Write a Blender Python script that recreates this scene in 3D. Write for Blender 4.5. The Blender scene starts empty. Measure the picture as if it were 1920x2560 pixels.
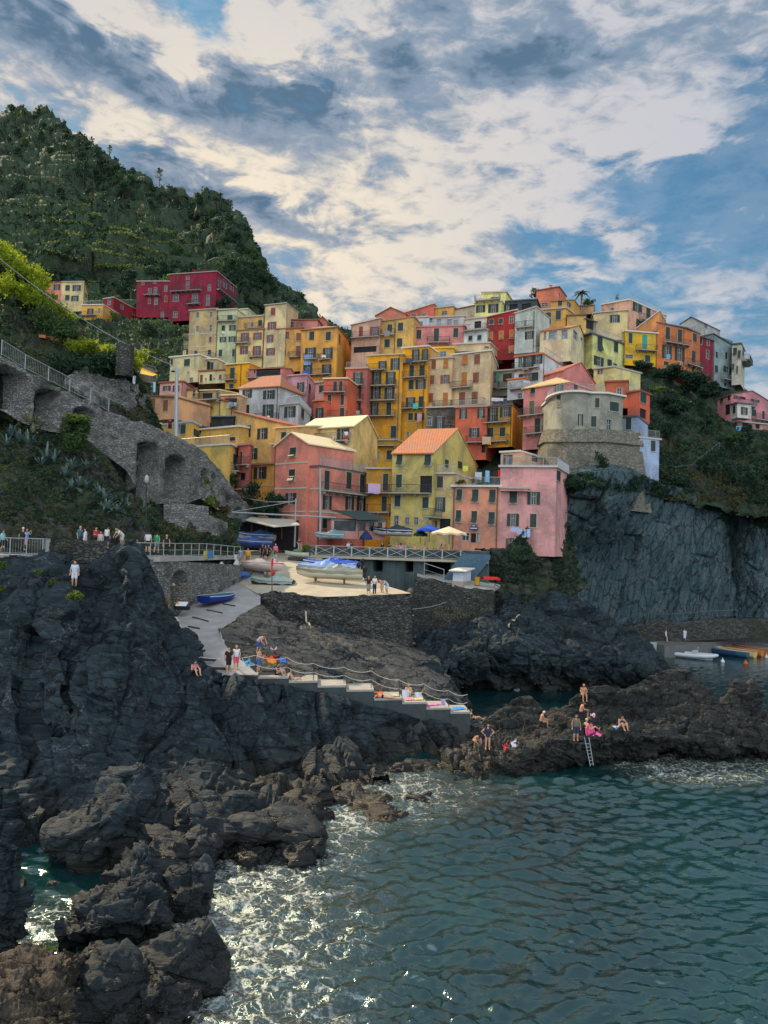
import bpy, math, random
import numpy as np
from mathutils import Vector, Matrix, noise as mnoise
from mathutils.bvhtree import BVHTree
R_=math.radians
sc=bpy.context.scene; col=sc.collection
random.seed(7); rng=np.random.default_rng(7)
# ---------------------------------------------------------------- camera
CAM=Vector((0,0,14.5)); FPX=1923.0
cd=bpy.data.cameras.new("camera"); cam=bpy.data.objects.new("camera",cd); col.objects.link(cam)
CR=Matrix.Rotation(R_(90+2.23),4,'X')@Matrix.Rotation(R_(1.8),4,'Z')
cam.matrix_world=Matrix.Translation(CAM)@CR
cd.sensor_fit='VERTICAL'; cd.sensor_height=24.0; cd.lens=24.0*FPX/2560; cd.clip_start=.5; cd.clip_end=6000
sc.camera=cam
sc.view_settings.view_transform='Standard'; sc.view_settings.look='None'
sc.view_settings.exposure=EXPO=0.2; sc.view_settings.gamma=1
# ---------------------------------------------------------------- sun
SUN_AZ=-46.0; SUN_EL=40.0      # degrees left of straight ahead, elevation
sl=bpy.data.lights.new("sun",'SUN'); so=bpy.data.objects.new("sun",sl); col.objects.link(so)
sl.energy=5.0; sl.angle=R_(.5); sl.color=(1,.78,.50)
sdir=Vector((math.sin(R_(SUN_AZ))*math.cos(R_(SUN_EL)),math.cos(R_(SUN_AZ))*math.cos(R_(SUN_EL)),math.sin(R_(SUN_EL))))
so.rotation_euler=sdir.to_track_quat('Z','Y').to_euler(); so.location=(-60,60,150)
# ---------------------------------------------------------------- node helper
class NT:
    def __init__(s,nt): s.t=nt; s.n=nt.nodes; s.l=nt.links
    def a(s,ty,ins=None,**kw):
        nd=s.n.new(ty)
        for k,v in kw.items(): setattr(nd,k,v)
        if ins:
            for k,v in ins.items():
                if hasattr(v,'is_output'): s.l.new(v,nd.inputs[k])
                else: nd.inputs[k].default_value=v
        return nd
    def m(s,op,a,b=0,c=0,clamp=False):
        nd=s.n.new('ShaderNodeMath'); nd.operation=op; nd.use_clamp=clamp
        for i,v in enumerate((a,b,c)):
            if hasattr(v,'is_output'): s.l.new(v,nd.inputs[i])
            else: nd.inputs[i].default_value=v
        return nd.outputs[0]
    def mix(s,f,a,b):
        nd=s.n.new('ShaderNodeMix'); nd.data_type='RGBA'
        for i,v in ((0,f),(6,a),(7,b)):
            if hasattr(v,'is_output'): s.l.new(v,nd.inputs[i])
            else: nd.inputs[i].default_value=(v if i==0 else (*v,1) if len(v)==3 else v)
        return nd.outputs[2]
    def ss(s,v,lo,hi):
        nd=s.n.new('ShaderNodeMapRange'); nd.interpolation_type='SMOOTHSTEP'
        s.l.new(v,nd.inputs[0])
        for i,x in ((1,lo),(2,hi)):
            if hasattr(x,'is_output'): s.l.new(x,nd.inputs[i])
            else: nd.inputs[i].default_value=x
        return nd.outputs[0]
    def noise(s,vec,scale,det=4,rough=.55,dist=0,out=0):
        nd=s.n.new('ShaderNodeTexNoise'); nd.inputs['Scale'].default_value=scale
        nd.inputs['Detail'].default_value=det; nd.inputs['Roughness'].default_value=rough; nd.inputs['Distortion'].default_value=dist
        if vec is not None: s.l.new(vec,nd.inputs['Vector'])
        return nd.outputs[out]
# ---------------------------------------------------------------- world: sky + clouds
w=bpy.data.worlds.new("World"); sc.world=w; w.use_nodes=True; w.node_tree.nodes.clear(); t=NT(w.node_tree)
sky=t.a('ShaderNodeTexSky',sky_type='NISHITA',sun_disc=False,sun_elevation=R_(SUN_EL),sun_rotation=R_(SUN_AZ),ozone_density=3.0,dust_density=.6,air_density=1.0)
tc=t.a('ShaderNodeTexCoord').outputs['Generated']
sx=t.a('ShaderNodeSeparateXYZ',{0:tc}); X,Y,Z=sx.outputs
az=t.m('ARCTAN2',X,Y); el=t.m('ARCSINE',Z)
azd=t.m('MULTIPLY',az,57.2958); eld=t.m('MULTIPLY',el,57.2958)
zz=t.m('ADD',t.m('MAXIMUM',Z,0),.10)
pc=t.a('ShaderNodeCombineXYZ',{0:t.m('DIVIDE',X,zz),1:t.m('DIVIDE',Y,zz),2:0}).outputs[0]
rot=t.a('ShaderNodeMapping',{0:pc,'Rotation':(0,0,R_(-28)),'Scale':(1,1,1),'Location':(3.1,1.7,0)}).outputs[0]
ac=t.a('ShaderNodeCombineXYZ',{0:t.m('MULTIPLY',azd,.1),1:t.m('MULTIPLY',eld,.14),2:0}).outputs[0]
n1=t.noise(rot,1.25,7,.6,.25); n2=t.noise(ac,1.6,7,.58,.5); n3=t.noise(ac,.75,5,.5,.3)
stv=t.a('ShaderNodeMapping',{0:ac,'Rotation':(0,0,R_(24)),'Scale':(.75,1.25,1)}).outputs[0]; n4=t.noise(stv,5.0,6,.62,.35); n5=t.noise(stv,1.9,5,.6,.6)
wob=t.m('MULTIPLY',t.m('SUBTRACT',n2,.5),9.0); wob2=t.m('MULTIPLY',t.m('SUBTRACT',n5,.5),6.0)
def ell(a,e,sa,se,tilt=0):
    # soft patch of sky around azimuth a, elevation e (degrees)
    dx=t.m('ADD',t.m('SUBTRACT',azd,a),wob); dy=t.m('ADD',t.m('SUBTRACT',eld,e),wob2)
    c,s_=math.cos(R_(tilt)),math.sin(R_(tilt))
    u=t.m('ADD',t.m('MULTIPLY',dx,c/sa),t.m('MULTIPLY',dy,s_/sa)); v=t.m('SUBTRACT',t.m('MULTIPLY',dy,c/se),t.m('MULTIPLY',dx,s_/se))
    q=t.m('ADD',t.m('MULTIPLY',u,u),t.m('MULTIPLY',v,v))
    return t.m('EXPONENT',t.m('MULTIPLY',q,-1))
def addm(lst,base=0):
    o=None
    for wgt,e in lst:
        x=t.m('MULTIPLY',e,wgt); o=x if o is None else t.m('ADD',o,x)
    return o
def AE(ux,uy):
    X_=(ux/.8641-960)/FPX; Y_=-(uy/.8641-1280)/FPX
    d=(CR.to_3x3()@Vector((X_,Y_,-1))).normalized()
    return math.degrees(math.atan2(d.x,d.y)),math.degrees(math.asin(d.z))
def E(ux,uy,sa,se,tilt=0):
    a,e=AE(ux,uy); return ell(a,e,sa,se,tilt)
blue=addm([(1.0,E(1640,235,5.0,3.2)),(.9,E(1430,450,9,2.4,10)),(.8,E(1150,490,4.5,2.6,8)),(1.0,E(450,40,4.0,3.2)),(.75,E(1330,620,9,2.0)),(.6,E(1630,540,5,3)),(.55,E(1130,330,7,1.5,-8)),(.6,E(690,70,2,3)),(.35,E(380,360,6,1.4,-14)),(.5,E(1480,370,6,1.5))])
dark=addm([(1.0,E(300,160,9.5,1.5,-12)),(1.0,E(640,205,5.2,1.7,-12)),(.8,E(1190,140,4.2,1.4,-4)),(.65,E(880,160,2.8,1.8,-18)),(.55,E(1050,150,3,1.2)),(.8,E(370,375,6,1.1,-12)),(.6,E(610,455,4.5,1.0,-8)),(.3,E(60,60,4,2.0)),(.4,E(1500,60,8,2.5)),(.4,E(1150,30,8,1.6)),(.35,E(1120,540,6,1.2)),(.3,E(760,530,5,.7,-10))])
puff=addm([(1.3,E(230,60,6,2.6,-22)),(1.1,E(585,75,2.8,2.8)),(.8,E(470,135,4.0,1.6)),(.9,E(800,110,3,4)),(.9,E(1230,465,3.0,1.2)),(.8,E(1350,505,2.4,.9,-14)),(.6,E(1560,610,4.5,1.3)),(.7,E(1240,580,5,.6,-10)),(.6,E(560,400,14,2.6,-16)),(.8,E(1450,295,7,1.4,6)),(.9,E(1350,60,12,4)),(.5,E(1000,400,8,5)),(.5,E(1200,240,8,3)),(.4,E(900,560,8,3))])
tex=t.m('ADD',t.m('MULTIPLY',t.m('SUBTRACT',n4,.5),.9),t.m('MULTIPLY',t.m('SUBTRACT',n5,.5),.9))
dens=t.m('ADD',t.m('ADD',t.m('MULTIPLY',n2,.45),.43),t.m('ADD',t.m('MULTIPLY',tex,.60),t.m('SUBTRACT',t.m('MULTIPLY',puff,.42),t.m('MULTIPLY',blue,.34))))
rightness=t.m('MULTIPLY',t.ss(azd,6,26),.06)
dens=t.m('SUBTRACT',dens,rightness)
cov=t.ss(dens,.30,.74)
shade=t.m('ADD',t.m('MULTIPLY',dark,1.0),.25)
shade=t.m('SUBTRACT',shade,t.m('MULTIPLY',puff,.30))
shade=t.m('SUBTRACT',shade,t.m('MULTIPLY',tex,1.55),clamp=True)
warm=t.m('MULTIPLY',ell(-12,20,20,15),.95)
cbright=t.mix(warm,(.50,.51,.56),(.86,.74,.56))
cmid=t.mix(warm,(.20,.28,.38),(.27,.32,.40))
cloudc=t.mix(t.ss(shade,0,.55),cbright,cmid); cloudc=t.mix(t.ss(shade,.5,1.0),cloudc,(.095,.165,.25))
skyc=t.a('ShaderNodeVectorMath',{0:sky.outputs[0],1:(.040,.083,.086)},operation='MULTIPLY').outputs[0]
covf=t.m('MAXIMUM',t.m('MAXIMUM',cov,.22),t.m('MULTIPLY',dark,.85),clamp=True)
front=t.mix(covf,skyc,cloudc)
hz=t.ss(eld,14,-1)
front=t.mix(t.m('MULTIPLY',hz,.45),front,t.mix(warm,(.34,.42,.52),(.66,.62,.56)))
# bright unseen cloud deck added behind the viewer to fill the shaded facades
back=t.ss(Y,.15,-.5)
rear=t.mix(t.ss(n1,.3,.6),(.78,1.04,1.34),(1.70,1.74,1.76))
full=t.mix(t.m('MULTIPLY',back,t.ss(eld,-5,10)),front,rear)
bg=t.a('ShaderNodeBackground',{0:full,1:1.0})
t.l.new(bg.outputs[0],t.a('ShaderNodeOutputWorld').inputs[0])
# ---------------------------------------------------------------- pixel -> world helpers
C3=CR.to_3x3()
CROPS={'U':(0,0,.8641),'S0':(0,0,1),'A':(0,560,3.456),'B':(400,700,3.456),'C':(840,700,3.456),'D':(1200,700,3.456),'E':(1560,720,4.608),
'F':(360,1000,3.456),'G':(800,1000,3.456),'H':(1240,900,3.456),'I':(0,860,3.456),'J':(0,1280,3.456),'K':(400,1300,3.456),'L':(680,1300,3.456),
'M':(1060,1300,3.456),'N':(1440,1250,3.1604),'O':(860,1600,3.456),'Q':(1140,1650,3.456),'R':(0,1700,2.572),'S':(460,1700,2.572),'V':(0,240,1.929)}
def ray(c,x,y):
    ox,oy,s=CROPS[c]; px=x/s+ox; py=y/s+oy
    return C3@Vector(((px-960)/FPX,-(py-1280)/FPX,-1))
def at(c,x,y,D):
    d=ray(c,x,y); return CAM+d*(D/d.y)
def sea(c,x,y,z=-.25):
    d=ray(c,x,y); return CAM+d*((z-CAM.z)/d.z)
# ---------------------------------------------------------------- object helpers
BASE={}
def tag(o,label=None,cat=None,group=None,kind=None):
    if label: o['label']=label
    if cat: o['category']=cat
    if group: o['group']=group
    if kind: o['kind']=kind
    return o
def thing(name,loc,label,cat,group=None):
    o=bpy.data.objects.new(name,None); o.empty_display_size=.3; col.objects.link(o); o.location=loc; BASE[o.name]=Vector(loc)
    return tag(o,label,cat,group)
def build(name,V,F,mat,parent=None,smooth=False,local=False):
    me=bpy.data.meshes.new(name)
    b=Vector((0,0,0)) if (parent is None or local) else BASE[parent.name]
    me.from_pydata([(v[0]-b[0],v[1]-b[1],v[2]-b[2]) for v in V],[],F)
    if isinstance(mat,(list,tuple)):
        for m_ in mat: me.materials.append(m_)
    else: me.materials.append(mat)
    if smooth: me.polygons.foreach_set('use_smooth',[True]*len(me.polygons))
    o=bpy.data.objects.new(name,me); col.objects.link(o)
    if parent is not None: o.parent=parent
    BASE[o.name]=b.copy()
    return o
class MB:
    def __init__(s): s.v=[]; s.f=[]
    def quad(s,a,b,c,d): n=len(s.v); s.v+= [a,b,c,d]; s.f.append((n,n+1,n+2,n+3))
    def tri(s,a,b,c): n=len(s.v); s.v+=[a,b,c]; s.f.append((n,n+1,n+2))
    def hexa(s,p):   # p: 8 points, bottom 4 then top 4
        n=len(s.v); s.v+=list(p)
        for f in ((3,2,1,0),(4,5,6,7),(0,1,5,4),(1,2,6,5),(2,3,7,6),(3,0,4,7)): s.f.append(tuple(n+i for i in f))
    def box(s,c,sx,sy,sz,rz=0):
        c=Vector(c); r=Matrix.Rotation(rz,3,'Z')
        s.hexa([c+r@Vector((i*sx/2,j*sy/2,k*sz/2)) for k in(-1,1) for i,j in((-1,-1),(1,-1),(1,1),(-1,1))])
    def obox(s,o,ux,uy,uz):
        o,ux,uy,uz=map(Vector,(o,ux,uy,uz))
        s.hexa([o,o+ux,o+ux+uy,o+uy,o+uz,o+ux+uz,o+ux+uy+uz,o+uy+uz])
    def slab(s,poly,th):
        n=len(s.v); k=len(poly); s.v+=[Vector(p) for p in poly]+[Vector(p)-Vector((0,0,th)) for p in poly]
        s.f.append(tuple(range(n,n+k))); s.f.append(tuple(range(n+2*k-1,n+k-1,-1)))
        for i in range(k): j=(i+1)%k; s.f.append((n+i,n+k+i,n+k+j,n+j))
    def tube(s,pts,r,seg=5,cap=True):
        pts=[Vector(p) for p in pts]; n0=len(s.v); K=len(pts)
        rr=r if isinstance(r,(list,tuple)) else [r]*K
        for i,p in enumerate(pts):
            d=(pts[min(i+1,K-1)]-pts[max(i-1,0)]).normalized()
            a=d.cross(Vector((0,0,1)) if abs(d.z)<.9 else Vector((1,0,0))).normalized(); b=d.cross(a)
            for j in range(seg):
                th=2*math.pi*j/seg; s.v.append(p+(a*math.cos(th)+b*math.sin(th))*rr[i])
        for i in range(K-1):
            for j in range(seg):
                q=(j+1)%seg; s.f.append((n0+i*seg+j,n0+i*seg+q,n0+(i+1)*seg+q,n0+(i+1)*seg+j))
        if cap: s.f.append(tuple(n0+j for j in range(seg))[::-1]); s.f.append(tuple(n0+(K-1)*seg+j for j in range(seg)))
    def ball(s,c,rx,ry,rz,nu=10,nv=6,fn=None):
        n0=len(s.v); c=Vector(c)
        for i in range(nv+1):
            ph=math.pi*i/nv
            for j in range(nu):
                th=2*math.pi*j/nu; d=Vector((math.sin(ph)*math.cos(th)*rx,math.sin(ph)*math.sin(th)*ry,math.cos(ph)*rz))
                s.v.append(c+(fn(d) if fn else d))
        for i in range(nv):
            for j in range(nu):
                q=(j+1)%nu; s.f.append((n0+i*nu+j,n0+(i+1)*nu+j,n0+(i+1)*nu+q,n0+i*nu+q))
    def o(s,name,mat,parent=None,smooth=False,local=False): return build(name,s.v,s.f,mat,parent,smooth,local)
# ---------------------------------------------------------------- numpy noise
def hsh(i,j,k,s):
    i=i.astype(np.int64);j=j.astype(np.int64);k=k.astype(np.int64)
    h=(i*374761393+j*668265263+k*2147483647+s*1274126177)&0xffffffff
    h=((h^(h>>13))*1274126177)&0xffffffff; h=(h^(h>>16))&0xffffffff
    h=(h*2246822519)&0xffffffff; h=h^(h>>15)
    return (h&0xffffff)/float(0x1000000)
def vn(P,s=0):
    f=np.floor(P); u=P-f; u=u*u*(3-2*u); i,j,k=f[:,0],f[:,1],f[:,2]; o=0
    for a in(0,1):
        for b in(0,1):
            for c in(0,1):
                wt=(u[:,0] if a else 1-u[:,0])*(u[:,1] if b else 1-u[:,1])*(u[:,2] if c else 1-u[:,2])
                o=o+wt*hsh(i+a,j+b,k+c,s)
    return o*2-1
def fbm(P,oct=4,s=0,g=.5):
    o=0;a=1
    for q in range(oct): o=o+a*vn(P*(2.03**q)+q*17.3,s+q); a*=g
    return o
def facets(P,s=0):
    # per-cell tilted planes: broken-rock look.  returns displacement and F2-F1
    f=np.floor(P); b1=np.full(len(P),9.); b2=b1.copy(); val=np.zeros(len(P))
    for a in(-1,0,1):
        for b in(-1,0,1):
            for c in(-1,0,1):
                i,j,k=f[:,0]+a,f[:,1]+b,f[:,2]+c
                cx=np.stack([i+hsh(i,j,k,s),j+hsh(i,j,k,s+1),k+hsh(i,j,k,s+2)],1); dv=P-cx; d=(dv**2).sum(1)
                g=(hsh(i,j,k,s+3)*2-1)*dv[:,0]+(hsh(i,j,k,s+4)*2-1)*dv[:,1]+(hsh(i,j,k,s+5)*2-1)*dv[:,2]+(hsh(i,j,k,s+6)-.5)*.9
                m=d<b1; b2=np.where(m,b1,np.minimum(b2,d)); val=np.where(m,g,val); b1=np.where(m,d,b1)
    return val,np.sqrt(b2)-np.sqrt(b1)
def rot3(P,rx,rz):
    M_=np.array(Matrix.Rotation(rz,3,'Z')@Matrix.Rotation(rx,3,'X')); return P@M_.T
def grid_faces(nu,nv):
    i=np.arange(nv-1)[:,None]*nu+np.arange(nu-1)[None,:]; i=i.ravel()
    return np.stack([i,i+nu,i+nu+1,i+1],1)
def npmesh(name,V,F,mat,smooth=False,parent=None):
    me=bpy.data.meshes.new(name); nf=len(F); k=F.shape[1]
    me.vertices.add(len(V)); me.vertices.foreach_set('co',np.asarray(V,dtype=np.float32).ravel())
    me.loops.add(nf*k); me.loops.foreach_set('vertex_index',F.astype(np.int32).ravel())
    me.polygons.add(nf); me.polygons.foreach_set('loop_start',np.arange(nf,dtype=np.int32)*k); me.polygons.foreach_set('loop_total',np.full(nf,k,dtype=np.int32))
    if smooth: me.polygons.foreach_set('use_smooth',np.ones(nf,dtype=bool))
    me.update(calc_edges=True); me.validate()
    if mat is not None: me.materials.append(mat)
    o=bpy.data.objects.new(name,me); col.objects.link(o)
    if parent is not None: o.parent=parent
    return o
GROUND=[]   # (verts, faces) of walkable surfaces for placing things
SURF={}
def resample(row,n):
    P=np.array([[p[0],p[1],p[2]] for p in row]); d=np.r_[0,np.cumsum(np.sqrt((np.diff(P[:,:],axis=0)**2).sum(1)))]
    s=np.linspace(0,d[-1],n); return np.stack([np.interp(s,d,P[:,i]) for i in range(3)],1)
def loft(name,cr,rows,nu,nv,mat,amp=1.0,fs=3.0,strat=.0,seed=0,back=6,drop=6,smooth=False,label=None,cat=None,kind='structure',ground=True,terr=0,sdir_=(R_(25),R_(20)),fine=1,edge0=True,an=(1,1,1),ty=0):
    W=[]
    for r in rows:
        q=[]
        for p in r:
            D=p[2]; q.append(sea(cr,p[0],p[1],-.35) if D==0 else at(cr,p[0],p[1],D))
        W.append(resample(q,nu))
    W=np.array(W)                     # K,nu,3
    K=len(W); tt=np.linspace(0,K-1,nv); out=np.zeros((nv,nu,3))
    for a,tv in enumerate(tt):
        i=min(int(tv),K-2); f=tv-i; p1,p2=W[i],W[i+1]; p0=W[i-1] if i>0 else 2*p1-p2; p3=W[i+2] if i+2<K else 2*p2-p1
        out[a]=.5*((2*p1)+(-p0+p2)*f+(2*p0-5*p1+4*p2-p3)*f*f+(-p0+3*p1-3*p2+p3)*f**3)
    gu=np.gradient(out,axis=1); gv=np.gradient(out,axis=0); N=np.cross(gv,gu); N/=np.linalg.norm(N,axis=2,keepdims=True)+1e-9
    tocam=np.array(CAM)-out
    sg=np.sign((N*tocam).sum(2,keepdims=True)); N=N*np.where(sg==0,1,sg)
    for _ in range(3):
        N[1:-1]=(N[:-2]+N[1:-1]+N[2:])/3; N[:,1:-1]=(N[:,:-2]+N[:,1:-1]+N[:,2:])/3
    P=out.reshape(-1,3); Nf=N.reshape(-1,3)
    if amp>0:
        wv=np.stack([fbm(P*.35/ (fs/3),2,seed+91),fbm(P*.35/(fs/3),2,seed+92),fbm(P*.35/(fs/3),2,seed+93)],1)*fs*.13
        Q=rot3((P+wv)@np.array(Matrix.Rotation(ty,3,'Y')).T,*sdir_)*np.array([1,1,1+strat*1.8])*np.array(an)
        d1,c1=facets(Q/fs,seed); d2,c2=facets(Q/(fs*.36)+5,seed+20); d3,c3=facets(Q/(fs*.13)+9,seed+40)
        st=fbm(rot3(P,*sdir_)*np.array([.35,.35,3.2])*(1.6/fs),4,seed+7)
        rg=1-np.abs(fbm(P/(fs*1.4),4,seed+11))
        d=amp*(d1*1.0+d2*.40+d3*.22*fine+ (rg-.6)*.25+ strat*st*.16 - .40*np.clip(.05-c1,0,.05)/.05 -.14*np.clip(.06-c2,0,.06)/.06)
        vv=np.repeat(np.linspace(0,1,nv),nu)
        if edge0: d*=np.clip(vv*8+.35,0,1)
        P=P+Nf*d[:,None]
    if terr>0:
        h=P[:,2]/terr; fr=h-np.floor(h); step=np.floor(h)+np.clip((fr-.62)/.3,0,1); P[:,2]=P[:,2]*.1+step*terr*.9
    if back>0:
        top=P[:nu]+np.array([0,back,-drop]); P=np.vstack([top,P]); nvv=nv+1
    else: nvv=nv
    F=grid_faces(nu,nvv)
    o=npmesh(name,P,F,mat,smooth)
    tag(o,label,cat,None,kind)
    if ground: GROUND.append((P,F))
    if kind=='structure' and name[-1]!='_':
        kw=dict(amp=amp,fs=fs,strat=strat,seed=seed,back=back,drop=drop,smooth=smooth,terr=terr,sdir_=sdir_,fine=fine,edge0=edge0,an=an,ty=ty)
        lim=1670 if cr=='U' else 1e9; wd=420 if cr=='U' else 700
        if all(r[0][0]<0 for r in rows): loft(name+'_',cr,[[(r[0][0]-wd,r[0][1],r[0][2]),r[0]] for r in rows],70,nv//2,mat,**kw)
        if all(r[-1][0]>lim for r in rows): loft(name+'_',cr,[[r[-1],(r[-1][0]+wd,r[-1][1],r[-1][2])] for r in rows],70,nv//2,mat,**kw)
    if name[-1]=='_': o.name=name[:-1]
    SURF[name]=(P.reshape(nvv,nu,3),N)
    return o
# ---------------------------------------------------------------- materials
MC={}
def newmat(name):
    m=bpy.data.materials.new(name); m.use_nodes=True; m.node_tree.nodes.clear(); t=NT(m.node_tree)
    b=t.a('ShaderNodeBsdfPrincipled'); o=t.a('ShaderNodeOutputMaterial'); t.l.new(b.outputs[0],o.inputs[0])
    return m,t,b
def sset(t,b,k,v):
    if hasattr(v,'is_output'): t.l.new(v,b.inputs[k])
    else: b.inputs[k].default_value=(*v,1) if (isinstance(v,tuple) and len(v)==3) else v
def bump(t,b,h,st=.5,dist=.1):
    nd=t.a('ShaderNodeBump',{'Strength':st,'Distance':dist,'Height':h}); t.l.new(nd.outputs[0],b.inputs['Normal'])
def pos(t): return t.a('ShaderNodeNewGeometry').outputs['Position']
def plain(c,rough=.7,var=.12,scale=3,metal=0,spec=.3):
    k=('p',c,rough,var,scale,metal)
    if k in MC: return MC[k]
    m,t,b=newmat('paint'); p=pos(t); n=t.noise(p,scale,5,.6)
    lo=tuple(x*(1-var*1.6) for x in c); hi=tuple(min(1,x*(1+var)) for x in c); c=(c[0],c[1]*(.92 if c[2]<.25*c[0] else 1),c[2])
    sset(t,b,'Base Color',t.mix(n,lo,hi)); sset(t,b,'Roughness',rough); sset(t,b,'Metallic',metal); sset(t,b,'Specular IOR Level',spec)
    MC[k]=m; return m
def plaster(c):
    k=('w',c); l_=sum(c)/3; c=tuple(min(.9,max(.012,l_+(x-l_)*1.12)) for x in c); c=(c[0],c[1]*(.92 if c[2]<.25*c[0] else 1),c[2])
    if k in MC: return MC[k]
    m,t,b=newmat('plaster'); p=pos(t)
    # rain streaks run down the wall, patches of newer and older render, rising damp speckle
    st=t.noise(t.a('ShaderNodeMapping',{0:p,'Scale':(1.3,1.3,.16)}).outputs[0],1.5,6,.65)
    big=t.noise(p,.28,4,.6,.6); fine=t.noise(p,2.6,8,.68,.3)
    lum=sum(c)/3; old=tuple(x*.50+lum*.10 for x in c); gr=tuple(x*.40+.05 for x in (lum,lum*.97,lum*.9)); hi=tuple(min(.95,x*1.08+.01) for x in c); c=(c[0],c[1]*(.92 if c[2]<.25*c[0] else 1),c[2])
    a=t.mix(t.ss(big,.36,.64),old,c); a=t.mix(t.ss(fine,.5,.75),a,hi)
    a=t.mix(t.m('MULTIPLY',t.ss(st,.50,.74),.7),a,gr)
    sset(t,b,'Base Color',a); sset(t,b,'Roughness',.9); sset(t,b,'Specular IOR Level',.15); bump(t,b,fine,.35,.05)
    MC[k]=m; return m
def tile(c=(.42,.17,.085)):
    k=('t',c)
    if k in MC: return MC[k]
    m,t,b=newmat('roof_tiles'); p=pos(t)
    wv=t.a('ShaderNodeTexWave',{0:p,'Scale':1.5,'Distortion':.6,'Detail':2},bands_direction='X'); wz=t.a('ShaderNodeTexWave',{0:p,'Scale':1.8,'Distortion':.8,'Detail':2},bands_direction='Y')
    n=t.noise(p,2.2,6,.7); n2=t.noise(p,.5,4,.6)
    a=t.mix(n,tuple(x*.55 for x in c),tuple(min(1,x*1.35+.02) for x in c)); a=t.mix(t.ss(n2,.5,.72),a,tuple(x*.45+.12 for x in c))
    a=t.mix(t.m('MULTIPLY',wv.outputs[1],.35),a,tuple(x*.35 for x in c))
    sset(t,b,'Base Color',a); sset(t,b,'Roughness',.85); bump(t,b,t.m('ADD',wv.outputs[1],t.m('MULTIPLY',wz.outputs[1],.5)),.7,.08)
    MC[k]=m; return m
def shutmat(c):
    k=('s',c)
    if k in MC: return MC[k]
    m,t,b=newmat('shutter_paint'); p=pos(t)
    sp=t.a('ShaderNodeSeparateXYZ',{0:p}).outputs[2]; wv=t.m('SINE',t.m('MULTIPLY',sp,52))
    n=t.noise(p,1.3,4,.6); a=t.mix(n,tuple(x*.6 for x in c),tuple(x*1.5 for x in c)); a=t.mix(t.m('MULTIPLY',t.ss(wv,.2,.9),.45),a,tuple(x*.25 for x in c))
    sset(t,b,'Base Color',a); sset(t,b,'Roughness',.55); bump(t,b,wv,.5,.02); MC[k]=m; return m
def glassm(c=(.012,.016,.02)):
    k=('g',c)
    if k in MC: return MC[k]
    m,t,b=newmat('window_glass'); n=t.noise(pos(t),.9,2); sset(t,b,'Base Color',t.mix(t.ss(n,.45,.6),c,tuple(x*2.2+.012 for x in c))); sset(t,b,'Roughness',.12); sset(t,b,'Specular IOR Level',.55); MC[k]=m; return m
def stonework(c1,c2,mort,scale=2.2,damp=(.03,.045,.025)):
    k=('k',c1,c2,scale)
    if k in MC: return MC[k]
    m,t,b=newmat('stone_masonry'); p=pos(t)
    q=t.a('ShaderNodeVectorMath',{0:p,1:t.a('ShaderNodeVectorMath',{0:t.noise(p,1.1,3,.6,out=1),1:(.35,.35,.35)},operation='MULTIPLY').outputs[0]},operation='ADD').outputs[0]
    mp=t.a('ShaderNodeMapping',{0:q,'Scale':(1,1,1.9)}).outputs[0]
    v=t.a('ShaderNodeTexVoronoi',{0:mp,'Scale':scale},feature='F1'); e=t.a('ShaderNodeTexVoronoi',{0:mp,'Scale':scale},feature='DISTANCE_TO_EDGE')
    rv=t.a('ShaderNodeSeparateColor',{0:v.outputs['Color']}).outputs[0]
    a=t.mix(rv,c1,c2); n=t.noise(p,6,5,.7); a=t.mix(t.m('MULTIPLY',n,.6),a,tuple(x*.4 for x in c1))
    big=t.noise(p,.22,5,.65,.5); a=t.mix(t.m('MULTIPLY',t.ss(big,.48,.7),.75),a,damp)
    jt=t.ss(e.outputs[0],.07,.01); a=t.mix(t.m('MULTIPLY',jt,.75),a,mort)
    sset(t,b,'Base Color',a); sset(t,b,'Roughness',.92); sset(t,b,'Specular IOR Level',.15)
    bump(t,b,t.m('ADD',t.m('MULTIPLY',t.ss(e.outputs[0],0,.16),1),t.m('MULTIPLY',rv,.6)),.9,.09); MC[k]=m; return m
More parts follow.
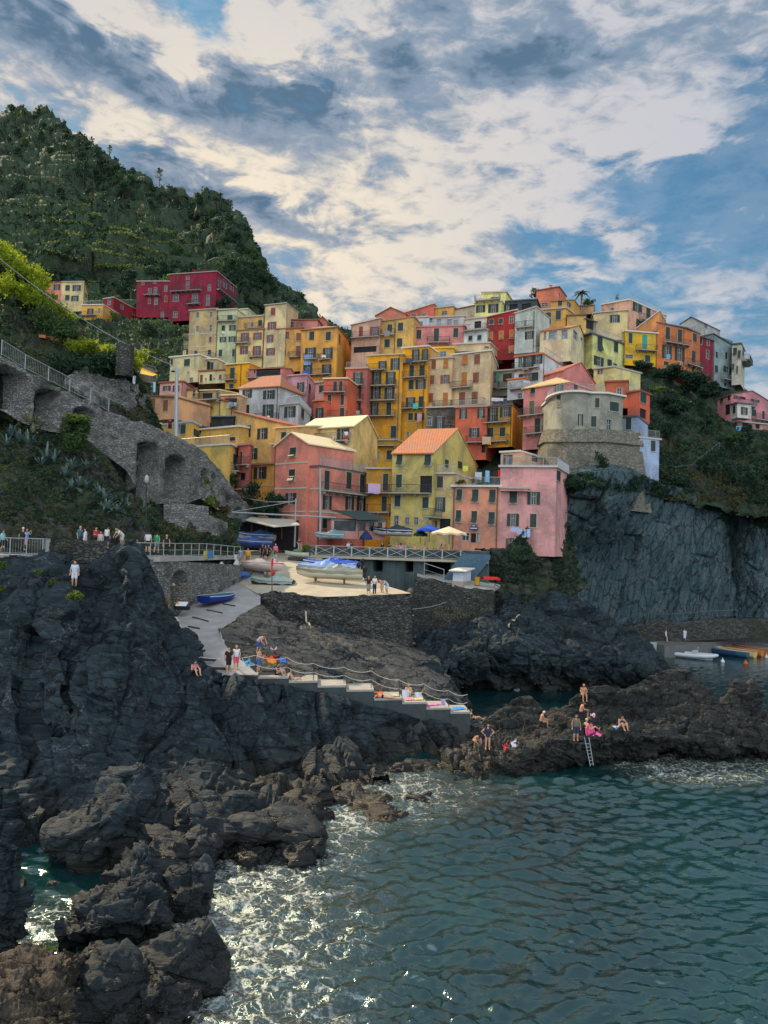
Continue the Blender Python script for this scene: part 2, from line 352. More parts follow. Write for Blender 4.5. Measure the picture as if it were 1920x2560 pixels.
def rockmat(name,c1,c2,c3,veg=None,wet=True,pale=(.30,.32,.33),strat=(R_(25),R_(20)),vegthr=.55,fleck=1.0):
    m,t,b=newmat(name); p=pos(t)
    r=t.a('ShaderNodeVectorRotate',{0:p},rotation_type='EULER_XYZ'); r.inputs['Rotation'].default_value=(strat[0],strat[2] if len(strat)>2 else 0,strat[1])
    sp=t.a('ShaderNodeMapping',{0:r.outputs[0],'Scale':(.5,.5,3.4)}).outputs[0]
    ns=t.noise(sp,1.1,8,.68,.6); nb=t.noise(p,.22,5,.6,.8); nf=t.noise(p,3.2,9,.72,.2); nff=t.noise(sp,4.5,6,.75,.3)
    a=t.mix(t.ss(nb,.34,.66),c1,c2); a=t.mix(t.m('MULTIPLY',t.ss(ns,.46,.72),.7),a,c3); a=t.mix(t.m('MULTIPLY',t.ss(nf,.58,.36),.6),a,tuple(x*.35 for x in c1))
    vo=t.a('ShaderNodeTexVoronoi',{0:t.a('ShaderNodeMapping',{0:t.a('ShaderNodeVectorMath',{0:sp,1:t.a('ShaderNodeVectorMath',{0:t.noise(p,.8,5,.7,out=1),1:(1.6,1.6,1.6)},operation='MULTIPLY').outputs[0]},operation='ADD').outputs[0],'Scale':(1,1,.5)}).outputs[0],'Scale':.62},feature='DISTANCE_TO_EDGE')
    crack=t.ss(vo.outputs[0],.045,.0); a=t.mix(t.m('MULTIPLY',crack,.75),a,(.006,.007,.009))
    # quartz veins and lichen flecks
    q=t.a('ShaderNodeTexVoronoi',{0:t.a('ShaderNodeVectorMath',{0:p,1:t.noise(p,1.7,5,.7,out=1)},operation='ADD').outputs[0],'Scale':.75},feature='DISTANCE_TO_EDGE')
    vein=t.m('MULTIPLY',t.ss(q.outputs[0],.012,.0),t.ss(t.noise(p,.5,4,.6),.5,.62)); a=t.mix(t.m('MULTIPLY',vein,.55*fleck),a,pale)
    fl=t.ss(t.noise(sp,6.5,3,.5,.4),.70,.76); a=t.mix(t.m('MULTIPLY',fl,.5*fleck),a,pale)
    z=t.a('ShaderNodeSeparateXYZ',{0:p}).outputs[2]; up=t.a('ShaderNodeSeparateXYZ',{0:t.a('ShaderNodeNewGeometry').outputs['Normal']}).outputs[2]
    if veg:
        vg=t.m('MULTIPLY',t.ss(t.m('ADD',t.noise(p,.35,7,.65,.4),t.m('MULTIPLY',up,.14)),vegthr,vegthr+.1),.92)
        vc=t.mix(t.noise(p,1.9,5,.7),tuple(x*.45 for x in veg),tuple(x*1.5 for x in veg)); a=t.mix(vg,a,vc)
    rough=.82
    if wet:
        wf=t.ss(t.m('ADD',z,t.m('MULTIPLY',nb,2.2)),3.6,1.2)
        a=t.mix(t.m('MULTIPLY',wf,.72),a,(.011,.010,.008)); 
        al=t.m('MULTIPLY',t.ss(t.m('ADD',z,t.m('MULTIPLY',nf,.8)),1.1,.4),t.ss(nb,.5,.62)); a=t.mix(t.m('MULTIPLY',al,.55),a,(.035,.032,.012))
        rough=t.m('SUBTRACT',.80,t.m('MULTIPLY',wf,.42))
    sset(t,b,'Base Color',a); sset(t,b,'Roughness',rough); sset(t,b,'Specular IOR Level',.35)
    h=t.m('ADD',t.m('ADD',t.m('MULTIPLY',ns,1.0),t.m('MULTIPLY',nf,.5)),t.m('SUBTRACT',t.m('MULTIPLY',nff,.35),t.m('MULTIPLY',crack,.9)))
    bump(t,b,h,.8,.2)
    return m
def leafm(c1,c2,tr=.35):
    k=('l',c1,c2)
    if k in MC: return MC[k]
    m,t,b=newmat('foliage'); p=pos(t)
    oi=t.a('ShaderNodeObjectInfo').outputs['Random']
    n=t.noise(p,.9,4,.7); n2=t.noise(p,9,2,.5)
    a=t.mix(t.m('ADD',t.m('MULTIPLY',t.ss(n,.35,.68),.7),t.m('MULTIPLY',n2,.3)),c1,c2); a=t.mix(t.m('MULTIPLY',oi,.35),a,tuple((x+y)*.35 for x,y in zip(c1,(c2[0],c2[1]*.9,c2[2]))))
    sset(t,b,'Base Color',a); sset(t,b,'Roughness',.65); sset(t,b,'Specular IOR Level',.2)
    tl=t.a('ShaderNodeBsdfTranslucent',{0:t.mix(.0,c2,c2)}); t.l.new(a,tl.inputs[0])
    mx=t.a('ShaderNodeMixShader',{0:tr}); t.l.new(b.outputs[0],mx.inputs[1]); t.l.new(tl.outputs[0],mx.inputs[2])
    o=[n_ for n_ in t.n if n_.type=='OUTPUT_MATERIAL'][0]; t.l.new(mx.outputs[0],o.inputs[0]); MC[k]=m; return m
GREEN=(.008,.030,.024); BROWN=(.20,.062,.022); RED=(.22,.035,.028); TEAL=(.02,.30,.22); ORANGE=(.42,.13,.012)
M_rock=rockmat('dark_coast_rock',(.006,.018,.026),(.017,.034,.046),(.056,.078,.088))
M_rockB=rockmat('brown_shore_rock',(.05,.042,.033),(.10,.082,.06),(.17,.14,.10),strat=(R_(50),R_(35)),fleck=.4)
M_pen=rockmat('layered_shore_rock',(.013,.020,.022),(.030,.034,.034),(.078,.075,.062),strat=(R_(38),R_(30)),fleck=.5)
M_cliff=rockmat('slate_cliff',(.034,.075,.094),(.070,.112,.128),(.13,.155,.155),veg=(.020,.030,.015),vegthr=.60,wet=False,strat=(0,0,R_(82)),fleck=.25)
M_slab=rockmat('tilted_slab_rock',(.075,.072,.066),(.14,.13,.11),(.25,.225,.18),wet=False,strat=(R_(20),R_(15)),fleck=.3)
M_scrub=rockmat('scrubby_rock',(.055,.055,.056),(.085,.082,.08),(.12,.115,.105),veg=(.024,.040,.016),vegthr=.44,wet=False)
M_gslope=rockmat('green_slope',(.045,.048,.045),(.07,.07,.065),(.09,.09,.08),veg=(.016,.034,.015),vegthr=.36,wet=False,fleck=.2)
M_hill=rockmat('hillside_ground',(.045,.060,.040),(.07,.085,.05),(.11,.11,.07),veg=(.020,.045,.020),vegthr=.40,wet=False,fleck=0)
M_stone=stonework((.17,.185,.19),(.38,.37,.34),(.07,.075,.08),3.0)
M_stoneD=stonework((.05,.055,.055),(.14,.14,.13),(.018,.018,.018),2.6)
M_stoneL=stonework((.17,.16,.13),(.34,.32,.26),(.13,.125,.11),2.6,damp=(.07,.085,.075))
M_white=plain((.62,.64,.66),.6,.08); M_cream=plain((.62,.52,.34),.7); M_frame=plain((.36,.37,.35),.6,.06)
M_concr=plain((.34,.33,.30),.9,.3,1.2); M_pave=plain((.40,.36,.28),.9,.28,.8); M_slip=plain((.30,.30,.30),.9,.3,.9)
M_steel=plain((.34,.37,.40),.45,.1,2,.4); M_iron=plain((.035,.04,.045),.6); M_rail=plain((.32,.35,.38),.5,.15,2,.2)
M_rope=plain((.50,.47,.42),.9); M_dark=plain((.012,.013,.016),.7); M_wood=plain((.16,.09,.05),.7,.3,4)
SHM={'g':shutmat(GREEN),'b':shutmat(BROWN),'r':shutmat(RED),'t':shutmat(TEAL),'y':shutmat(ORANGE)}
# ---------------------------------------------------------------- house builder
TR=plain((.46,.44,.36),.8,.1)
def house(label,cr,cs,top,bot,c,roof='flat',W='',B='',_x='',k=None,dep=8,rc=None,name='house',cat='house',rail='',pipes='',wallmat=None,ch='',rim=.35,band=''):
    k=k if k is not None else (1 if len(cs)==3 else 0)
    P=[at(cr,x,top if i==k else top,D) for i,(x,D) in enumerate(cs)]
    T=at(cr,cs[k][0],top,cs[k][1]); z1=T.z; z0=at(cr,cs[k][0],bot,cs[k][1]).z
    P=[Vector((p.x,p.y)) for p in P]; nf=len(P)-1
    if nf==1:
        e=(P[1]-P[0]).normalized(); n=Vector((-e.y,e.x))
        if n.y<0: n=-n
        Q=[P[0],P[1],P[1]+n*dep,P[0]+n*dep]
    elif nf==2: Q=[P[0],P[1],P[2],P[0]+P[2]-P[1]]
    else: Q=P+[P[-1]+Vector((0,dep)),P[0]+Vector((0,dep))]
    base=Vector((P[k].x,P[k].y,z0)); root=thing(name,base,label,cat)
    v3=lambda p,z: Vector((p.x,p.y,z))
    edges=[]
    for i in range(nf):
        e=(P[i+1]-P[i]); L=e.length; e=e/L; n=Vector((e.y,-e.x))
        if n.dot(Vector((CAM.x,CAM.y))-P[i])<0: n=-n
        edges.append((P[i],e,n,L,cs[i][0],cs[i+1][0]))
    def onf(i,x,y):
        p0,e,n,L,_,_=edges[i]; d=ray(cr,x,y); nn=Vector((n.x,n.y,0)); den=d.dot(nn)
        h=CAM+d*((v3(p0,0)-Vector((CAM.x,CAM.y,0))).dot(nn)/den)
        return (Vector((h.x,h.y))-p0).dot(e),h.z
    def face_of(x):
        for i,ed in enumerate(edges):
            if x<ed[5]: return i
        return nf-1
    holes=[[] for _ in range(nf)]; wins=[]
    for tok in [s_.split() for s_ in W.split(';') if s_.strip()]:
        ty=tok[0]; x,y,ww,hh=map(float,tok[1:5]); i=face_of(x); 
        u0,z_=onf(i,x-ww/2,y+hh/2); u1,z2=onf(i,x+ww/2,y-hh/2); zm=onf(i,x,y-hh/2)[1]; zb=onf(i,x,y+hh/2)[1]
        L=edges[i][3]; u0=max(u0,.08); u1=min(u1,L-.08)
        if u1-u0<.25: continue
        zb=max(zb,z0+.1); zm=min(zm,z1-.08) if roof!='gable' else zm
        if zm-zb<.25: continue
        side=0
        if ty in 'oRBT': side=(u1-u0)*.26; a,b_=u0+side,u1-side
        else: a,b_=u0,u1
        if ty in 'oRBnNdTm' and zm<z1: holes[i].append((a,b_,zb,zm))
        wins.append((ty,i,u0,u1,zb,zm,side))
    wb=MB()
    for i,(p0,e,n,L,_,_) in enumerate(edges):
        us=sorted({0,L,*[h[0] for h in holes[i]],*[h[1] for h in holes[i]]}); zs=sorted({z0,z1,*[h[2] for h in holes[i]],*[h[3] for h in holes[i]]})
        for a,b_ in zip(us,us[1:]):
            run=None
            for c0,c1 in zip(zs,zs[1:]):
                um,zm=(a+b_)/2,(c0+c1)/2
                hit=any(h[0]<um<h[1] and h[2]<zm<h[3] for h in holes[i])
                if hit:
                    if run: wb.quad(v3(p0+e*a,run[0]),v3(p0+e*b_,run[0]),v3(p0+e*b_,run[1]),v3(p0+e*a,run[1])); run=None
                else: run=(run[0],c1) if run else (c0,c1)
            if run: wb.quad(v3(p0+e*a,run[0]),v3(p0+e*b_,run[0]),v3(p0+e*b_,run[1]),v3(p0+e*a,run[1]))
        for a,b_,c0,c1 in holes[i]:
            r=-n*.22
            q=[(a,c0),(b_,c0),(b_,c1),(a,c1)]
            for j in range(4):
                m_=(j+1)%4; wb.quad(v3(p0+e*q[j][0],q[j][1]),v3(p0+e*q[m_][0],q[m_][1]),v3(p0+e*q[m_][0]+r,q[m_][1]),v3(p0+e*q[j][0]+r,q[j][1]))
    for i in range(nf,len(Q)): j=(i+1)%len(Q); wb.quad(v3(Q[i],z0),v3(Q[j],z0),v3(Q[j],z1),v3(Q[i],z1))
    wb.v+= [v3(q,z1) for q in Q]; wb.f.append(tuple(range(len(wb.v)-len(Q),len(wb.v))))
    # roof
    rt=roof.split(); rk=rt[0]; rh=[float(x) for x in rt[1:]]; rb=MB()
    cen=sum(Q,Vector((0,0)))/len(Q)
    def exp(o): return [cen+(q-cen)*(1+o/max((q-cen).length,.1)) for q in Q]
    rmat=rc or {'flat':plain((.42,.39,.34),.8),'ridge':tile(),'gable':tile(),'hip':tile(),'shed':plain((.52,.46,.36),.8)}.get(rk,M_concr)
    if rk in('ridge','gable') and len(Q)==4:
        h=rh[0]; X_=exp(rim); s_=0 if rk=='ridge' else 1
        a,b_,c_,d_=[X_[(i+s_)%4] for i in range(4)]   # ridge parallel to a-b
        m1=(b_+c_)/2; m2=(d_+a)/2; zo=z1-.02
        rb.slab([v3(a,zo),v3(b_,zo),v3(m1,zo+h),v3(m2,zo+h)],.16); rb.slab([v3(c_,zo),v3(d_,zo),v3(m2,zo+h+.003),v3(m1,zo+h+.003)],.16)
        a,b_,c_,d_=[Q[(i+s_)%4] for i in range(4)]; m1=(b_+c_)/2; m2=(d_+a)/2
        wb.tri(v3(b_,z1),v3(c_,z1),v3(m1,z1+h-.12)); wb.tri(v3(d_,z1),v3(a,z1),v3(m2,z1+h-.12))
    elif rk=='hip' and len(Q)==4:
        h=rh[0]; X_=exp(rim+.1); a,b_,c_,d_=X_; f=.28
        if (b_-a).length>(d_-a).length: m1=((b_+c_)/2)*(1-f)+((a+d_)/2)*f; m2=((a+d_)/2)*(1-f)+((b_+c_)/2)*f; fs_=[(a,b_,m1,m2),(b_,c_,m1),(c_,d_,m2,m1),(d_,a,m2)]
        else: m1=((a+b_)/2)*(1-f)+((c_+d_)/2)*f; m2=((c_+d_)/2)*(1-f)+((a+b_)/2)*f; fs_=[(b_,c_,m2,m1),(a,b_,m1),(d_,a,m1,m2),(c_,d_,m2)]
        for f_ in fs_: rb.slab([v3(q,z1+(h if (q is m1 or q is m2) else 0)) for q in f_],.15)
    elif rk=='shed' and len(Q)==4:
        X_=exp(rim); zo=[z1+x for x in rh]; rb.slab([v3(X_[i],zo[i]+.15) for i in range(4)],.17)
        for i in range(4):
            j=(i+1)%4
            if rh[i]>.01 or rh[j]>.01: wb.quad(v3(Q[i],z1-.01),v3(Q[j],z1-.01),v3(Q[j],zo[j]),v3(Q[i],zo[i]))
    else: rb.slab([v3(q,z1+.22) for q in exp(rim if not rh else rh[0])],.24)
    wm=wallmat or plaster(c); wb.o('wall',wm,root)
    ro=rb.o('roof',rmat,root)
    for t_ in [s_.split() for s_ in ch.split(';') if s_.strip()]:
        x,y,ww,hh=map(float,t_[:4]); D=cs[k][1]+3; b0=at(cr,x,y+hh/2,D); t0=at(cr,x,y-hh/2,D); wd=ww/CROPS[cr][2]*D/FPX
        q=MB(); q.box((b0.x,b0.y,(b0.z+t0.z)/2-.4),wd,wd,t0.z-b0.z+.8); q.box((b0.x,b0.y,t0.z),wd*1.35,wd*1.35,.12); q.o('chimney',wm,ro)
    # windows
    for ty,i,u0,u1,zb,zt,side in wins:
        p0,e,n,L,_,_=edges[i]; n3=Vector((n.x,n.y,0)); e3=Vector((e.x,e.y,0)); sh_=.23 if (zt>z1 and ty in 'nNmo') else 0; O=lambda u,z,d: v3(p0+e*u,z)+n3*(d+sh_)
        up=Vector((0,0,1)); a,b_=(u0+side,u1-side); fr=.06
        shc={'o':'g','R':'r','B':'b','T':'t','s':'g','q':'y'}.get(ty,ty)
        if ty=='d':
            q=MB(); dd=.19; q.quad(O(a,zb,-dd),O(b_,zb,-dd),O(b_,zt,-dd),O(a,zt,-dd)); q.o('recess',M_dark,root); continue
        if ty in 'gbrtysq':
            f_=MB(); f_.obox(O(a-fr,zb-fr,-.02),e3*(b_-a+2*fr),n3*.045,up*(zt-zb+2*fr)); f_.obox(O(a-.15,zb-fr-.06,0),e3*(b_-a+.3),n3*.12,up*.06)
            wo=f_.o('window',TR,root)
            s_=MB()
            if ty in 'sq':
                zm=zb+(zt-zb)*.45; s_.obox(O(a,zm,.026),e3*(b_-a),n3*.05,up*(zt-zm))
                s_.hexa([O(a,zb+.05,.42),O(b_,zb+.05,.42),O(b_,zb+.05,.47),O(a,zb+.05,.47),O(a,zm,.03),O(b_,zm,.03),O(b_,zm,.08),O(a,zm,.08)])
            else:
                hw=(b_-a)/2-.012; s_.obox(O(a,zb,.026),e3*hw,n3*.05,up*(zt-zb)); s_.obox(O(b_-hw,zb,.026),e3*hw,n3*.05,up*(zt-zb))
            s_.o('shutter',SHM[shc],wo); continue
        g_=MB(); g_.quad(O(a,zb,-.2),O(b_,zb,-.2),O(b_,zt,-.2),O(a,zt,-.2))
        wo=g_.o('window',glassm((.10,.17,.20)) if ty=='N' else glassm(),root)
        f_=MB(); w_=b_-a; h_=zt-zb
        for (x,z,sx,sz) in ((a-.05,zb-.02,.08,h_+.07),(b_-.03,zb-.02,.08,h_+.07),(a-.05,zt-.0,w_+.10,.08),(a-.10,zb-.08,w_+.2,.07)): f_.obox(O(x,z,-.03),e3*sx,n3*.06,up*sz)
        if ty!='m':
            f_.obox(O((a+b_)/2-.04,zb,-.18),e3*.08,n3*.05,up*h_); f_.obox(O(a+.06,zb,-.18),e3*.07,n3*.045,up*h_); f_.obox(O(b_-.13,zb,-.18),e3*.07,n3*.045,up*h_); f_.obox(O(a+.06,zb+h_*.62,-.175),e3*(w_-.12),n3*.03,up*.06)
        f_.o('frame',M_frame,wo)
        if ty in 'oRBT':
            for sgn,uu in((0,u0),(1,b_)):
                s_=MB(); s_.obox(O(uu+.01,zb,.035),e3*(side-.02),n3*.05+e3*(.03 if sgn else -.03),up*(zt-zb)); s_.o('shutter',SHM[shc],wo)
    # balconies: "x0 x1 y [h]"  and terrace rails
    def railing(i,u0,u1,z,dout,h,parent,mt=None,ret=True):
        p0,e,n,L,_,_=edges[i]; n3=Vector((n.x,n.y,0)); q=MB()
        pts=[v3(p0+e*u0,z),v3(p0+e*u0,z)+n3*dout,v3(p0+e*u1,z)+n3*dout,v3(p0+e*u1,z)] if ret else [v3(p0+e*u0,z)+n3*dout,v3(p0+e*u1,z)+n3*dout]
        for a,b_ in zip(pts,pts[1:]):
            d=(b_-a); L_=d.length; m_=max(1,int(L_/.16))
            q.tube([a+Vector((0,0,h)),b_+Vector((0,0,h))],.03,4); q.tube([a+Vector((0,0,.1)),b_+Vector((0,0,.1))],.018,3)
            for j in range(m_+1): c_=a+d*(j/m_); q.tube([c_,c_+Vector((0,0,h))],.013 if j%8 else .025,3,False)
        return q.o('railing',mt or M_iron,parent)
    for t_ in [s_.split() for s_ in B.split(';') if s_.strip()]:
        x0,x1,y=map(float,t_[:3]); i=face_of((x0+x1)/2); u0,z=onf(i,x0,y); u1,_=onf(i,x1,y); dout=float(t_[3]) if len(t_)>3 else .95
        p0,e,n,L,_,_=edges[i]; n3=Vector((n.x,n.y,0)); e3=Vector((e.x,e.y,0)); q=MB()
        q.obox(v3(p0+e*u0,z-.14)-n3*.02,e3*(u1-u0),n3*(dout+.06),Vector((0,0,.14)))
        for j in range(max(2,int((u1-u0)/1.6)+1)):
            uu=u0+.15+(u1-u0-.42)*j/max(1,int((u1-u0)/1.6)); q.obox(v3(p0+e*uu,z-.42),e3*.12,n3*dout*.7,Vector((0,0,.28)))
        bo=q.o('balcony',M_concr,root); railing(i,u0,u1,z,dout,1.0,bo)
    for t_ in [s_.split() for s_ in rail.split(';') if s_.strip()]:   # roof-terrace railing on facade i
        i=int(t_[0]); p=[edges[i]]; railing(i,.05,edges[i][3]-.05,z1+.22,.12,1.0,root,M_rail,False)
    for t_ in pipes.split():
        x=float(t_); i=face_of(x); u,_=onf(i,x,top); p0,e,n,L,_,_=edges[i]; u=min(max(u,.1),L-.1); q=MB(); q.tube([v3(p0+e*u,z0)+Vector((n.x,n.y,0))*.1,v3(p0+e*u,z1-.05)+Vector((n.x,n.y,0))*.1],.06,5); q.o('drainpipe',plain((.12,.07,.05)),root)
    for t_ in band.split():
        i=0; u,z=onf(i,edges[i][4],float(t_)); 
        for (p0,e,n,L,_,_) in edges:
            q=MB(); q.obox(v3(p0,z-.09),Vector((e.x,e.y,0))*L,Vector((n.x,n.y,0))*.05,Vector((0,0,.18))); q.o('string_course',TR,root)
    return root
# ---------------------------------------------------------------- water
def seaV(x,y): return sea('U',x,y,0)
FOAM=[(470,1990,4.5,1.0),(560,1900,4,.9),(420,2100,4,.9),(520,2080,5.5,.85),(640,1990,5,.7),(480,2190,5.5,.9),(620,2150,5,.6),(780,1900,4,.45),(700,1840,4,.8),(620,1800,3,.9),(520,1870,2.5,1.1),(760,1770,2.2,1.3),
(860,1700,4,1.15),(880,1760,3,.8),(950,1735,3,.8),(1000,1705,4,.7),(1440,1640,5.5,1.25),(1520,1650,5,1.1),(1620,1645,5,1.0),(1360,1660,4,.6),(1250,1690,4,.4),(1100,1700,4,.6),(395,2000,2.2,1.5),(380,2030,1.6,1.5),(170,1980,2.5,.8),(90,1990,2.5,.8),(255,2000,1.5,.9),(180,2150,2,.9),(160,2200,1.5,1.3),(1120,1540,5,.7),(1050,1560,4,.8),(1040,1580,3,.9),(560,2000,7,.6),(700,2100,7,.45),(840,2050,7,.25),(430,2060,5,1.0)]
rows=[];y=12.0
while y<150: rows.append(y); y*=1.0056
rows=np.array(rows); nx=430
XX=np.linspace(-1,1,nx)[None,:]*(rows[:,None]*.62+6)+rows[:,None]*.03; YY=np.repeat(rows[:,None],nx,1)
P=np.stack([XX.ravel(),YY.ravel()],1); H=np.zeros(len(P)); r2=np.random.default_rng(3); wx=np.stack([P[:,0]*.13,P[:,1]*.13,np.zeros(len(P))],1); wpx=vn(wx*1.6,4)*1.3; wpy=vn(wx*1.6,5)*1.3
for i in range(46):
    lam=.30*(1.045**i); th=R_(-80)+r2.normal(0,.50); k_=2*math.pi/lam; A=.0150*lam**.9*(1 if lam<1.3 else .52)*(.8+.4*r2.random())
    if lam>5: A*=.45
    ph=k_*((P[:,0]+wpx)*math.cos(th)+(P[:,1]+wpy)*math.sin(th))+r2.random()*6.28; sn=np.sin(ph); H+=A*(sn+.22*np.cos(2*ph))
calm=1-.55*np.clip((P[:,1]-58)/14,0,1); H*=calm*1.15*(.75+.5*vn(wx*1.2+7,9))
fo=np.zeros(len(P))
for ux,uy,r_,st in FOAM:
    c=seaV(ux,uy); d2=((P[:,0]-c.x)**2+((P[:,1]-c.y)*.8)**2)/(r_*r_); fo=np.maximum(fo,st*np.exp(-d2*1.0))+ .05*st*np.exp(-d2*.6)
V=np.stack([P[:,0],P[:,1],H],1)
wm,t,b=newmat('sea_water')
p=pos(t); at_=t.a('ShaderNodeAttribute',attribute_name='foam').outputs['Fac']
q=t.a('ShaderNodeVectorMath',{0:p,1:t.a('ShaderNodeVectorMath',{0:t.noise(p,.55,5,.6,out=1),1:(1.9,1.9,1.9)},operation='MULTIPLY').outputs[0]},operation='ADD').outputs[0]
v1=t.a('ShaderNodeTexVoronoi',{0:t.a('ShaderNodeMapping',{0:q,'Scale':(.9,1.25,1)}).outputs[0],'Scale':.95},feature='DISTANCE_TO_EDGE').outputs[0]
v2=t.a('ShaderNodeTexVoronoi',{0:q,'Scale':3.4},feature='DISTANCE_TO_EDGE').outputs[0]
nz=t.noise(q,.8,7,.7); fine=t.noise(p,7,5,.75)
lace=t.m('MAXIMUM',t.ss(v1,t.m('MULTIPLY',at_,.085),t.m('MULTIPLY',at_,.015)),t.m('MULTIPLY',t.ss(v2,t.m('MULTIPLY',at_,.10),.0),.6))
den=t.ss(t.m('ADD',t.m('ADD',nz,t.m('MULTIPLY',at_,.34)),t.m('MULTIPLY',t.m('SUBTRACT',fine,.5),.9)),.98,1.2)
foam=t.m('MULTIPLY',t.m('MAXIMUM',t.m('MULTIPLY',lace,t.ss(t.m('ADD',t.m('MULTIPLY',at_,.35),nz),.62,.92)),den),t.ss(at_,.28,.9),clamp=True)
foam=t.m('MULTIPLY',foam,t.ss(fine,.38,.60))
deep=t.mix(t.ss(t.noise(p,.09,3,.5),.35,.65),(.001,.013,.016),(.003,.028,.031))
shal=t.m('MULTIPLY',t.ss(at_,.25,1.2),.5); body=t.mix(shal,deep,(.05,.06,.05))
sset(t,b,'Base Color',t.mix(foam,body,(.40,.40,.38))); sset(t,b,'Roughness',t.m('ADD',.10,t.m('MULTIPLY',foam,.7))); sset(t,b,'IOR',2.1); sset(t,b,'Specular Tint',(.72,1.0,.98)); sset(t,b,'Specular IOR Level',.5)
hh=t.m('ADD',t.noise(t.a('ShaderNodeMapping',{0:p,'Rotation':(0,0,R_(8)),'Scale':(.8,1.9,1)}).outputs[0],2.6,3,.55,.5),t.m('MULTIPLY',foam,.4)); bump(t,b,hh,.35,.09)
o=npmesh('sea_water',V,grid_faces(nx,len(rows)),wm,True); tag(o,None,None,None,'structure')
o.data.attributes.new('foam','FLOAT','POINT').data.foreach_set('value',fo.astype(np.float32))
q_=MB(); q_.quad((-400,-60,-.5),(1500,-60,-.5),(1500,1800,-.5),(-400,1800,-.5)); o=q_.o('sea_far_water',wm); tag(o,kind='structure')
# ---------------------------------------------------------------- rocks (rows run from the top edge down, U = pixels of the full view, third value metres ahead)
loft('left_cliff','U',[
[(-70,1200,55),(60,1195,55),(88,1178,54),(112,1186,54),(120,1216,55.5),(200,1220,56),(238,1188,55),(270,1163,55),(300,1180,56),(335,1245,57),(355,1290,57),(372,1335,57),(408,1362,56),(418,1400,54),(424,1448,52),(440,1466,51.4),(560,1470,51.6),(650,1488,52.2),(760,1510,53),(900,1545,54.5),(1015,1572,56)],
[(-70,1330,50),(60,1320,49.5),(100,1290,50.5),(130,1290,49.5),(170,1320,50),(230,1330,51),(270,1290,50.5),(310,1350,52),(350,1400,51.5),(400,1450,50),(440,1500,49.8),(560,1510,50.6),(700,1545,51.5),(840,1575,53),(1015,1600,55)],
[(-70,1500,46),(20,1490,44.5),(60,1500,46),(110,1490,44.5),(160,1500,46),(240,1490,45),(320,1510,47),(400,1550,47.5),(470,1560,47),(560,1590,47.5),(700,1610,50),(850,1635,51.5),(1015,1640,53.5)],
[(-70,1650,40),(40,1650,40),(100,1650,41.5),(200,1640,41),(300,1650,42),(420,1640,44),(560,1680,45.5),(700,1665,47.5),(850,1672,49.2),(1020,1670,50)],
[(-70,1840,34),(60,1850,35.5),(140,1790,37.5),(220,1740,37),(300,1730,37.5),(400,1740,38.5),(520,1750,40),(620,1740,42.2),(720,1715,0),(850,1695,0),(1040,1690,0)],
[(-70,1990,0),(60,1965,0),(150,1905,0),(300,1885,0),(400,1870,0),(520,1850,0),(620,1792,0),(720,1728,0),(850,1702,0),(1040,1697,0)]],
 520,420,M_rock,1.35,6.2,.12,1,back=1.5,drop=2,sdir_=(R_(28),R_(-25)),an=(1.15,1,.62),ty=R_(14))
loft('peninsula_rock','U',[
[(985,1575,57),(1040,1560,58),(1075,1540,59),(1120,1508,60),(1150,1503,60),(1178,1540,60),(1225,1522,58),(1258,1488,58),(1310,1480,58),(1350,1490,58.5),(1400,1462,60),(1440,1448,61),(1480,1445,61),(1515,1468,61),(1552,1512,60),(1590,1466,60),(1612,1474,60),(1628,1461,60),(1646,1500,59),(1659,1558,58),(1760,1572,58)],
[(985,1592,56),(1060,1578,56),(1120,1560,57),(1170,1570,56),(1230,1552,56),(1300,1545,56.3),(1400,1540,57),(1480,1520,57.4),(1560,1555,57),(1625,1545,57),(1760,1600,56)],
[(980,1612,54),(1060,1612,53.5),(1120,1612,53.3),(1180,1598,53),(1240,1590,53),(1300,1586,53.5),(1360,1576,54),(1440,1575,54),(1520,1590,54),(1600,1598,54.5),(1760,1610,55)],
[(980,1650,50.5),(1060,1650,50),(1130,1628,50.5),(1180,1608,51),(1240,1602,51),(1290,1600,51.3),(1350,1588,52),(1440,1598,52.5),(1520,1612,53.5),(1600,1614,54),(1760,1620,54.5)],
[(980,1700,0),(1060,1694,0),(1130,1688,0),(1180,1678,0),(1240,1664,0),(1300,1654,0),(1380,1640,0),(1440,1632,0),(1520,1638,0),(1600,1634,0),(1760,1630,0)]],
 460,230,M_pen,.62,2.6,1.0,2,back=5,drop=6,sdir_=(R_(40),R_(32)))
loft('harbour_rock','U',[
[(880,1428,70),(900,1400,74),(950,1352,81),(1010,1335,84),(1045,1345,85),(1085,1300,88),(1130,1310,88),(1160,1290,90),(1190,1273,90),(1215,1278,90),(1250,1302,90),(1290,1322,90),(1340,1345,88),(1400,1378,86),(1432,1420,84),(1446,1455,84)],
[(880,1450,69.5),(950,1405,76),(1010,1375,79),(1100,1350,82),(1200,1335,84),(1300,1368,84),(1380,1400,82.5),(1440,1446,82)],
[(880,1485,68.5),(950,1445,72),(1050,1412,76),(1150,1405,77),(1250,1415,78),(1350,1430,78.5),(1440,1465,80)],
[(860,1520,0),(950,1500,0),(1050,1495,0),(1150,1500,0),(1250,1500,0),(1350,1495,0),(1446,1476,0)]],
 330,200,M_rock,1.35,4.8,.15,3,back=4,drop=6,sdir_=(R_(20),R_(15)))
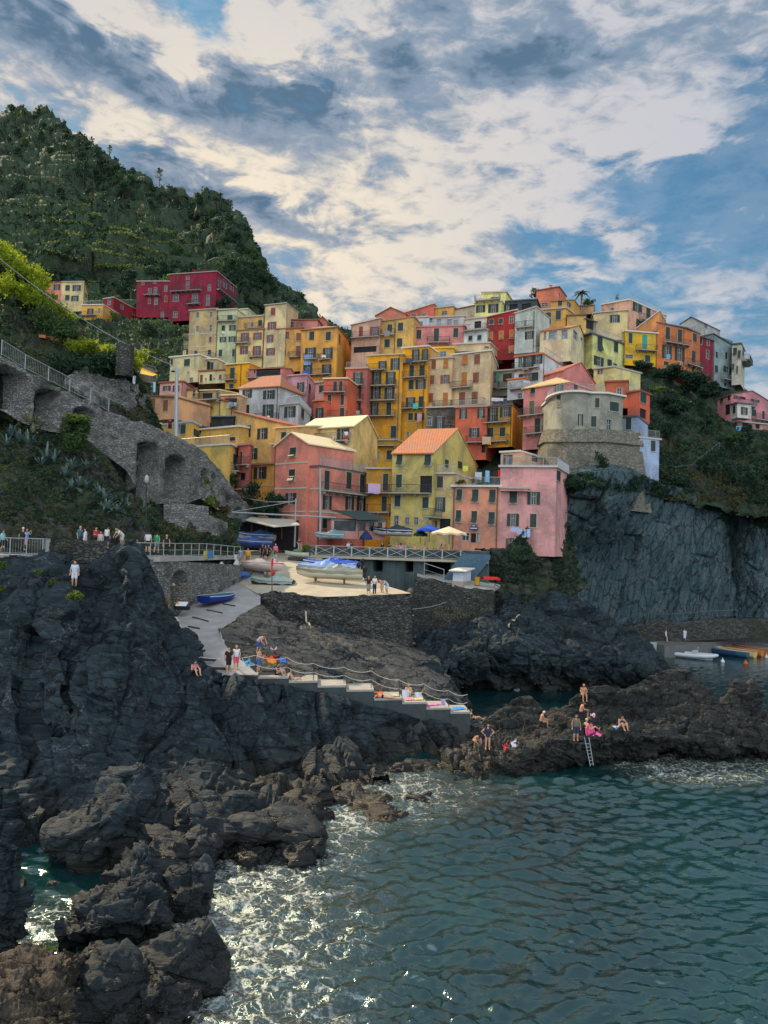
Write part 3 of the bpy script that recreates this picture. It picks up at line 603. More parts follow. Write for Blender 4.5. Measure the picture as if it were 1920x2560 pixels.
loft('slab_rock','U',[
[(470,1361,60.2),(520,1330,64),(562,1305,67.2),(580,1330,68),(640,1345,68.5),(672,1348,68.5),(740,1366,69),(830,1385,69.5),(890,1400,70),(930,1410,73)],
[(484,1385,57.2),(540,1372,60),(600,1372,62),(680,1385,64),(780,1400,66),(880,1425,67.5),(960,1440,70)],
[(498,1403,55.3),(560,1415,56),(640,1425,58),(720,1450,60),(820,1470,62),(920,1485,64),(1000,1505,66)],
[(510,1440,53.6),(600,1465,53.8),(700,1495,55),(800,1520,57),(900,1540,60),(1000,1548,63)],
[(520,1480,52.5),(620,1500,52.5),(700,1520,53.5),(800,1545,55),(900,1570,58),(1000,1560,0)]],
 280,150,M_slab,.40,3.2,.8,4,back=0,sdir_=(R_(30),R_(28)))
loft('dark_rock_foot','U',[
[(640,1352,68.2),(700,1352,68.6),(780,1370,69.2),(870,1395,69.8),(915,1400,72)],
[(650,1395,64.2),(720,1400,65),(800,1415,66.5),(880,1435,67.5),(950,1450,69)],
[(670,1440,59.5),(750,1455,60.5),(830,1475,62),(920,1490,64),(1000,1505,66)],
[(690,1490,55.6),(780,1510,57),(860,1530,59),(940,1545,61),(1010,1560,0)]],
 200,130,M_rock,.7,3.0,.4,14,back=0)
# slate cliff face under the round tower
loft('slate_cliff','U',[
[(1150,1095,98),(1178,1045,101.5),(1240,1024,101),(1330,1014,101),(1380,1022,104),(1430,1050,108.5),(1500,1058,111.5),(1545,1085,112),(1568,1110,113),(1580,1120,117)],
[(1155,1160,96.5),(1220,1120,101.5),(1300,1110,103),(1400,1120,108.5),(1500,1130,111.5),(1560,1150,112.5),(1580,1160,117)],
[(1150,1230,95),(1210,1220,105.5),(1300,1220,109),(1400,1230,110.5),(1500,1240,111.5),(1556,1250,112),(1580,1260,117)],
[(1120,1295,91),(1180,1300,96),(1280,1345,110),(1400,1350,111.5),(1500,1350,112),(1552,1350,112.5),(1580,1350,117)]],
 360,250,M_cliff,1.25,8,0,5,back=6,drop=-2,sdir_=(R_(8),R_(0)),fine=.7,an=(1.35,1,.30),ty=R_(-24))
loft('cove_rock','U',[[(860,1325,90),(950,1345,88),(1010,1345,87),(1070,1325,88)],[(860,1400,80),(940,1395,80),(1000,1375,82),(1060,1350,85)],[(860,1500,72),(940,1480,74),(1000,1440,77),(1060,1400,82)]],110,80,M_rock,.8,3,.3,33,back=0)
loft('right_cliff','U',[
[(1562,1085,122),(1600,1075,118),(1640,1090,115),(1680,1100,114),(1760,1100,114)],
[(1566,1180,122),(1600,1150,117),(1640,1160,114),(1690,1170,113.5),(1760,1180,113)],
[(1568,1260,121),(1600,1240,116),(1640,1250,113.6),(1690,1260,113),(1760,1260,113)],
[(1560,1350,118),(1600,1350,115),(1640,1350,113.4),(1690,1350,113),(1760,1350,113)]],
 150,190,M_cliff,1.1,6,0,6,back=6,drop=-2,sdir_=(R_(5),0),an=(1.2,1,.45))
loft('right_slope','U',[
[(1330,830,140),(1380,800,142),(1430,800,142),(1500,850,143),(1550,900,144),(1600,925,144),(1660,930,143),(1760,930,143)],
[(1330,930,124),(1400,910,126),(1480,930,128),(1560,970,130),(1640,990,130),(1760,1000,130)],
[(1400,1000,112),(1450,1010,114),(1520,1020,115),(1600,1040,117),(1760,1050,118)],
[(1400,1075,108),(1460,1085,109),(1540,1100,110),(1600,1110,111),(1680,1110,110),(1760,1110,110)]],
 230,170,M_gslope,1.0,5,.2,7,back=4,drop=8,smooth=True)
loft('cliff_foot_slope','U',[
[(1025,1185,93),(1090,1184,92.2),(1130,1150,92.8),(1165,1110,96),(1200,1050,103)],
[(1040,1240,91.5),(1090,1235,91),(1140,1225,92),(1180,1190,95),(1230,1150,103)],
[(1045,1285,90),(1100,1280,89.5),(1150,1280,90.5),(1190,1262,94),(1250,1230,101)],
[(1040,1340,87.5),(1100,1335,88),(1160,1322,89),(1210,1312,92),(1260,1325,97)]],
 150,120,M_scrub,.9,3.5,.3,8,back=0)
# left garden slope below and above the arcade
loft('garden_slope','U',[
[(-70,905,68.6),(40,905,69.8),(110,925,70.6),(185,945,72.5),(230,985,75),(262,1040,77),(290,1092,79),(400,1112,82),(445,1112,84),(480,1110,87),(520,1125,92)],
[(-70,985,66),(60,990,66.5),(160,1010,68),(230,1040,71),(262,1080,73.5),(300,1108,76),(400,1128,79),(515,1150,84)],
[(-70,1065,63),(60,1070,63.5),(180,1085,65),(250,1100,67.5),(300,1120,71),(400,1150,75),(510,1175,80)],
[(-70,1140,60),(60,1140,60.5),(180,1140,62),(260,1155,64),(310,1165,67),(400,1180,71),(510,1200,78)],
[(-70,1200,58.5),(60,1200,59),(180,1200,60.5),(300,1210,63.5),(400,1215,67),(510,1215,76)]],
 300,220,M_scrub,.85,3.2,.35,9,back=0)
loft('vineyard_slope','U',[
[(-70,560,95),(0,562,95),(30,590,94),(90,625,92),(150,685,90),(190,722,88),(225,762,86),(290,797,84),(312,840,83.5),(335,900,84),(348,935,84.5)],
[(-70,640,88),(60,690,87),(150,750,85),(230,805,83.5),(300,850,83.3),(345,930,84.2)],
[(-70,755,76),(0,775,76.5),(80,815,77.5),(150,855,78.5),(230,895,80),(310,925,82.5),(348,945,84)],
[(-70,800,75),(0,820,75.5),(80,860,76.5),(150,900,78),(230,930,80),(310,955,83),(348,975,84)]],
 220,160,M_scrub,.9,3.4,.3,10,back=8,drop=4)
# hills
loft('hill','V',[
[(-150,95,520),(0,80,500),(60,66,492),(100,55,488),(150,72,480),(230,60,470),(300,112,455),(350,160,445),(420,198,430),(470,243,420),(530,283,410),(600,342,400),(680,372,390),(760,425,380),(850,452,370),(920,457,360),(980,432,350),(1040,472,345),(1090,512,340),(1115,552,335),(1150,545,332),(1180,592,328),(1220,702,315),(1268,782,302),(1276,850,295),(1292,930,288),(1312,1010,282)],
[(-150,330,400),(0,330,400),(300,350,390),(600,500,370),(850,600,340),(1060,620,318),(1180,740,298),(1240,850,288),(1290,1010,280)],
[(-150,620,300),(0,620,300),(300,640,300),(600,700,300),(850,780,290),(1060,820,282),(1160,900,276),(1260,1030,274)],
[(-150,860,262),(0,860,262),(300,880,260),(600,900,258),(850,930,255),(1060,980,255),(1240,1080,262)],
[(-150,1100,240),(0,1100,238),(300,1100,232),(600,1100,228),(850,1110,228),(1060,1120,235),(1240,1150,245)]],
 420,300,M_hill,6.0,34,.0,11,back=60,drop=20,smooth=False,terr=6.5,fine=.5)
loft('far_hill','V',[
[(1150,800,560),(1240,840,540),(1300,872,530),(1350,912,525),(1400,950,520),(1440,985,520),(1475,1010,515),(1520,1035,512),(1545,1065,510),(1570,1085,508),(1700,1160,500)],
[(1150,950,480),(1300,980,470),(1450,1060,465),(1600,1120,460),(1700,1190,460)],
[(1150,1150,440),(1400,1160,430),(1700,1210,430)]],
 140,60,M_hill,4,22,.1,12,back=40,drop=20)
loft('valley_slope','U',[
[(60,640,236),(180,670,232),(300,690,214),(410,700,205),(430,705,200)],
[(60,740,200),(180,735,195),(300,745,190),(430,750,186)],
[(60,800,176),(200,800,170),(300,800,165),(430,800,160)],
[(180,880,152),(300,880,150),(360,880,148),(440,880,146)]],
 180,140,M_gslope,1.6,8,.1,13,back=0,terr=3.2)
loft('village_hill','U',[
[(395,720,176),(560,705,176),(700,730,178),(780,740,180),(900,710,184),(1040,670,186),(1180,650,186),(1320,690,182),(1420,740,178),(1520,790,180),(1600,830,184),(1700,900,184)],
[(395,830,158),(560,820,160),(760,810,160),(900,820,160),(1100,800,158),(1300,800,156),(1450,850,160),(1620,900,162),(1700,930,162)],
[(340,960,130),(560,960,132),(900,960,140),(1100,960,134),(1240,950,128),(1340,980,122),(1430,980,124),(1560,1000,126)],
[(500,1120,113),(760,1120,112),(1000,1130,112),(1150,1120,110),(1240,1080,110),(1400,1080,112)]],
 130,60,M_gslope,.8,6,.1,15,back=20,drop=2,ground=False)
# paved ground: terrace, quay, slipway, path
def sheet(name,cr,rows,mat,nu=24,nv=24,th=0,dz=0):
    W=[]
    for r in rows: W.append(resample([at(cr,*p) for p in r],nu))
    W=np.array(W); K=len(W); out=[]
    for a in np.linspace(0,K-1,nv): i=min(int(a),K-2); f=a-i; out.append(W[i]*(1-f)+W[i+1]*f)
    P=np.array(out).reshape(-1,3); P[:,2]+=dz; F=grid_faces(nu,nv); o=npmesh(name,P,F,mat,True); tag(o,kind='structure'); GROUND.append((P,F)); return o
ZT=12.72
def flat(name,pts,z,mat,th=.3,kind='structure'):
    q=MB(); q.slab([(x,y,z) for x,y in pts],th); o=q.o(name,mat); tag(o,kind=kind)
    n=len(pts); P=np.array([(x,y,z) for x,y in pts]); 
    F=np.array([(0,i,i+1) for i in range(1,n-1)]); GROUND.append((P,F)); return o
def xy(cr,x,y,D): p=at(cr,x,y,D); return (p.x,p.y)
fa=at('L',335,240,90); fb=at('M',560,268,88)
flat('harbour_terrace',[(fa.x,fa.y),(fb.x,fb.y),(fb.x+3,112),(xy('K',690,200,97)[0],112),xy('K',640,200,94),xy('K',1240,240,92.5)],ZT,M_pave)
sheet('slipway_head','K',[[(560,272,100),(1000,262,102),(1400,262,102)],[(640,300,92.5),(900,296,93),(1100,296,92.5),(1320,300,91)],[(700,385,78),(900,392,84.5),(1150,397,84),(1728,470,85)]],M_pave)
sheet('quay','K',[[(690,385,80),(900,392,84.5),(1150,397,84),(1500,440,85),(1760,500,84)],[(640,520,78.6),(800,520,78),(1000,520,77),(1300,520,77),(1700,530,79),(1968,575,77)],[(840,640,71),(980,612,70.6),(1100,630,70),(1388,668,69),(1800,655,70),(2170,636,71)]],M_pave,40,24,dz=.03)
sheet('slipway','K',[[(600,430,79),(700,430,79),(900,440,79)],[(600,520,78),(760,530,77.5),(900,545,76.5)],[(400,620,74),(650,628,72),(868,645,71)],[(240,730,68),(500,730,67),(700,728,67),(868,728,67)],[(150,830,64),(400,840,63.5),(600,860,63.2),(700,832,63.8)],[(180,900,61),(380,930,60.5),(515,950,60)],[(220,1010,58),(400,1020,58),(535,1040,57.6)],[(220,1160,55),(400,1150,55),(600,1125,55.4)],[(240,1340,51.8),(500,1345,51.6),(850,1335,52)]],M_slip,40,60)
flat('cliff_path',[xy('J',-300,330,56),xy('J',400,340,57.3),xy('J',900,360,59.6),xy('K',0,330,61.6),xy('K',690,385,77),xy('K',640,320,84),xy('K',560,300,92),xy('K',300,240,74),xy('J',1000,300,67),xy('J',-300,290,62)],ZT-.02,M_concr,.35)
flat('landing_path',[(lambda p:(p.x,p.y))(sea('N',x,y,1.6)) for x,y in((640,1140),(640,1060),(900,1040),(1300,1000),(1700,990),(1700,1062),(1300,1095),(1080,1125),(800,1150),(700,1150))],1.6,plain((.12,.125,.125),.9,.3,1),1.9)
# submerged and shoreline boulders, each a rock of its own
def boulder(cr,x,y,w,h,D,label,mat=None,seed=0,dy=.8,tilt=0,n=56,amp=.16):
    c=at(cr,x,y,D); s=D/FPX/CROPS[cr][2]; rx=w*s/2; rz=h*s/2; ry=rx*dy
    u,v=np.meshgrid(np.linspace(0,2*np.pi,n*2),np.linspace(.001,np.pi-.001,n)); d=np.stack([np.sin(v)*np.cos(u),np.sin(v)*np.sin(u),np.cos(v)],-1).reshape(-1,3); r3=rot3(d,R_(seed*31),R_(seed*17)); r3=np.sign(r3)*np.abs(r3)**.68; Mi=np.array(Matrix.Rotation(R_(seed*17),3,'Z')@Matrix.Rotation(R_(seed*31),3,'X')); d=r3@Mi
    P=d*np.array([rx,ry,rz]); M_=np.array(Matrix.Rotation(R_(tilt),3,'Y')); P=P@M_.T; sc_=max(rx,rz)
    f1,c1=facets((P+c)/(sc_*1.15),seed); f2,c2=facets((P+c)/(sc_*.45),seed+9); f3,_=facets((P+c)/(sc_*.14),seed+19); st=fbm(rot3(P+np.array(c),R_(40),R_(30))*np.array([.5,.5,4])/sc_*1.4,4,seed)
    k=f1*.80+f2*.26+f3*.05+st*.05-.12*np.clip(.1-c1,0,.1)/.1; P=P+d*(k*sc_*amp*3)[:,None]
    o=npmesh('rock',P+np.array(c),grid_faces(n*2,n),mat or M_rock,False); tag(o,label,'rock','rocks along the waterline'); GROUND.append((P+np.array(c),grid_faces(n*2,n))); return o
loft('tall_shore_rock','U',[[(115,2000,27),(160,1950,28),(205,1895,29),(250,1850,30),(285,1826,30.4),(312,1822,30.4),(330,1850,30.2),(345,1895,29.6),(362,1960,28.6),(372,1990,28)],
 [(118,2015,26.6),(200,1960,27),(270,1920,27.4),(320,1930,27.6),(365,1985,27.8)],[(125,2030,26.4),(220,2010,26),(290,2000,26.4),(340,2000,27),(372,2010,27.4)],[(130,2040,0),(230,2040,0),(300,2040,0),(350,2035,0),(380,2030,0)]],170,130,M_rock,.42,1.9,.5,21,back=2.5,drop=3,label='tall dark wedge shaped rock leaning left above the surf',cat='rock',kind=None,edge0=False)
loft('foreground_crag','U',[[(-90,2052,22.5),(0,2050,22.6),(60,2042,23),(110,2052,23.4),(140,2045,23.6),(160,2075,23.4),(170,2130,22.8)],
 [(-90,2110,20.5),(0,2100,20.6),(60,2095,20.8),(120,2105,21),(165,2150,21.6)],[(-90,2170,19),(0,2165,19),(80,2165,19.4),(140,2180,20),(168,2200,20.8)],[(-90,2280,17.6),(0,2280,17.8),(80,2275,18),(130,2265,18.6),(160,2255,19.6)]],200,150,M_rockB,.34,1.3,.9,22,back=3,drop=2,label='brown sunlit crag with a little grass in the bottom left corner',cat='rock',kind=None,edge0=False)
loft('left_pillar_rock','U',[[(-90,1700,27),(0,1702,27),(20,1705,27.2),(30,1735,27.4)],[(-90,1790,26.5),(20,1780,26.6),(48,1790,27),(44,1800,27.4)],[(-90,1860,26),(10,1860,26),(40,1870,26.4),(48,1880,26.8)],[(-90,1950,25.5),(20,1950,25.6),(48,1955,26),(50,1960,26.6)],[(-90,2060,25.4),(10,2060,25.4),(25,2050,25.6),(30,2040,26)]],90,190,M_rock,.4,1.2,.2,23,back=2,drop=2,label='upright pale edged rock pillar on the left edge above the dark gap',cat='rock',kind=None,edge0=False)
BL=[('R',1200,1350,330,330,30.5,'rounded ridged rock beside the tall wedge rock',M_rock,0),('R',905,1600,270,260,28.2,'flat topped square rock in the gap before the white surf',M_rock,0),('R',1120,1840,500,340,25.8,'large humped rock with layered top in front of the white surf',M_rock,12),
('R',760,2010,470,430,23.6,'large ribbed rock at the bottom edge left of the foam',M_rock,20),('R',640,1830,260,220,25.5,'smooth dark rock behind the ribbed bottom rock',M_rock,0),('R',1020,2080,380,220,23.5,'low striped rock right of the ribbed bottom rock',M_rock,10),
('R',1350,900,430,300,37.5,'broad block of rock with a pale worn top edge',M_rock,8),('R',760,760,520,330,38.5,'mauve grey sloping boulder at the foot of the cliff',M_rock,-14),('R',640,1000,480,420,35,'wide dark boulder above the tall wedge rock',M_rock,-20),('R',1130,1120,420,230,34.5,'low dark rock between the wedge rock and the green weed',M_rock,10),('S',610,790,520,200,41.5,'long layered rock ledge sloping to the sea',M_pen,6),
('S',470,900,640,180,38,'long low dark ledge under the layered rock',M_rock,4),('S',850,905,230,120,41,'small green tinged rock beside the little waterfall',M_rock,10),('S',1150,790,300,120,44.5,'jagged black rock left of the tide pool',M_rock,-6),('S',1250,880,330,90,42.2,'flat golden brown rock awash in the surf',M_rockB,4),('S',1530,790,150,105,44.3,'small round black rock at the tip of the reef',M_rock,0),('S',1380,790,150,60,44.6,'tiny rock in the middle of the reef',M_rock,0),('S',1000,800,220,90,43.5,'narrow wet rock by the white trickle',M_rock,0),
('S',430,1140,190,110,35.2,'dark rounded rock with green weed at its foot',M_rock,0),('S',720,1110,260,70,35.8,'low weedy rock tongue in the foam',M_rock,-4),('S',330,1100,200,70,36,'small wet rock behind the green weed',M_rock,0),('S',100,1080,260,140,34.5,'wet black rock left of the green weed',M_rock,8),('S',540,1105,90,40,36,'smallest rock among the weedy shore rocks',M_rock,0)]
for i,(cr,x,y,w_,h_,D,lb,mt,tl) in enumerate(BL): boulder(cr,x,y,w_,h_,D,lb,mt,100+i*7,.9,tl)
# ---------------------------------------------------------------- houses
YEL=(.70,.38,.05); YEL2=(.68,.42,.11); OCH=(.55,.38,.15); CRM=(.66,.53,.27); BEI=(.62,.46,.27); PNK=(.64,.27,.22); SAL=(.66,.27,.17); COR=(.60,.17,.09)
ROSE=(.62,.25,.23); LIL=(.56,.31,.36); REDW=(.33,.045,.04); CRIM=(.235,.03,.05); WHT=(.62,.65,.66); GRY=(.50,.52,.54); OLV=(.50,.42,.16); ORG=(.60,.27,.09); PLY=(.70,.66,.26)
TIN=plain((.70,.58,.36),.7,.12,2); SLAB=plain((.45,.42,.37),.8); SLABW=plain((.62,.60,.56),.8); DRED=plain((.30,.09,.06),.8); DTILE=tile((.20,.10,.065)); DGREY=plain((.10,.11,.12),.8)
# far left hillside
house('crimson palazzo main block on the green hillside, three storeys with long balconies','V',[(820,226),(1045,222),(1140,236)],862,1088,CRIM,'flat','n 905 878 16 16;n 848 975 26 32;n 940 975 28 38;n 905 912 16 30;n 1010 925 15 28;n 1003 985 16 48;n 845 1055 20 28;n 1058 900 16 40;n 1085 908 20 34;n 1118 920 18 34','825 975 945;905 970 1005;1045 1138 928',k=0,name='large_house',ch='938 850 14 20;995 852 16 16',rc=plain((.38,.28,.22)))
house('dark crimson wing with framed windows left of the palazzo main block','V',[(662,228),(820,227)],895,1068,CRIM,'flat','r 690 905 12 10;r 745 898 12 10;n 722 942 15 28;n 750 938 15 28;n 800 928 14 28;r 720 990 12 22;r 800 978 16 28;n 752 990 16 30;n 783 1058 14 30','698 775 960','',k=0,name='house')
house('small lower crimson annex at the left end of the palazzo','V',[(500,222),(550,220),(665,232)],972,1070,(.27,.03,.045),'flat','n 527 993 15 26;n 526 1042 15 28;n 588 1018 14 20;n 640 960 12 26;n 645 1050 12 16','',name='house')
house('cream house with a columned roof terrace below the small crimson annex','V',[(395,214),(498,213)],1010,1082,YEL2,'flat','o 436 1040 30 30;n 478 1035 10 22','392 470 1060','',rail='0',rc=SLABW)
house('salmon half of the twin hillside houses among the trees','V',[(214,232),(297,231)],898,1030,SAL,'ridge 1.2','o 275 922 32 28;o 262 970 36 22')
house('cream half of the twin hillside houses with green shutters','V',[(298,231),(405,230),(426,240)],898,1040,CRM,'flat','g 326 925 22 26;o 370 926 40 28;g 325 972 22 24;o 362 976 36 26;n 415 965 10 20','',k=0)
house('tiny pink hut high on the slope at the left edge','V',[(22,340),(92,338)],762,812,(.5,.13,.17),'shed 0 1.2 1.2 0','n 60 785 12 14','',name='hut',cat='hut')
house('small grey stone shed beside the pink hut on the slope','V',[(93,336),(150,338)],785,838,(.26,.28,.28),'shed 2 0 0 2','n 100 795 8 14','',name='hut',cat='hut')
# row B back left
house('weathered ochre tower house with blind painted panels, leftmost of the upper row','B',[(258,163),(495,161)],268,690,(.50,.38,.20),'flat','n 325 302 26 44;n 442 298 26 44;n 324 422 24 44;n 438 416 26 56;r 436 512 22 46;g 310 636 28 50;g 428 625 28 42','345 480 685 2.2','',band='470 580',name='tall_house',rc=plain((.35,.28,.2)))
house('pale green house with a laundry line and a shaded top balcony','B',[(497,161),(663,160)],262,800,(.50,.54,.33),'flat','g 605 328 44 50;g 548 418 30 48;o 627 414 55 48;o 545 515 56 46;o 622 511 58 46;g 523 631 30 58;g 639 628 30 60','505 660 360','',pipes='495',name='tall_house')
house('small pale roof room with a green slit window behind the pale green house','B',[(664,166),(760,165),(832,170)],262,330,(.56,.56,.36),'flat','g 690 295 20 36','',k=0)
house('ochre and cream house with wine red shutters and a recessed top terrace','B',[(665,158),(900,156)],442,760,(.62,.50,.24),'flat','R 735 492 72 72;R 843 486 72 62;R 727 607 70 68;R 838 612 72 84','660 782 550;780 893 668','',name='tall_house',rc=plain((.30,.12,.08)),pipes='898')
house('ochre attic with an open terrace on top of the house with wine red shutters','B',[(665,161),(893,159)],328,440,(.64,.46,.17),'flat','n 797 385 22 36;g 865 372 32 50','745 890 425','',name='attic_room',cat='attic')
house('tall narrow beige tower house with red shutters and a single pitched roof','B',[(905,156),(1093,154),(1196,168)],222,760,(.62,.52,.30),'shed 0 0 2.4 2.4','r 977 273 40 64;R 968 396 76 66;R 952 507 58 64;R 957 620 76 62','',k=0,name='tall_house',rc=plain((.40,.36,.28)),pipes='908')
house('low pink attic house with an air conditioner left of the coral roof','B',[(1085,160),(1362,159)],350,480,(.58,.25,.22),'flat','n 1140 390 34 54','1090 1230 425','',rc=DRED)
house('small coral roof room behind the big golden house','B',[(1362,164),(1445,164)],350,470,(.62,.24,.16),'gable 1','','')
house('golden yellow house with brown shutters and one small balcony','B',[(1003,155),(1224,153)],432,800,YEL2,'flat','R 1082 478 68 60;b 1198 490 42 66;b 1070 628 40 68;b 1194 612 42 86','1120 1214 672','',rc=DRED,pipes='1028',name='tall_house')
house('big golden house with a low hipped roof, green shutters and blue laundry','B',[(1226,149),(1535,146),(1656,158)],405,900,(.70,.40,.09),'hip 1.4','g 1312 482 44 72;g 1455 484 44 72;n 1262 478 12 50;o 1300 640 96 110;o 1450 640 86 108;o 1277 770 78 100;o 1440 778 82 96;r 1549 508 18 76;g 1637 535 18 66','1255 1365 690;1383 1490 692;1285 1485 825','',name='tall_house',rc=tile((.34,.17,.09)))
house('cream two storey house with chimneys below the ochre tower','B',[(90,146),(340,143)],672,900,(.58,.52,.30),'flat','g 103 708 20 54;g 234 713 50 58;n 244 799 14 14;n 270 865 30 40','',ch='204 630 12 30;218 628 10 34',rc=SLABW)
house('cream wing with a roofed loggia right of the two storey cream house','B',[(340,145),(492,144)],690,800,(.55,.50,.30),'flat','d 418 745 34 84;g 450 745 28 70','',rc=SLABW)
house('low cream arcade house with three arched brown doors','B',[(340,142),(572,140)],792,900,(.62,.56,.32),'flat','b 358 852 26 66;d 437 843 26 56;b 522 838 24 36;n 397 858 12 14;n 468 855 12 16','',rc=DRED)
house('bright yellow orange house with a tin roof and one long green door','B',[(570,139),(772,137),(935,150)],735,945,(.70,.40,.03),'shed 0 0 1.6 1.6','g 626 808 42 100;g 618 918 36 42;g 771 778 12 46','575 665 868','',k=0,rc=TIN,pipes='702')
house('rose pink house with a deep roof terrace under a tiled canopy','B',[(765,136),(1060,134),(1196,146)],768,960,ROSE,'ridge 1.3','m 818 792 20 32;d 935 802 210 88;n 1098 775 18 36;n 968 885 36 26','765 1040 850','',k=0)
house('lilac house with green shutters and a small balcony beside the grey house roof','B',[(1108,134),(1272,132),(1342,140)],835,1120,LIL,'flat','o 1216 932 62 92;g 1292 930 18 62','1170 1270 985','',k=0,rc=plain((.5,.28,.3)))
house('narrow pale pink house front between the lilac and the coral houses','B',[(1342,133),(1420,132)],892,1180,(.60,.33,.30),'flat','g 1393 941 36 60','')
house('coral house with green doors and one long balcony','B',[(1418,131),(1622,130)],858,1260,COR,'flat','g 1513 920 32 88;g 1563 918 32 88;g 1465 1035 32 88;g 1575 1036 32 88;o 1382 1150 72 92;g 1573 1150 40 92','1415 1612 972;1335 1620 1188','',rc=TIN)
house('dark coral lower wing with a pair of shutters left of the coral house','B',[(1330,130),(1420,129)],1050,1260,COR,'flat','o 1382 1152 72 96','',rc=plain((.5,.2,.12)))
house('pale grey house with green shutters under a red hipped tile roof','B',[(685,122),(1032,119)],938,1290,GRY,'hip 2.6','o 755 983 82 70;o 943 991 102 74;g 748 1124 50 88;o 935 1134 96 116;n 940 1250 50 20','835 1026 1218','',dep=7,name='house',pipes='1018',rc=tile((.46,.17,.085)))
house('pale grey wing with a green railed roof terrace right of the hipped grey house','B',[(1034,118),(1196,116),(1302,127)],1084,1290,GRY,'flat','o 1125 1139 100 94;g 1230 1155 26 84','',k=0,rail='0;1')
house('recessed dark green glazed room on the grey wing terrace','B',[(1036,123),(1100,122),(1200,128)],965,1090,GRY,'shed 0 0 1.4 1.4','g 1110 1035 40 80','',rc=tile((.46,.17,.085)))
house('salmon and lilac house behind the lamp post at the left edge of the village','B',[(0,138),(203,136),(332,144)],893,1090,(.62,.31,.28),'flat','o 60 936 66 42;o 140 938 56 52','',k=0,rc=DRED,pipes='195')
house('small peach house with brown arched shutters nearest the arcade wall','I',[(1302,112),(1515,110)],448,660,(.68,.38,.21),'shed 0 -.5 -.5 0','b 1322 520 40 96;b 1432 530 42 92','',rc=DTILE)
house('grey house with an orange awning above the laundry corner','I',[(1150,104),(1222,103)],190,330,(.20,.19,.17),'shed .6 0 0 .6','g 1180 240 26 60','',dep=2,rc=DGREY)
house('yellow corner house with a thatched looking porch roof','B',[(235,121),(320,120),(345,124)],952,1200,(.68,.52,.20),'flat','g 296 980 20 50;o 272 1090 60 52','',k=0,rc=DTILE)
house('cream house with a shaded porch terrace and one green window','B',[(322,119),(528,117)],1052,1240,(.68,.53,.21),'flat','g 403 1104 44 76','318 524 1046 1.2','',rc=DRED,pipes='520')
house('dark porch room with glazing above the cream porch terrace','B',[(345,122),(520,121)],975,1050,(.45,.38,.2),'shed .3 .3 1.2 1.2','d 410 1008 90 66;n 500 1000 30 50','',rc=TIN)
house('peach house with white laundry on its balcony right of the cream porch house','B',[(527,120),(684,119)],1002,1220,(.64,.40,.25),'flat','g 570 1140 30 48;g 610 1140 26 46;d 610 1050 110 60','527 680 1096','',rc=TIN)
# right of centre
house('rose beige house with two stacked terraces and a cream awning','C',[(133,150),(380,148)],392,760,(.58,.36,.27),'shed 0 1 1.6 .8','r 215 452 36 100;R 335 448 80 90;d 250 600 200 50','140 380 505','',name='tall_house',pipes='135')
house('olive yellow house with white framed green windows','C',[(382,149),(672,147)],362,720,(.60,.43,.13),'shed 0 .6 .6 0','g 465 415 42 62;g 558 404 46 70;g 442 547 46 68;g 550 541 46 72','395 515 480','',pipes='512 375',name='tall_house',rc=plain((.36,.22,.14)))
house('coral gabled house on the skyline behind the olive yellow house','C',[(345,163),(602,161)],308,420,(.66,.27,.16),'gable 1.7','','',rc=DRED)
house('long low red roofed house on the skyline with small windows','C',[(600,164),(845,162)],285,420,(.55,.17,.11),'shed 0 1.6 1.6 0','n 672 303 44 20;n 760 298 40 18','')
house('yellow skyline house with curved parapet walls','C',[(832,163),(1012,161)],248,330,(.62,.40,.10),'flat','n 937 286 52 30','',rail='0')
house('long dark roofed pale house right of the yellow skyline house','C',[(1012,162),(1205,161)],262,340,(.50,.42,.33),'shed 0 .9 .9 0','n 1120 262 110 16','',rc=DTILE)
house('pink house with white framed green windows and a central balcony','C',[(667,149),(1112,147)],410,660,ROSE,'flat','g 717 470 42 78;g 868 478 46 120;g 1035 456 44 80','790 985 545','',rail='0',rc=plain((.5,.2,.18)),name='house')
house('white roof studio with an outside stair behind the pink house terrace','C',[(672,153),(800,152)],330,410,(.50,.56,.62),'flat','n 735 375 30 30','')
house('white glazed roof room with plants above the pink house','C',[(800,153),(1108,151)],330,410,(.56,.56,.55),'flat','n 820 350 26 30;N 890 370 40 60;N 980 370 44 60;N 1035 372 38 56','')
house('white house with slanted window flaps under a railed terrace','C',[(1108,147),(1305,145)],450,720,WHT,'flat','s 1162 503 34 42;s 1240 498 34 42','1110 1300 445','')
house('white terrace room with a dark loggia above the slanted flap windows','C',[(1112,150),(1302,148)],345,450,(.58,.55,.50),'flat','d 1225 385 60 60','')
house('dark red house with orange window flaps','C',[(1306,146),(1560,144)],322,700,REDW,'shed 0 1.0 1.0 0','s 1343 362 40 46;s 1425 356 36 46;n 1517 344 40 56;q 1335 482 38 62;q 1427 475 38 66;q 1518 467 38 70;q 1515 598 40 56','')
house('lemon yellow top house under a white pergola frame','C',[(1200,158),(1430,156)],200,330,PLY,'flat','o 1250 250 78 62;o 1360 246 88 74','1210 1420 192 1.4','',rc=SLABW)
house('small lemon penthouse with a sliding door inside the white pergola','C',[(1262,161),(1470,160),(1525,166)],112,200,PLY,'flat','n 1372 170 72 42','',k=0)
house('dark glazed roof restaurant with a canopy on the skyline','D',[(225,158),(490,156)],188,300,(.06,.09,.10),'flat','d 280 240 90 60;d 400 235 80 66;n 230 245 40 40','',rc=DGREY)
house('pale mint house with a plant filled balcony right of the dark red house','D',[(305,143),(487,141)],292,640,(.54,.60,.55),'shed 0 .8 .8 0','n 392 375 22 52;o 428 477 78 68','320 470 420','',pipes='468')
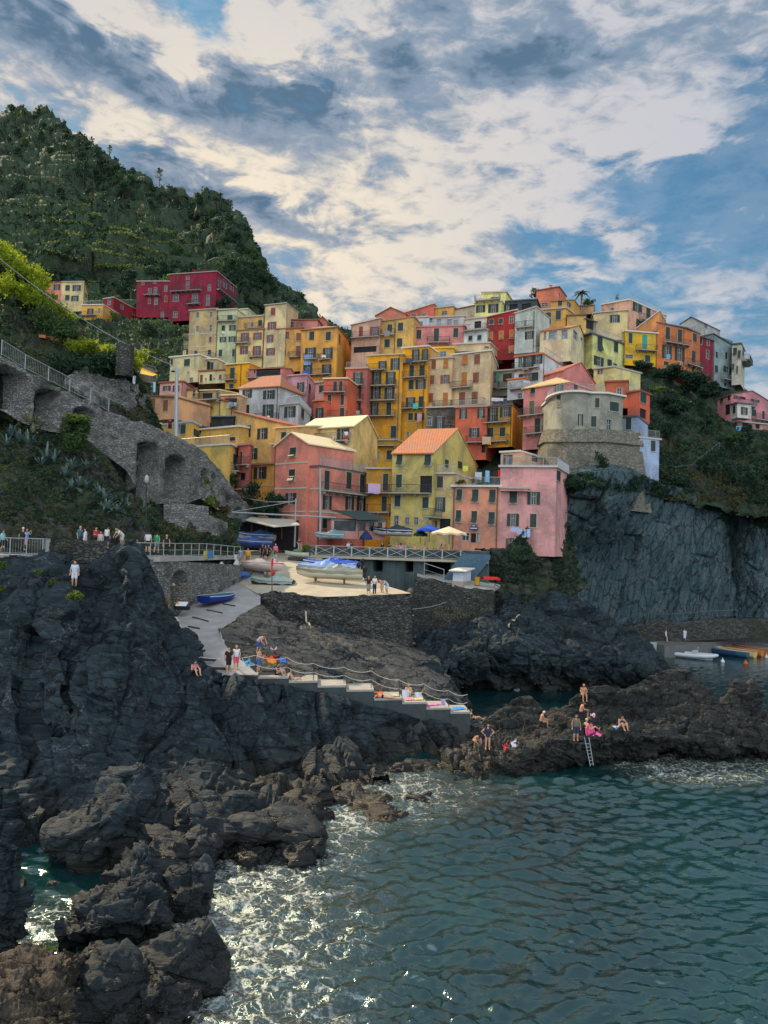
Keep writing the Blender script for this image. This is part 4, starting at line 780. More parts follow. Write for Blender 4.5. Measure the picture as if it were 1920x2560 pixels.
house('coral roof house with a tall chimney at the very top of the village','D',[(488,161),(680,160),(746,166)],96,260,(.68,.25,.13),'shed 0 .7 .7 0','n 685 132 12 40;n 560 215 60 30','',k=0,ch='610 70 20 44',rc=DRED)
house('golden house with a wide dark garage like opening near the top','D',[(492,153),(742,151),(870,158)],245,480,(.64,.42,.12),'flat','g 570 330 88 96;g 677 303 44 78','',k=1)
house('upper storey of the golden house with two small green windows','D',[(612,156),(745,155),(870,160)],172,250,(.64,.40,.10),'ridge 1.0','g 692 199 36 48;n 770 213 40 36','',name='upper_room',cat='roof room')
house('small roof hut with tiled top left of the peach skyline house','D',[(822,160),(985,159)],222,300,(.45,.30,.16),'ridge 1.1','n 850 245 50 30','',ch='875 155 18 44',rc=DTILE)
house('cream house with a red tiled gable and pale blue windows','D',[(520,139),(790,136),(922,146)],408,700,(.64,.56,.36),'ridge 2.0','N 562 484 22 66;N 630 478 70 66;N 732 470 52 72;N 823 473 36 76;N 877 500 18 50','',k=1,rc=tile((.50,.19,.09)))
house('white house with an orange striped roof terrace and dark shutters','D',[(302,132),(548,129),(902,148)],640,1010,WHT,'flat','o 350 695 30 110;o 420 708 94 136;o 502 682 80 84;o 410 842 150 70;g 485 833 40 70','298 515 778;385 440 780','',rail='0;1',k=1,pipes='548',rc=plain((.55,.16,.06)))
house('low white annex with a small terrace left of the white house','D',[(240,131),(384,129)],868,1040,WHT,'flat','n 345 1010 40 60','268 384 948','',rc=plain((.6,.16,.05)))
house('grey green recess house with two glazed doors between beige and white houses','D',[(90,137),(300,135)],795,1010,(.32,.32,.26),'flat','T 128 845 66 90;g 238 845 80 76','85 165 935;165 290 940','')
house('pale lemon house with a long dark glazed roof terrace','D',[(912,145),(975,143),(1258,150)],468,760,(.66,.66,.27),'flat 1.2','s 1035 552 44 120;g 1174 576 36 92;o 1024 702 84 78;g 1118 716 38 56;n 1168 740 34 34','','',rail='1',k=1,rc=DGREY)
house('dark glazed roof terrace room under a sloping awning','D',[(915,149),(1245,156)],338,468,(.30,.26,.14),'shed 0 0 0 0','d 950 385 66 80;n 1035 410 66 70;n 1100 425 50 60;d 1180 430 60 70','',rc=DGREY)
house('yellow block with a dark eave left of the glazed roof terrace','D',[(752,150),(916,149)],312,470,(.66,.50,.15),'flat','g 732 320 20 50','',rc=DTILE)
house('peach house with a railed flat roof, the highest on the right skyline','D',[(1050,160),(1296,156),(1612,166)],172,470,(.68,.40,.28),'flat','n 1143 258 32 30;o 1350 237 62 76;g 1386 240 26 82;g 1453 278 36 108;g 1550 286 34 76;o 1388 386 78 74','1375 1600 335','',k=1,rail='0;1',rc=SLABW)
house('cream cottage with a shuttered window below the peach skyline house','D',[(985,151),(1276,150)],288,520,(.66,.52,.28),'shed 0 .5 .5 0','o 1165 334 84 66','')
house('vivid yellow house with a turquoise balcony door','D',[(1256,149),(1530,150)],444,735,(.68,.47,.015),'flat','g 1300 502 32 86;t 1423 533 44 122;n 1287 661 68 30;g 1447 678 44 56','1345 1515 605','',rc=SLABW,pipes='1526')
house('orange gable wall behind the vivid yellow house','E',[(150,154),(405,152)],470,520,(.68,.34,.12),'shed 0 3.2 3.2 0','','',rc=SLABW)
house('long burnt orange house with two balconies on the right ridge','E',[(382,150),(705,153),(880,157)],402,960,(.62,.23,.08),'flat','g 502 520 50 140;g 643 550 50 142;o 492 737 110 152;o 640 762 112 158;g 813 572 42 96;g 800 790 42 132;g 483 868 54 44;n 625 892 40 70;g 795 940 34 70','450 735 622;690 865 868','',k=0,pipes='690',rc=DGREY,name='tall_house')
house('narrow crimson house with white framed windows on the right ridge','E',[(866,158),(1028,161)],560,1060,CRIM,'shed 0 0 .5 .5','m 887 608 26 80;n 969 632 32 56;n 963 766 34 100;n 883 912 44 96','',rc=DGREY,name='tall_house')
house('grey gabled house rising behind the crimson house','E',[(650,172),(905,170),(1108,176)],415,620,(.42,.42,.40),'gable 1.5','N 940 440 40 50','',k=0,ch='756 370 22 26',rc=DGREY)
house('tall blue grey plastered house on the right ridge','E',[(1030,161),(1252,165)],545,1120,(.24,.32,.33),'shed .3 -1 -1 .3','m 1070 770 30 70;m 1180 780 34 80;g 1062 932 36 84;o 1188 940 90 70;n 1055 1083 24 36;d 1168 1112 30 40','1115 1225 1045','',name='tall_house',rc=DGREY,pipes='1022')
house('cream end house with a side balcony at the tip of the ridge','E',[(1245,163),(1350,162),(1392,168)],655,1120,(.55,.52,.42),'flat .5','s 1280 732 44 86;s 1330 764 38 92;s 1255 912 30 76;g 1303 942 18 86;g 1372 730 18 100;g 1372 880 18 60','1352 1392 820 1.6','',k=0,name='tall_house',rc=DGREY)
house('pink cliff house with grey wooden balconies at the right edge','E',[(1078,150),(1240,145),(1700,152)],1222,1525,(.62,.26,.30),'ridge 1.6','s 1130 1280 30 84;g 1212 1248 26 86;d 1190 1400 60 120;R 1300 1235 80 90;d 1375 1240 60 90;o 1510 1262 96 96;o 1628 1282 60 80;g 1495 1437 48 80;g 1603 1462 26 90','1250 1480 1325 1.0;1470 1700 1505 1.0','',k=1,rc=DTILE)
house('white bay room under the balcony of the pink cliff house','E',[(1232,144),(1305,142),(1468,143)],1350,1512,(.60,.58,.54),'flat','g 1272 1398 28 86;o 1383 1417 74 86','',k=0,rc=DGREY)
house('low pink stone base with arches below the white bay room','E',[(1150,144),(1690,147)],1530,1640,(.42,.26,.22),'flat','d 1290 1570 30 70;d 1400 1580 70 80;d 1540 1590 50 60','')
# middle tier
house('beige house with brown shutters, left half of the pair above the stone house','C',[(789,137),(1006,135)],688,1200,BEI,'flat','b 845 731 38 76;q 951 721 40 72;b 833 862 38 76;B 943 858 78 74;b 821 1018 40 80;q 946 1034 44 120','850 1006 1100','',name='tall_house',rail='0',pipes='790',rc=SLAB)
house('tall beige house with brown shutters and a yellow side wall','C',[(1006,136),(1342,132),(1398,144)],612,1200,(.64,.49,.30),'flat','q 1115 690 50 82;b 1220 684 50 84;q 1108 860 48 126;b 1210 843 52 88;b 1090 1034 54 130;b 1198 1020 54 110','1004 1182 938;1006 1292 1095','',k=1,name='tall_house',pipes='1003',rc=SLABW)
house('yellow roof terrace with an awning behind the left beige house','C',[(828,141),(1016,140)],592,700,(.72,.46,.04),'flat','n 925 640 60 50','',rc=plain((.7,.45,.05)))
house('cream parapet room on the roof of the tall beige house','C',[(1016,142),(1330,140),(1450,150)],560,620,(.58,.46,.28),'flat','b 1302 582 40 16','',k=0)
house('tall yellow house with turquoise laundry and a white awning on top','C',[(576,138),(800,136)],592,1480,(.70,.39,.04),'flat','o 690 650 66 100;o 775 645 66 96;g 655 786 42 96;g 742 783 42 96;g 650 905 46 80;o 732 902 88 78;o 645 1062 82 96;g 735 1050 42 92;g 645 1180 40 60;o 721 1180 84 60;n 622 1336 24 40','580 803 718;585 785 848;583 765 1112','',name='tall_house',pipes='770',rc=SLABW)
house('tallest yellow house with four stacked balconies and white chairs','C',[(272,139),(578,137)],658,1480,(.70,.40,.045),'flat','o 402 740 70 80;o 512 726 80 100;o 352 846 82 104;o 473 846 86 106;o 345 976 86 100;o 463 977 86 96;o 333 1112 68 104;g 457 1113 44 108;g 295 1226 34 50;g 498 1312 50 104','275 440 782;285 525 918;275 522 1045;265 515 1178','',name='tall_house',pipes='552',rc=plain((.5,.42,.25)))
house('narrow red pink house with bunting on its roof terrace','C',[(88,137),(274,136)],770,1320,(.56,.17,.13),'flat','o 188 852 82 106;o 178 970 82 96;o 172 1106 84 84','100 240 910;92 235 1045;85 225 1168','',name='tall_house',rail='0',rc=plain((.5,.3,.2)))
house('rough dark stone house with a white scalloped awning','C',[(782,132),(1036,130)],1108,1420,(.2,.2,.2),'flat','n 808 1220 44 74;o 895 1240 82 114','',wallmat=stonework((.12,.11,.10),(.26,.22,.19),(.06,.06,.06),1.6),pipes='992',rc=SLAB)
house('coral red house with a shared long balcony left of the golden block','G',[(1172,127),(1444,125)],68,520,COR,'flat','o 1238 120 66 84;o 1393 114 64 82;o 1333 281 88 78;d 1420 420 50 70','1270 1444 367','',name='tall_house',rail='0',rc=plain((.45,.28,.2)))
house('golden block with a dark side wall and a laundry roof terrace','D',[(42,126),(284,123),(396,134)],1082,1440,(.62,.38,.06),'flat','o 112 1170 92 126;o 220 1140 96 84;g 92 1316 50 80;g 195 1312 48 76','40 270 1238;62 250 1400','',name='tall_house',rail='0',pipes='272',rc=DGREY)
house('rose house top storey with large gabled windows','D',[(552,122),(722,118),(1004,128)],778,900,ROSE,'ridge 2.6','m 780 775 78 70;m 872 775 78 80','',k=1,rc=tile((.42,.12,.08)),ch='',pipes='562')
house('rose house with a golden tiled roof wrapped around the tower terrace','D',[(380,119),(780,113),(1085,122)],880,1440,(.60,.24,.22),'hip 1.8','s 458 950 40 92;o 683 914 74 94;d 830 915 40 84;g 980 920 46 50;g 449 1106 44 124;g 582 1090 20 120;g 498 1266 50 142;g 566 1252 26 140','355 590 1180;405 566 1334','',k=1,name='tall_house',rc=tile((.60,.44,.20)))
house('orange red house with a flat roof behind the tower terrace','H',[(945,117),(1142,116)],192,420,(.54,.16,.08),'flat','n 1065 285 48 80','',rc=DRED)
house('orange red lower house with a stair right of the tower','H',[(1140,116),(1245,114),(1332,117)],268,520,COR,'flat','g 1270 325 52 88;d 1266 462 70 80','',k=1,rail='0',rc=DRED)
house('pale lemon block with a pergola behind the orange red houses','H',[(845,128),(1022,126),(1250,130)],62,300,(.66,.58,.27),'flat','o 900 100 40 40','',k=1)
house('light blue narrow house hanging over the tower masonry','H',[(1095,110),(1222,109)],496,760,(.33,.42,.58),'flat','g 1147 550 48 100;n 1125 690 26 38','',rc=DGREY)
house('light blue tower house at the cliff edge with a plant cage on top','H',[(1220,109),(1244,107.5),(1412,109)],672,1082,(.36,.45,.62),'flat','g 1356 742 38 90;n 1323 1020 18 28','',k=1,rail='1',rc=SLAB,name='tall_house')
house('olive green house with a bright tiled roof in the middle of the harbour front','G',[(628,99),(986,97),(1358,112)],456,1360,OLV,'ridge 4.4','s 688 515 50 92;s 932 520 56 92;g 683 700 52 112;d 915 730 108 150;g 670 872 52 96;g 912 886 54 92;n 660 1052 44 104;n 753 1046 38 62;n 833 1046 40 62;N 1222 430 28 82;g 1092 550 32 70;g 1207 546 36 92','600 965 802;888 1132 1003','',k=1,name='tall_house',rc=tile((.55,.19,.075)),band='')
house('cream house wall below the bunting terrace beside the olive house','G',[(987,98),(1168,97)],640,1360,(.60,.46,.22),'flat','g 1038 708 52 98;o 1030 902 108 124;d 962 1080 96 110;d 1080 1080 96 110','','',rail='0',rc=SLAB)
house('small orange house with lilac laundry between the salmon and olive houses','G',[(404,102),(630,101)],596,1360,(.70,.38,.04),'flat','g 567 710 48 148;g 555 896 46 128','410 628 800;408 616 966','',name='tall_house',rc=SLAB)
house('yellow balcony house with wooden planters behind the orange house','G',[(495,122),(665,121)],350,620,(.62,.40,.05),'flat','d 640 290 40 90;g 600 475 50 80;N 505 484 26 76','497 662 395','')
house('cream flat gabled house with a long balcony and two people','G',[(-160,105.5),(292,101),(500,112)],222,600,(.64,.48,.22),'ridge 2.4','o -76 305 104 118;g -128 312 40 110;o 200 308 104 120','-200 260 372','',k=1,rc=TIN,name='house')
house('low yellow annex with a tin roof left of the cream gabled house','F',[(1135,103.5),(1374,101)],248,400,(.66,.48,.19),'shed 0 0 1.3 1.3','g 1208 318 44 80','',rc=TIN)
house('salmon gabled harbour house with small slanted shutters beside the pavilion','F',[(1136,99.3),(1424,95)],402,1290,(.66,.28,.19),'gable 1.7','s 1290 450 52 78;s 1280 650 52 102;o 1272 852 94 96','',name='tall_house',band='555 768 965',rc=TIN,pipes='1140')
house('salmon terraced wing with long balconies and a roof terrace over the glazed veranda','F',[(1426,95.5),(1515,94),(1935,103)],576,1290,(.66,.28,.19),'flat .15','g 1578 692 46 166;g 1768 692 46 150;g 1883 720 44 160;o 1580 886 78 120;o 1774 890 74 118;o 1874 896 78 126;g 1575 1064 76 86','1522 1935 778 1.0','',k=1,name='tall_house',band='768 965',rc=DGREY,rail='1',pipes='1520')
house('recessed salmon top floor with a tin roof behind the roof terrace','F',[(1426,98),(1850,104)],412,590,(.66,.28,.19),'shed 0 0 1.0 1.0','g 1473 450 46 70;g 1661 480 42 66;g 1778 515 42 90','',name='attic_room',cat='attic',rc=TIN)
house('big yellow house with a slanted roofline and three green windows','F',[(770,109.8),(1145,104)],228,560,(.72,.50,.16),'shed 2.2 -.2 -.2 2.2','o 876 273 96 100;o 1026 291 90 94;o 940 466 86 96','',name='house',rc=DRED,pipes='')
house('orange yellow ground floors below the slanted yellow house','F',[(935,105),(1142,101.5)],566,1250,(.72,.46,.10),'flat','o 1006 630 110 102','',name='house',rc=plain((.35,.2,.14)),band='745')
house('yellow terrace house with an air conditioner and white parapet','F',[(470,111),(822,106)],262,420,(.70,.50,.12),'flat','g 768 336 46 30;g 488 240 24 90','',rc=SLABW)
house('dark slate covered gable behind the yellow terrace house','F',[(580,110),(772,109)],150,262,(.035,.04,.045),'shed 0 0 1 1','','',rc=DGREY)
house('plain yellow retaining house front behind the arcade wall','F',[(300,104),(742,98),(822,103)],385,900,(.68,.52,.15),'flat','g 785 516 36 92','750 868 606','',k=1,rail='0',name='house',rc=SLABW)
house('long yellow house under a pale blue canopy roof near the lamp post','F',[(100,109),(415,104),(480,108)],190,400,(.68,.48,.12),'flat','N 300 250 30 70;g 340 250 44 80;g 455 290 60 60','',k=1,rc=plain((.36,.48,.58)))
house('narrow coral red house with stacked balconies behind the cactus','F',[(818,101),(915,99.5),(934,102)],388,1000,(.58,.20,.15),'flat','g 843 502 16 112;d 850 660 50 60;d 850 870 30 60','820 915 560 .6;815 915 770 .8','',k=1,name='tall_house',rc=plain((.4,.2,.22)))
house('pink penthouse with a terrace behind the pink harbour house','H',[(42,105),(210,103),(408,110)],792,960,(.68,.43,.27),'flat','o 104 866 80 90;d 340 850 60 60','',k=1,rc=SLABW)
house('big pink harbour house with slanted green flaps and a plant terrace','G',[(1152,97),(1560,95)],750,1290,(.68,.31,.21),'flat .5','s 1205 820 50 98;s 1342 826 56 108;s 1490 830 56 112;s 1197 1003 46 102;s 1333 1011 50 104;s 1483 1022 56 108;n 1258 1180 70 60;n 1368 1185 26 74;d 1325 1192 46 78','','',name='tall_house',rail='0',pipes='1162 1536',rc=SLABW)
house('pale pink wing with peeling plaster, blue laundry and a side terrace','H',[(38,95),(522,93.5),(624,102)],928,1700,(.66,.34,.33),'flat','s 150 1182 66 108;o 325 1194 108 110;o 147 1382 102 108;g 322 1387 56 116;b 95 1592 26 104;n 138 1590 60 104;b 172 1592 24 104;g 538 1000 32 86;m 490 1234 16 30','','',k=1,name='tall_house',rail='0;1',pipes='',rc=plain((.5,.47,.45)))
house('low pink parapet terrace in front of the pale pink wing','H',[(38,94),(278,93.3)],1108,1130,(.66,.32,.29),'flat .2','','',name='house',dep=3)
# round tower
import math as _m
tw=[]
for i in range(11):
    a=_m.radians(180+ i*11.5); tw.append((700+252*_m.cos(a)*-1*-1, 112.5+ 7.8*_m.sin(a)))
tw=[(x,D) for x,D in tw if x<905]+[(940,105.2),(1098,107)]
house('round grey plastered tower house above the cliff with a wide roof terrace','H',tw,292,640,(.30,.30,.25),'flat .5','g 538 352 76 96;g 875 370 38 82;o 712 516 128 100;g 844 531 48 92;g 1020 402 76 78;n 975 570 50 112','','',k=len(tw)-2,name='tower_house',cat='tower house',rc=SLABW,rail=';'.join(str(i) for i in range(len(tw)-2)))
tb=MB(); ring=[[],[],[],[]]
for j,(yy,off) in enumerate(((600,.3),(712,.75),(722,.45),(1290,1.8))):
    for i,(x,D) in enumerate(tw+[(1232,108)]):
        p=at('H',x,yy if i<len(tw)-2 else yy+ (x-940)*.11,D); cx=at('H',700,yy,112.5); q=Vector((p.x-cx.x,p.y-cx.y)).normalized()*off; ring[j].append(Vector((p.x+q.x,p.y+q.y,p.z)))
for a,b in zip(ring,ring[1:]):
    for i in range(len(a)-1): tb.quad(b[i],b[i+1],a[i+1],a[i])
    tb.quad(b[-1],b[-1]+Vector((0,8,0)),a[-1]+Vector((0,8,0)),a[-1]); tb.quad(b[0]+Vector((0,8,0)),b[0],a[0],a[0]+Vector((0,8,0)))
o=tb.o('masonry_wall',M_stoneL); tag(o,'crumbling rubble masonry base curving under the round grey tower','wall')
# ---------------------------------------------------------------- placing on the ground
GV=[];GF=[]
for P,F in GROUND:
    n=sum(len(v) for v in GV); GV.append(P); GF.append([tuple(int(i)+n for i in f) for f in F])
_allv=np.vstack(GV); BV=BVHTree.FromPolygons([tuple(v) for v in _allv.tolist()],[f for g in GF for f in g])
def hit(cr,x,y,dflt=60):
    d=ray(cr,x,y).normalized(); h=BV.ray_cast(CAM,d)[0]
    return h if h is not None else at(cr,x,y,dflt)
def drop(x,y,z=60):
    h=BV.ray_cast(Vector((x,y,z)),Vector((0,0,-1)))[0]; return h
M_moss_shade=stonework((.025,.035,.03),(.06,.07,.055),(.015,.02,.015),2.6,damp=(.015,.03,.012))  # mossy stone with recess shade painted into its colour, for every arch niche
# ---------------------------------------------------------------- masonry walls with arches
def relief(name,label,cat,cr,top,bot,arches,mat,dep=.9,res=.25,rough=.10,thick=1.0,nu=None,seed=0):
    T=[at(cr,*p) for p in top]; Bz=[at(cr,top[i][0],bot[i],top[i][2]).z for i in range(len(top))]
    L=np.r_[0,np.cumsum([math.hypot(T[i+1].x-T[i].x,T[i+1].y-T[i].y) for i in range(len(T)-1)])]
    nu=int(L[-1]/res)+2; U_=np.linspace(0,L[-1],nu); X_=np.interp(U_,L,[p.x for p in T]); Y_=np.interp(U_,L,[p.y for p in T]); ZT_=np.interp(U_,L,[p.z for p in T]); ZB=np.interp(U_,L,Bz)
    nv=int((ZT_-ZB).max()/res)+2; V_=np.linspace(0,1,nv)[:,None]; Zg=ZT_[None,:]*(1-V_)+ZB[None,:]*V_
    Xg=np.repeat(X_[None,:],nv,0); Yg=np.repeat(Y_[None,:],nv,0); Ug=np.repeat(U_[None,:],nv,0)
    dx=np.gradient(X_); dy=np.gradient(Y_); l=np.hypot(dx,dy); nx_,ny_=dy/l,-dx/l; s=np.where(ny_>0,-1,1); nx_,ny_=nx_*s,ny_*s
    off=np.zeros_like(Zg)
    for a in arches:
        ax,at_,ab,aw=a[:4]; f_=a[4] if len(a)>4 else 1
        i=min(max(np.searchsorted([p[0] for p in top],ax)-1,0),len(T)-2); p,q=T[i],T[i+1]; n=Vector((q.y-p.y,-(q.x-p.x),0)).normalized()
        def pu(x,y): d=ray(cr,x,y); h=CAM+d*((p-CAM).dot(n)/d.dot(n)); return L[i]+math.hypot(h.x-p.x,h.y-p.y)*(1 if (h-p).dot(q-p)>0 else -1),h.z
        u0,_=pu(ax-aw/2,at_+20); u1,_=pu(ax+aw/2,at_+20); _,zt=pu(ax,at_); _,zb=pu(ax,ab); r=(u1-u0)/2; uc=(u0+u1)/2; hf=r*f_
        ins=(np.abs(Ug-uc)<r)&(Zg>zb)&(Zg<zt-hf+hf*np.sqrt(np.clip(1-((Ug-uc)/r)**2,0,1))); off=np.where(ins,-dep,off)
    IN=(off<0).ravel(); P=np.stack([Xg,Yg,Zg],-1).reshape(-1,3); nz_=fbm(P*1.3,3,seed)*rough+facets(P*1.6,seed+3)[0]*rough
    o_=(off.ravel()+nz_*(1 if rough else 0)); P[:,0]+=np.tile(nx_,nv)*o_; P[:,1]+=np.tile(ny_,nv)*o_; P[:nu,2]+=fbm(P[:nu]*1.2,2,seed+8)*rough*1.5
    bk=P[:nu].copy(); bk[:,0]-=nx_*thick; bk[:,1]-=ny_*thick; bk2=bk.copy(); bk2[:,2]=ZB; P=np.vstack([bk2,bk,P]); F=grid_faces(nu,nv+2)
    o=npmesh(name,P,F,mat)
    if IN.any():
        o.data.materials.append(M_moss_shade); I2=np.r_[np.zeros(2*nu,bool),IN]; o.data.polygons.foreach_set('material_index',I2[F].all(1).astype(np.int32))
    tag(o,label,cat); GROUND.append((P,F)); return o
arc=[(-900,-330,60),(-120,55,65.5),(0,92,66),(40,118,66.5),(175,200,67.5),(310,270,69),(470,350,70),(630,430,72),(780,500,73.5),(930,585,75.5),(1120,650,77.5),(1300,700,79),(1520,790,82),(1644,854,84.5),(1744,914,87),(1824,1004,88.5),(1944,1154,91),(2094,1344,94.5),(2224,1454,97)]
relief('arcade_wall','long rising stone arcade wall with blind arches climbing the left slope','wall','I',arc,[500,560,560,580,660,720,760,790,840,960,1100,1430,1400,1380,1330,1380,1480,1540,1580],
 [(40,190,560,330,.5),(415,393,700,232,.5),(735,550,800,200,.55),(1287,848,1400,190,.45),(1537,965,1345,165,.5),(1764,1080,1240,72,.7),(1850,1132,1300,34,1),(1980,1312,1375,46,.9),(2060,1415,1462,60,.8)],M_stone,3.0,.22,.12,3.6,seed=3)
relief('rubble_wall','ruined rubble terrace wall with loose stones above the arcade','wall','I',[(560,262,79),(780,215,80),(860,250,80.5),(1000,300,81.5),(1140,330,82.5),(1250,400,83.5),(1300,452,84),(1330,560,84.3),(1350,690,84.6)],[470,560,590,640,680,710,740,750,780],[],M_stoneL if False else M_stone,.5,.3,.35,1.5,seed=6)
relief('retaining_wall','vertical stone retaining wall under the small arches of the arcade','wall','F',[(170,908,74),(555,912,77),(562,985,77.2),(640,1010,78),(718,1062,80)],[1300,1300,1310,1310,1310],[],M_stone,.5,.25,.12,1.2,seed=9)
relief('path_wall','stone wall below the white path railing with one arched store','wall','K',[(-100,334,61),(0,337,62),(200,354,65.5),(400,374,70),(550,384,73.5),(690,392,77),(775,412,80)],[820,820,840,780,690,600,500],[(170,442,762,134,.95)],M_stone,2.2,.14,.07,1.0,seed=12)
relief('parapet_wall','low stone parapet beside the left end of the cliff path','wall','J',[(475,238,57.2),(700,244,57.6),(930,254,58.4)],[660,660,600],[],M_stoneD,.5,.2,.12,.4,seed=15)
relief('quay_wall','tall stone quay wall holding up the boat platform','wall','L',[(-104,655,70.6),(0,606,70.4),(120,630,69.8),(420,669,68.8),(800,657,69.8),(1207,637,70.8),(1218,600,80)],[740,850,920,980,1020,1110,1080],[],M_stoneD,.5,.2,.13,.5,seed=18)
M_sw=plain((.12,.155,.165),.9,.45,.5)
def stained():
    m,t,b=newmat('stained_concrete'); p=pos(t); st=t.noise(t.a('ShaderNodeMapping',{0:p,'Scale':(.8,.8,.13)}).outputs[0],1.5,8,.72); n=t.noise(p,.5,6,.7,.5)
    a=t.mix(t.ss(st,.30,.72),(.022,.040,.046),(.065,.095,.10)); a=t.mix(t.m('MULTIPLY',t.ss(st,.62,.80),.6),a,(.26,.28,.27)); a=t.mix(t.ss(n,.5,.7),a,(.05,.065,.06)); sset(t,b,'Base Color',a); sset(t,b,'Roughness',.9); bump(t,b,n,.4,.08); return m
M_stain=stained()
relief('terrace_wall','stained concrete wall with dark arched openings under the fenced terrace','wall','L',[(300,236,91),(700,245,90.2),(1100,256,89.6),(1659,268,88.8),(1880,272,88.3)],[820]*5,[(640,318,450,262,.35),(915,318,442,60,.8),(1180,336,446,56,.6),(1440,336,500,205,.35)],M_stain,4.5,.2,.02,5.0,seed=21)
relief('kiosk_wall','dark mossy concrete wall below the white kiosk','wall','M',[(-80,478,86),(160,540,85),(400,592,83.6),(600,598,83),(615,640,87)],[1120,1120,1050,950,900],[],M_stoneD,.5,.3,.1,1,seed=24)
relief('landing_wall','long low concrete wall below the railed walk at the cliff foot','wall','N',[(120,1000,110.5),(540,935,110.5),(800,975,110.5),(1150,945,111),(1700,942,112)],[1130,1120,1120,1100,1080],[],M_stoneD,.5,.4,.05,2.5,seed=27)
def onz(cr,x,y,z): p=sea(cr,x,y,z); return (p.x,p.y)
# blue sloping slabs and stair beside the kiosk, kiosk deck
q=MB(); q.slab([at('M',-60,480,86.4),at('M',160,541,85.4),at('M',405,594,83.9),at('M',602,600,83.3),at('M',660,560,89),at('M',300,480,91),at('M',-60,450,91)],.3); o=q.o('kiosk_deck',M_concr); tag(o,kind='structure')
q=MB(); q.slab([at('M',170,500,87.2),at('M',330,290,87.4),at('M',575,300,88),at('M',420,490,88)],.5); o=q.o('boat_ramp',plain((.07,.13,.19),.85,.3)); tag(o,kind='structure')
# ---------------------------------------------------------------- stairs and rope rail
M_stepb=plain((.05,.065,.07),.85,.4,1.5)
st=thing('staircase',at('U',560,1470,52.5),'broad concrete bathing steps descending to the right above the dark cliff','staircase')
steps=[(428,557,1457),(557,624,1462),(624,686,1471),(686,748,1481),(748,808,1490),(808,869,1509),(869,921,1517),(921,973,1529),(973,1016,1538)]
SD=lambda ux:51.8+(ux-428)/588*4.0
for x0,x1,yy in steps:
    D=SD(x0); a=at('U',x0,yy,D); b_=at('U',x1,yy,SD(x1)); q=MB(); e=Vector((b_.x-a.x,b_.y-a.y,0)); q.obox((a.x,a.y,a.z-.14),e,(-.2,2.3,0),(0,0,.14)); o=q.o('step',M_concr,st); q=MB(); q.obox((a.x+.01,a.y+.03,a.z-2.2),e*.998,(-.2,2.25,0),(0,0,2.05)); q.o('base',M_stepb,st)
    P=np.array([(a.x,a.y,a.z),(b_.x,b_.y,a.z),(b_.x-.2,b_.y+2.3,a.z),(a.x-.2,a.y+2.3,a.z)]); GROUND.append((P,np.array([(0,1,2),(0,2,3)])))
rp=thing('rope_railing',at('U',433,1457,52.3),'rope railing on thin posts along the bathing steps','railing')
posts=[('K',350,1185,1345),('K',590,1200,1345),('K',826,1170,1330),('K',1095,1190,1350),('K',1326,1240,1390),('K',1590,1272,1410),('O',235,268,415),('O',478,345,490),('O',690,380,520),('O',905,437,580),('O',1067,470,610)]
tops=[]
for cr,x,yt,yb in posts:
    ux=(x/3.456+CROPS[cr][0])*.8641; D=SD(ux)+.25; a=at(cr,x,yb,D); q=MB(); t_=at(cr,x,yt,D); q.tube([a,t_],.028,5); q.o('post',M_iron,rp); tops.append((t_,a))
for f_,nm in((1.0,'rope'),(.5,'rope')):
    q=MB(); pts=[]; seq=[at('K',0,1250,51.5)*1.0 if f_==1 else at('K',90,1350,51.5)]+[t_*f_+a*(1-f_) for j,(t_,a) in enumerate(tops) if j!=1]
    for a,b_ in zip(seq,seq[1:]):
        for j in range(6): s_=j/6; p=a.lerp(b_,s_); p.z-=.45*s_*(1-s_)*4*.45; pts.append(p)
    pts.append(seq[-1]); q.tube(pts,.022,4); q.o(nm,M_rope,rp)
# ---------------------------------------------------------------- fences
def fence(name,label,pts,h,mode,mp,ml,sp=1.9,post_r=.05):
    root=thing(name,pts[0],label,'fence' if mode=='x' else 'railing'); rail=MB(); bars=MB()
    L=[0]
    for a,b_ in zip(pts,pts[1:]): L.append(L[-1]+(b_-a).length)
    n=max(1,round(L[-1]/sp)); U3=lambda u: next((pts[i].lerp(pts[i+1],(u-L[i])/(L[i+1]-L[i])) for i in range(len(pts)-1) if u<=L[i+1]+1e-6),pts[-1])
    P=[U3(L[-1]*i/n) for i in range(n+1)]; up=Vector((0,0,1))
    for p in P:
        q=MB(); q.box((p.x,p.y,p.z+h/2),post_r*2,post_r*2,h) ; q.o('post',mp,root)
    for a,b_ in zip(P,P[1:]):
        rail.tube([a+up*h*.97,b_+up*h*.97],.035,4); rail.tube([a+up*.12,b_+up*.12],.025,4)
        if mode=='x': bars.tube([a+up*.15,b_+up*h*.92],.028,4); bars.tube([a+up*h*.92,b_+up*.15],.028,4)
        elif mode=='b':
            m=int((b_-a).length/.16)
            for j in range(1,m): c=a.lerp(b_,j/m); bars.tube([c+up*.12,c+up*h*.95],.009,3,False)
        elif mode=='h': rail.tube([a+up*h*.5,b_+up*h*.5],.018,4)
    rail.o('rail',ml,root)
    if bars.v: bars.o('cross_bars' if mode=='x' else 'bars',ml,root)
    return root
M_fw=plain((.40,.41,.40),.7,.1)
fl=at('L',258,235,93.5); fl.z=ZT; f1=Vector((fa.x,fa.y+.2,ZT)); f2=Vector((fb.x-2.2,fb.y+.2,ZT)); f3=Vector((fb.x-.6,fb.y+3,ZT))
fence('fence','white cross braced fence along the edge of the crowded terrace',[fl,f1,f2,f3],1.15,'x',M_fw,M_fw,2.05,.07)
V3=lambda t_,z: Vector((t_[0],t_[1],z))
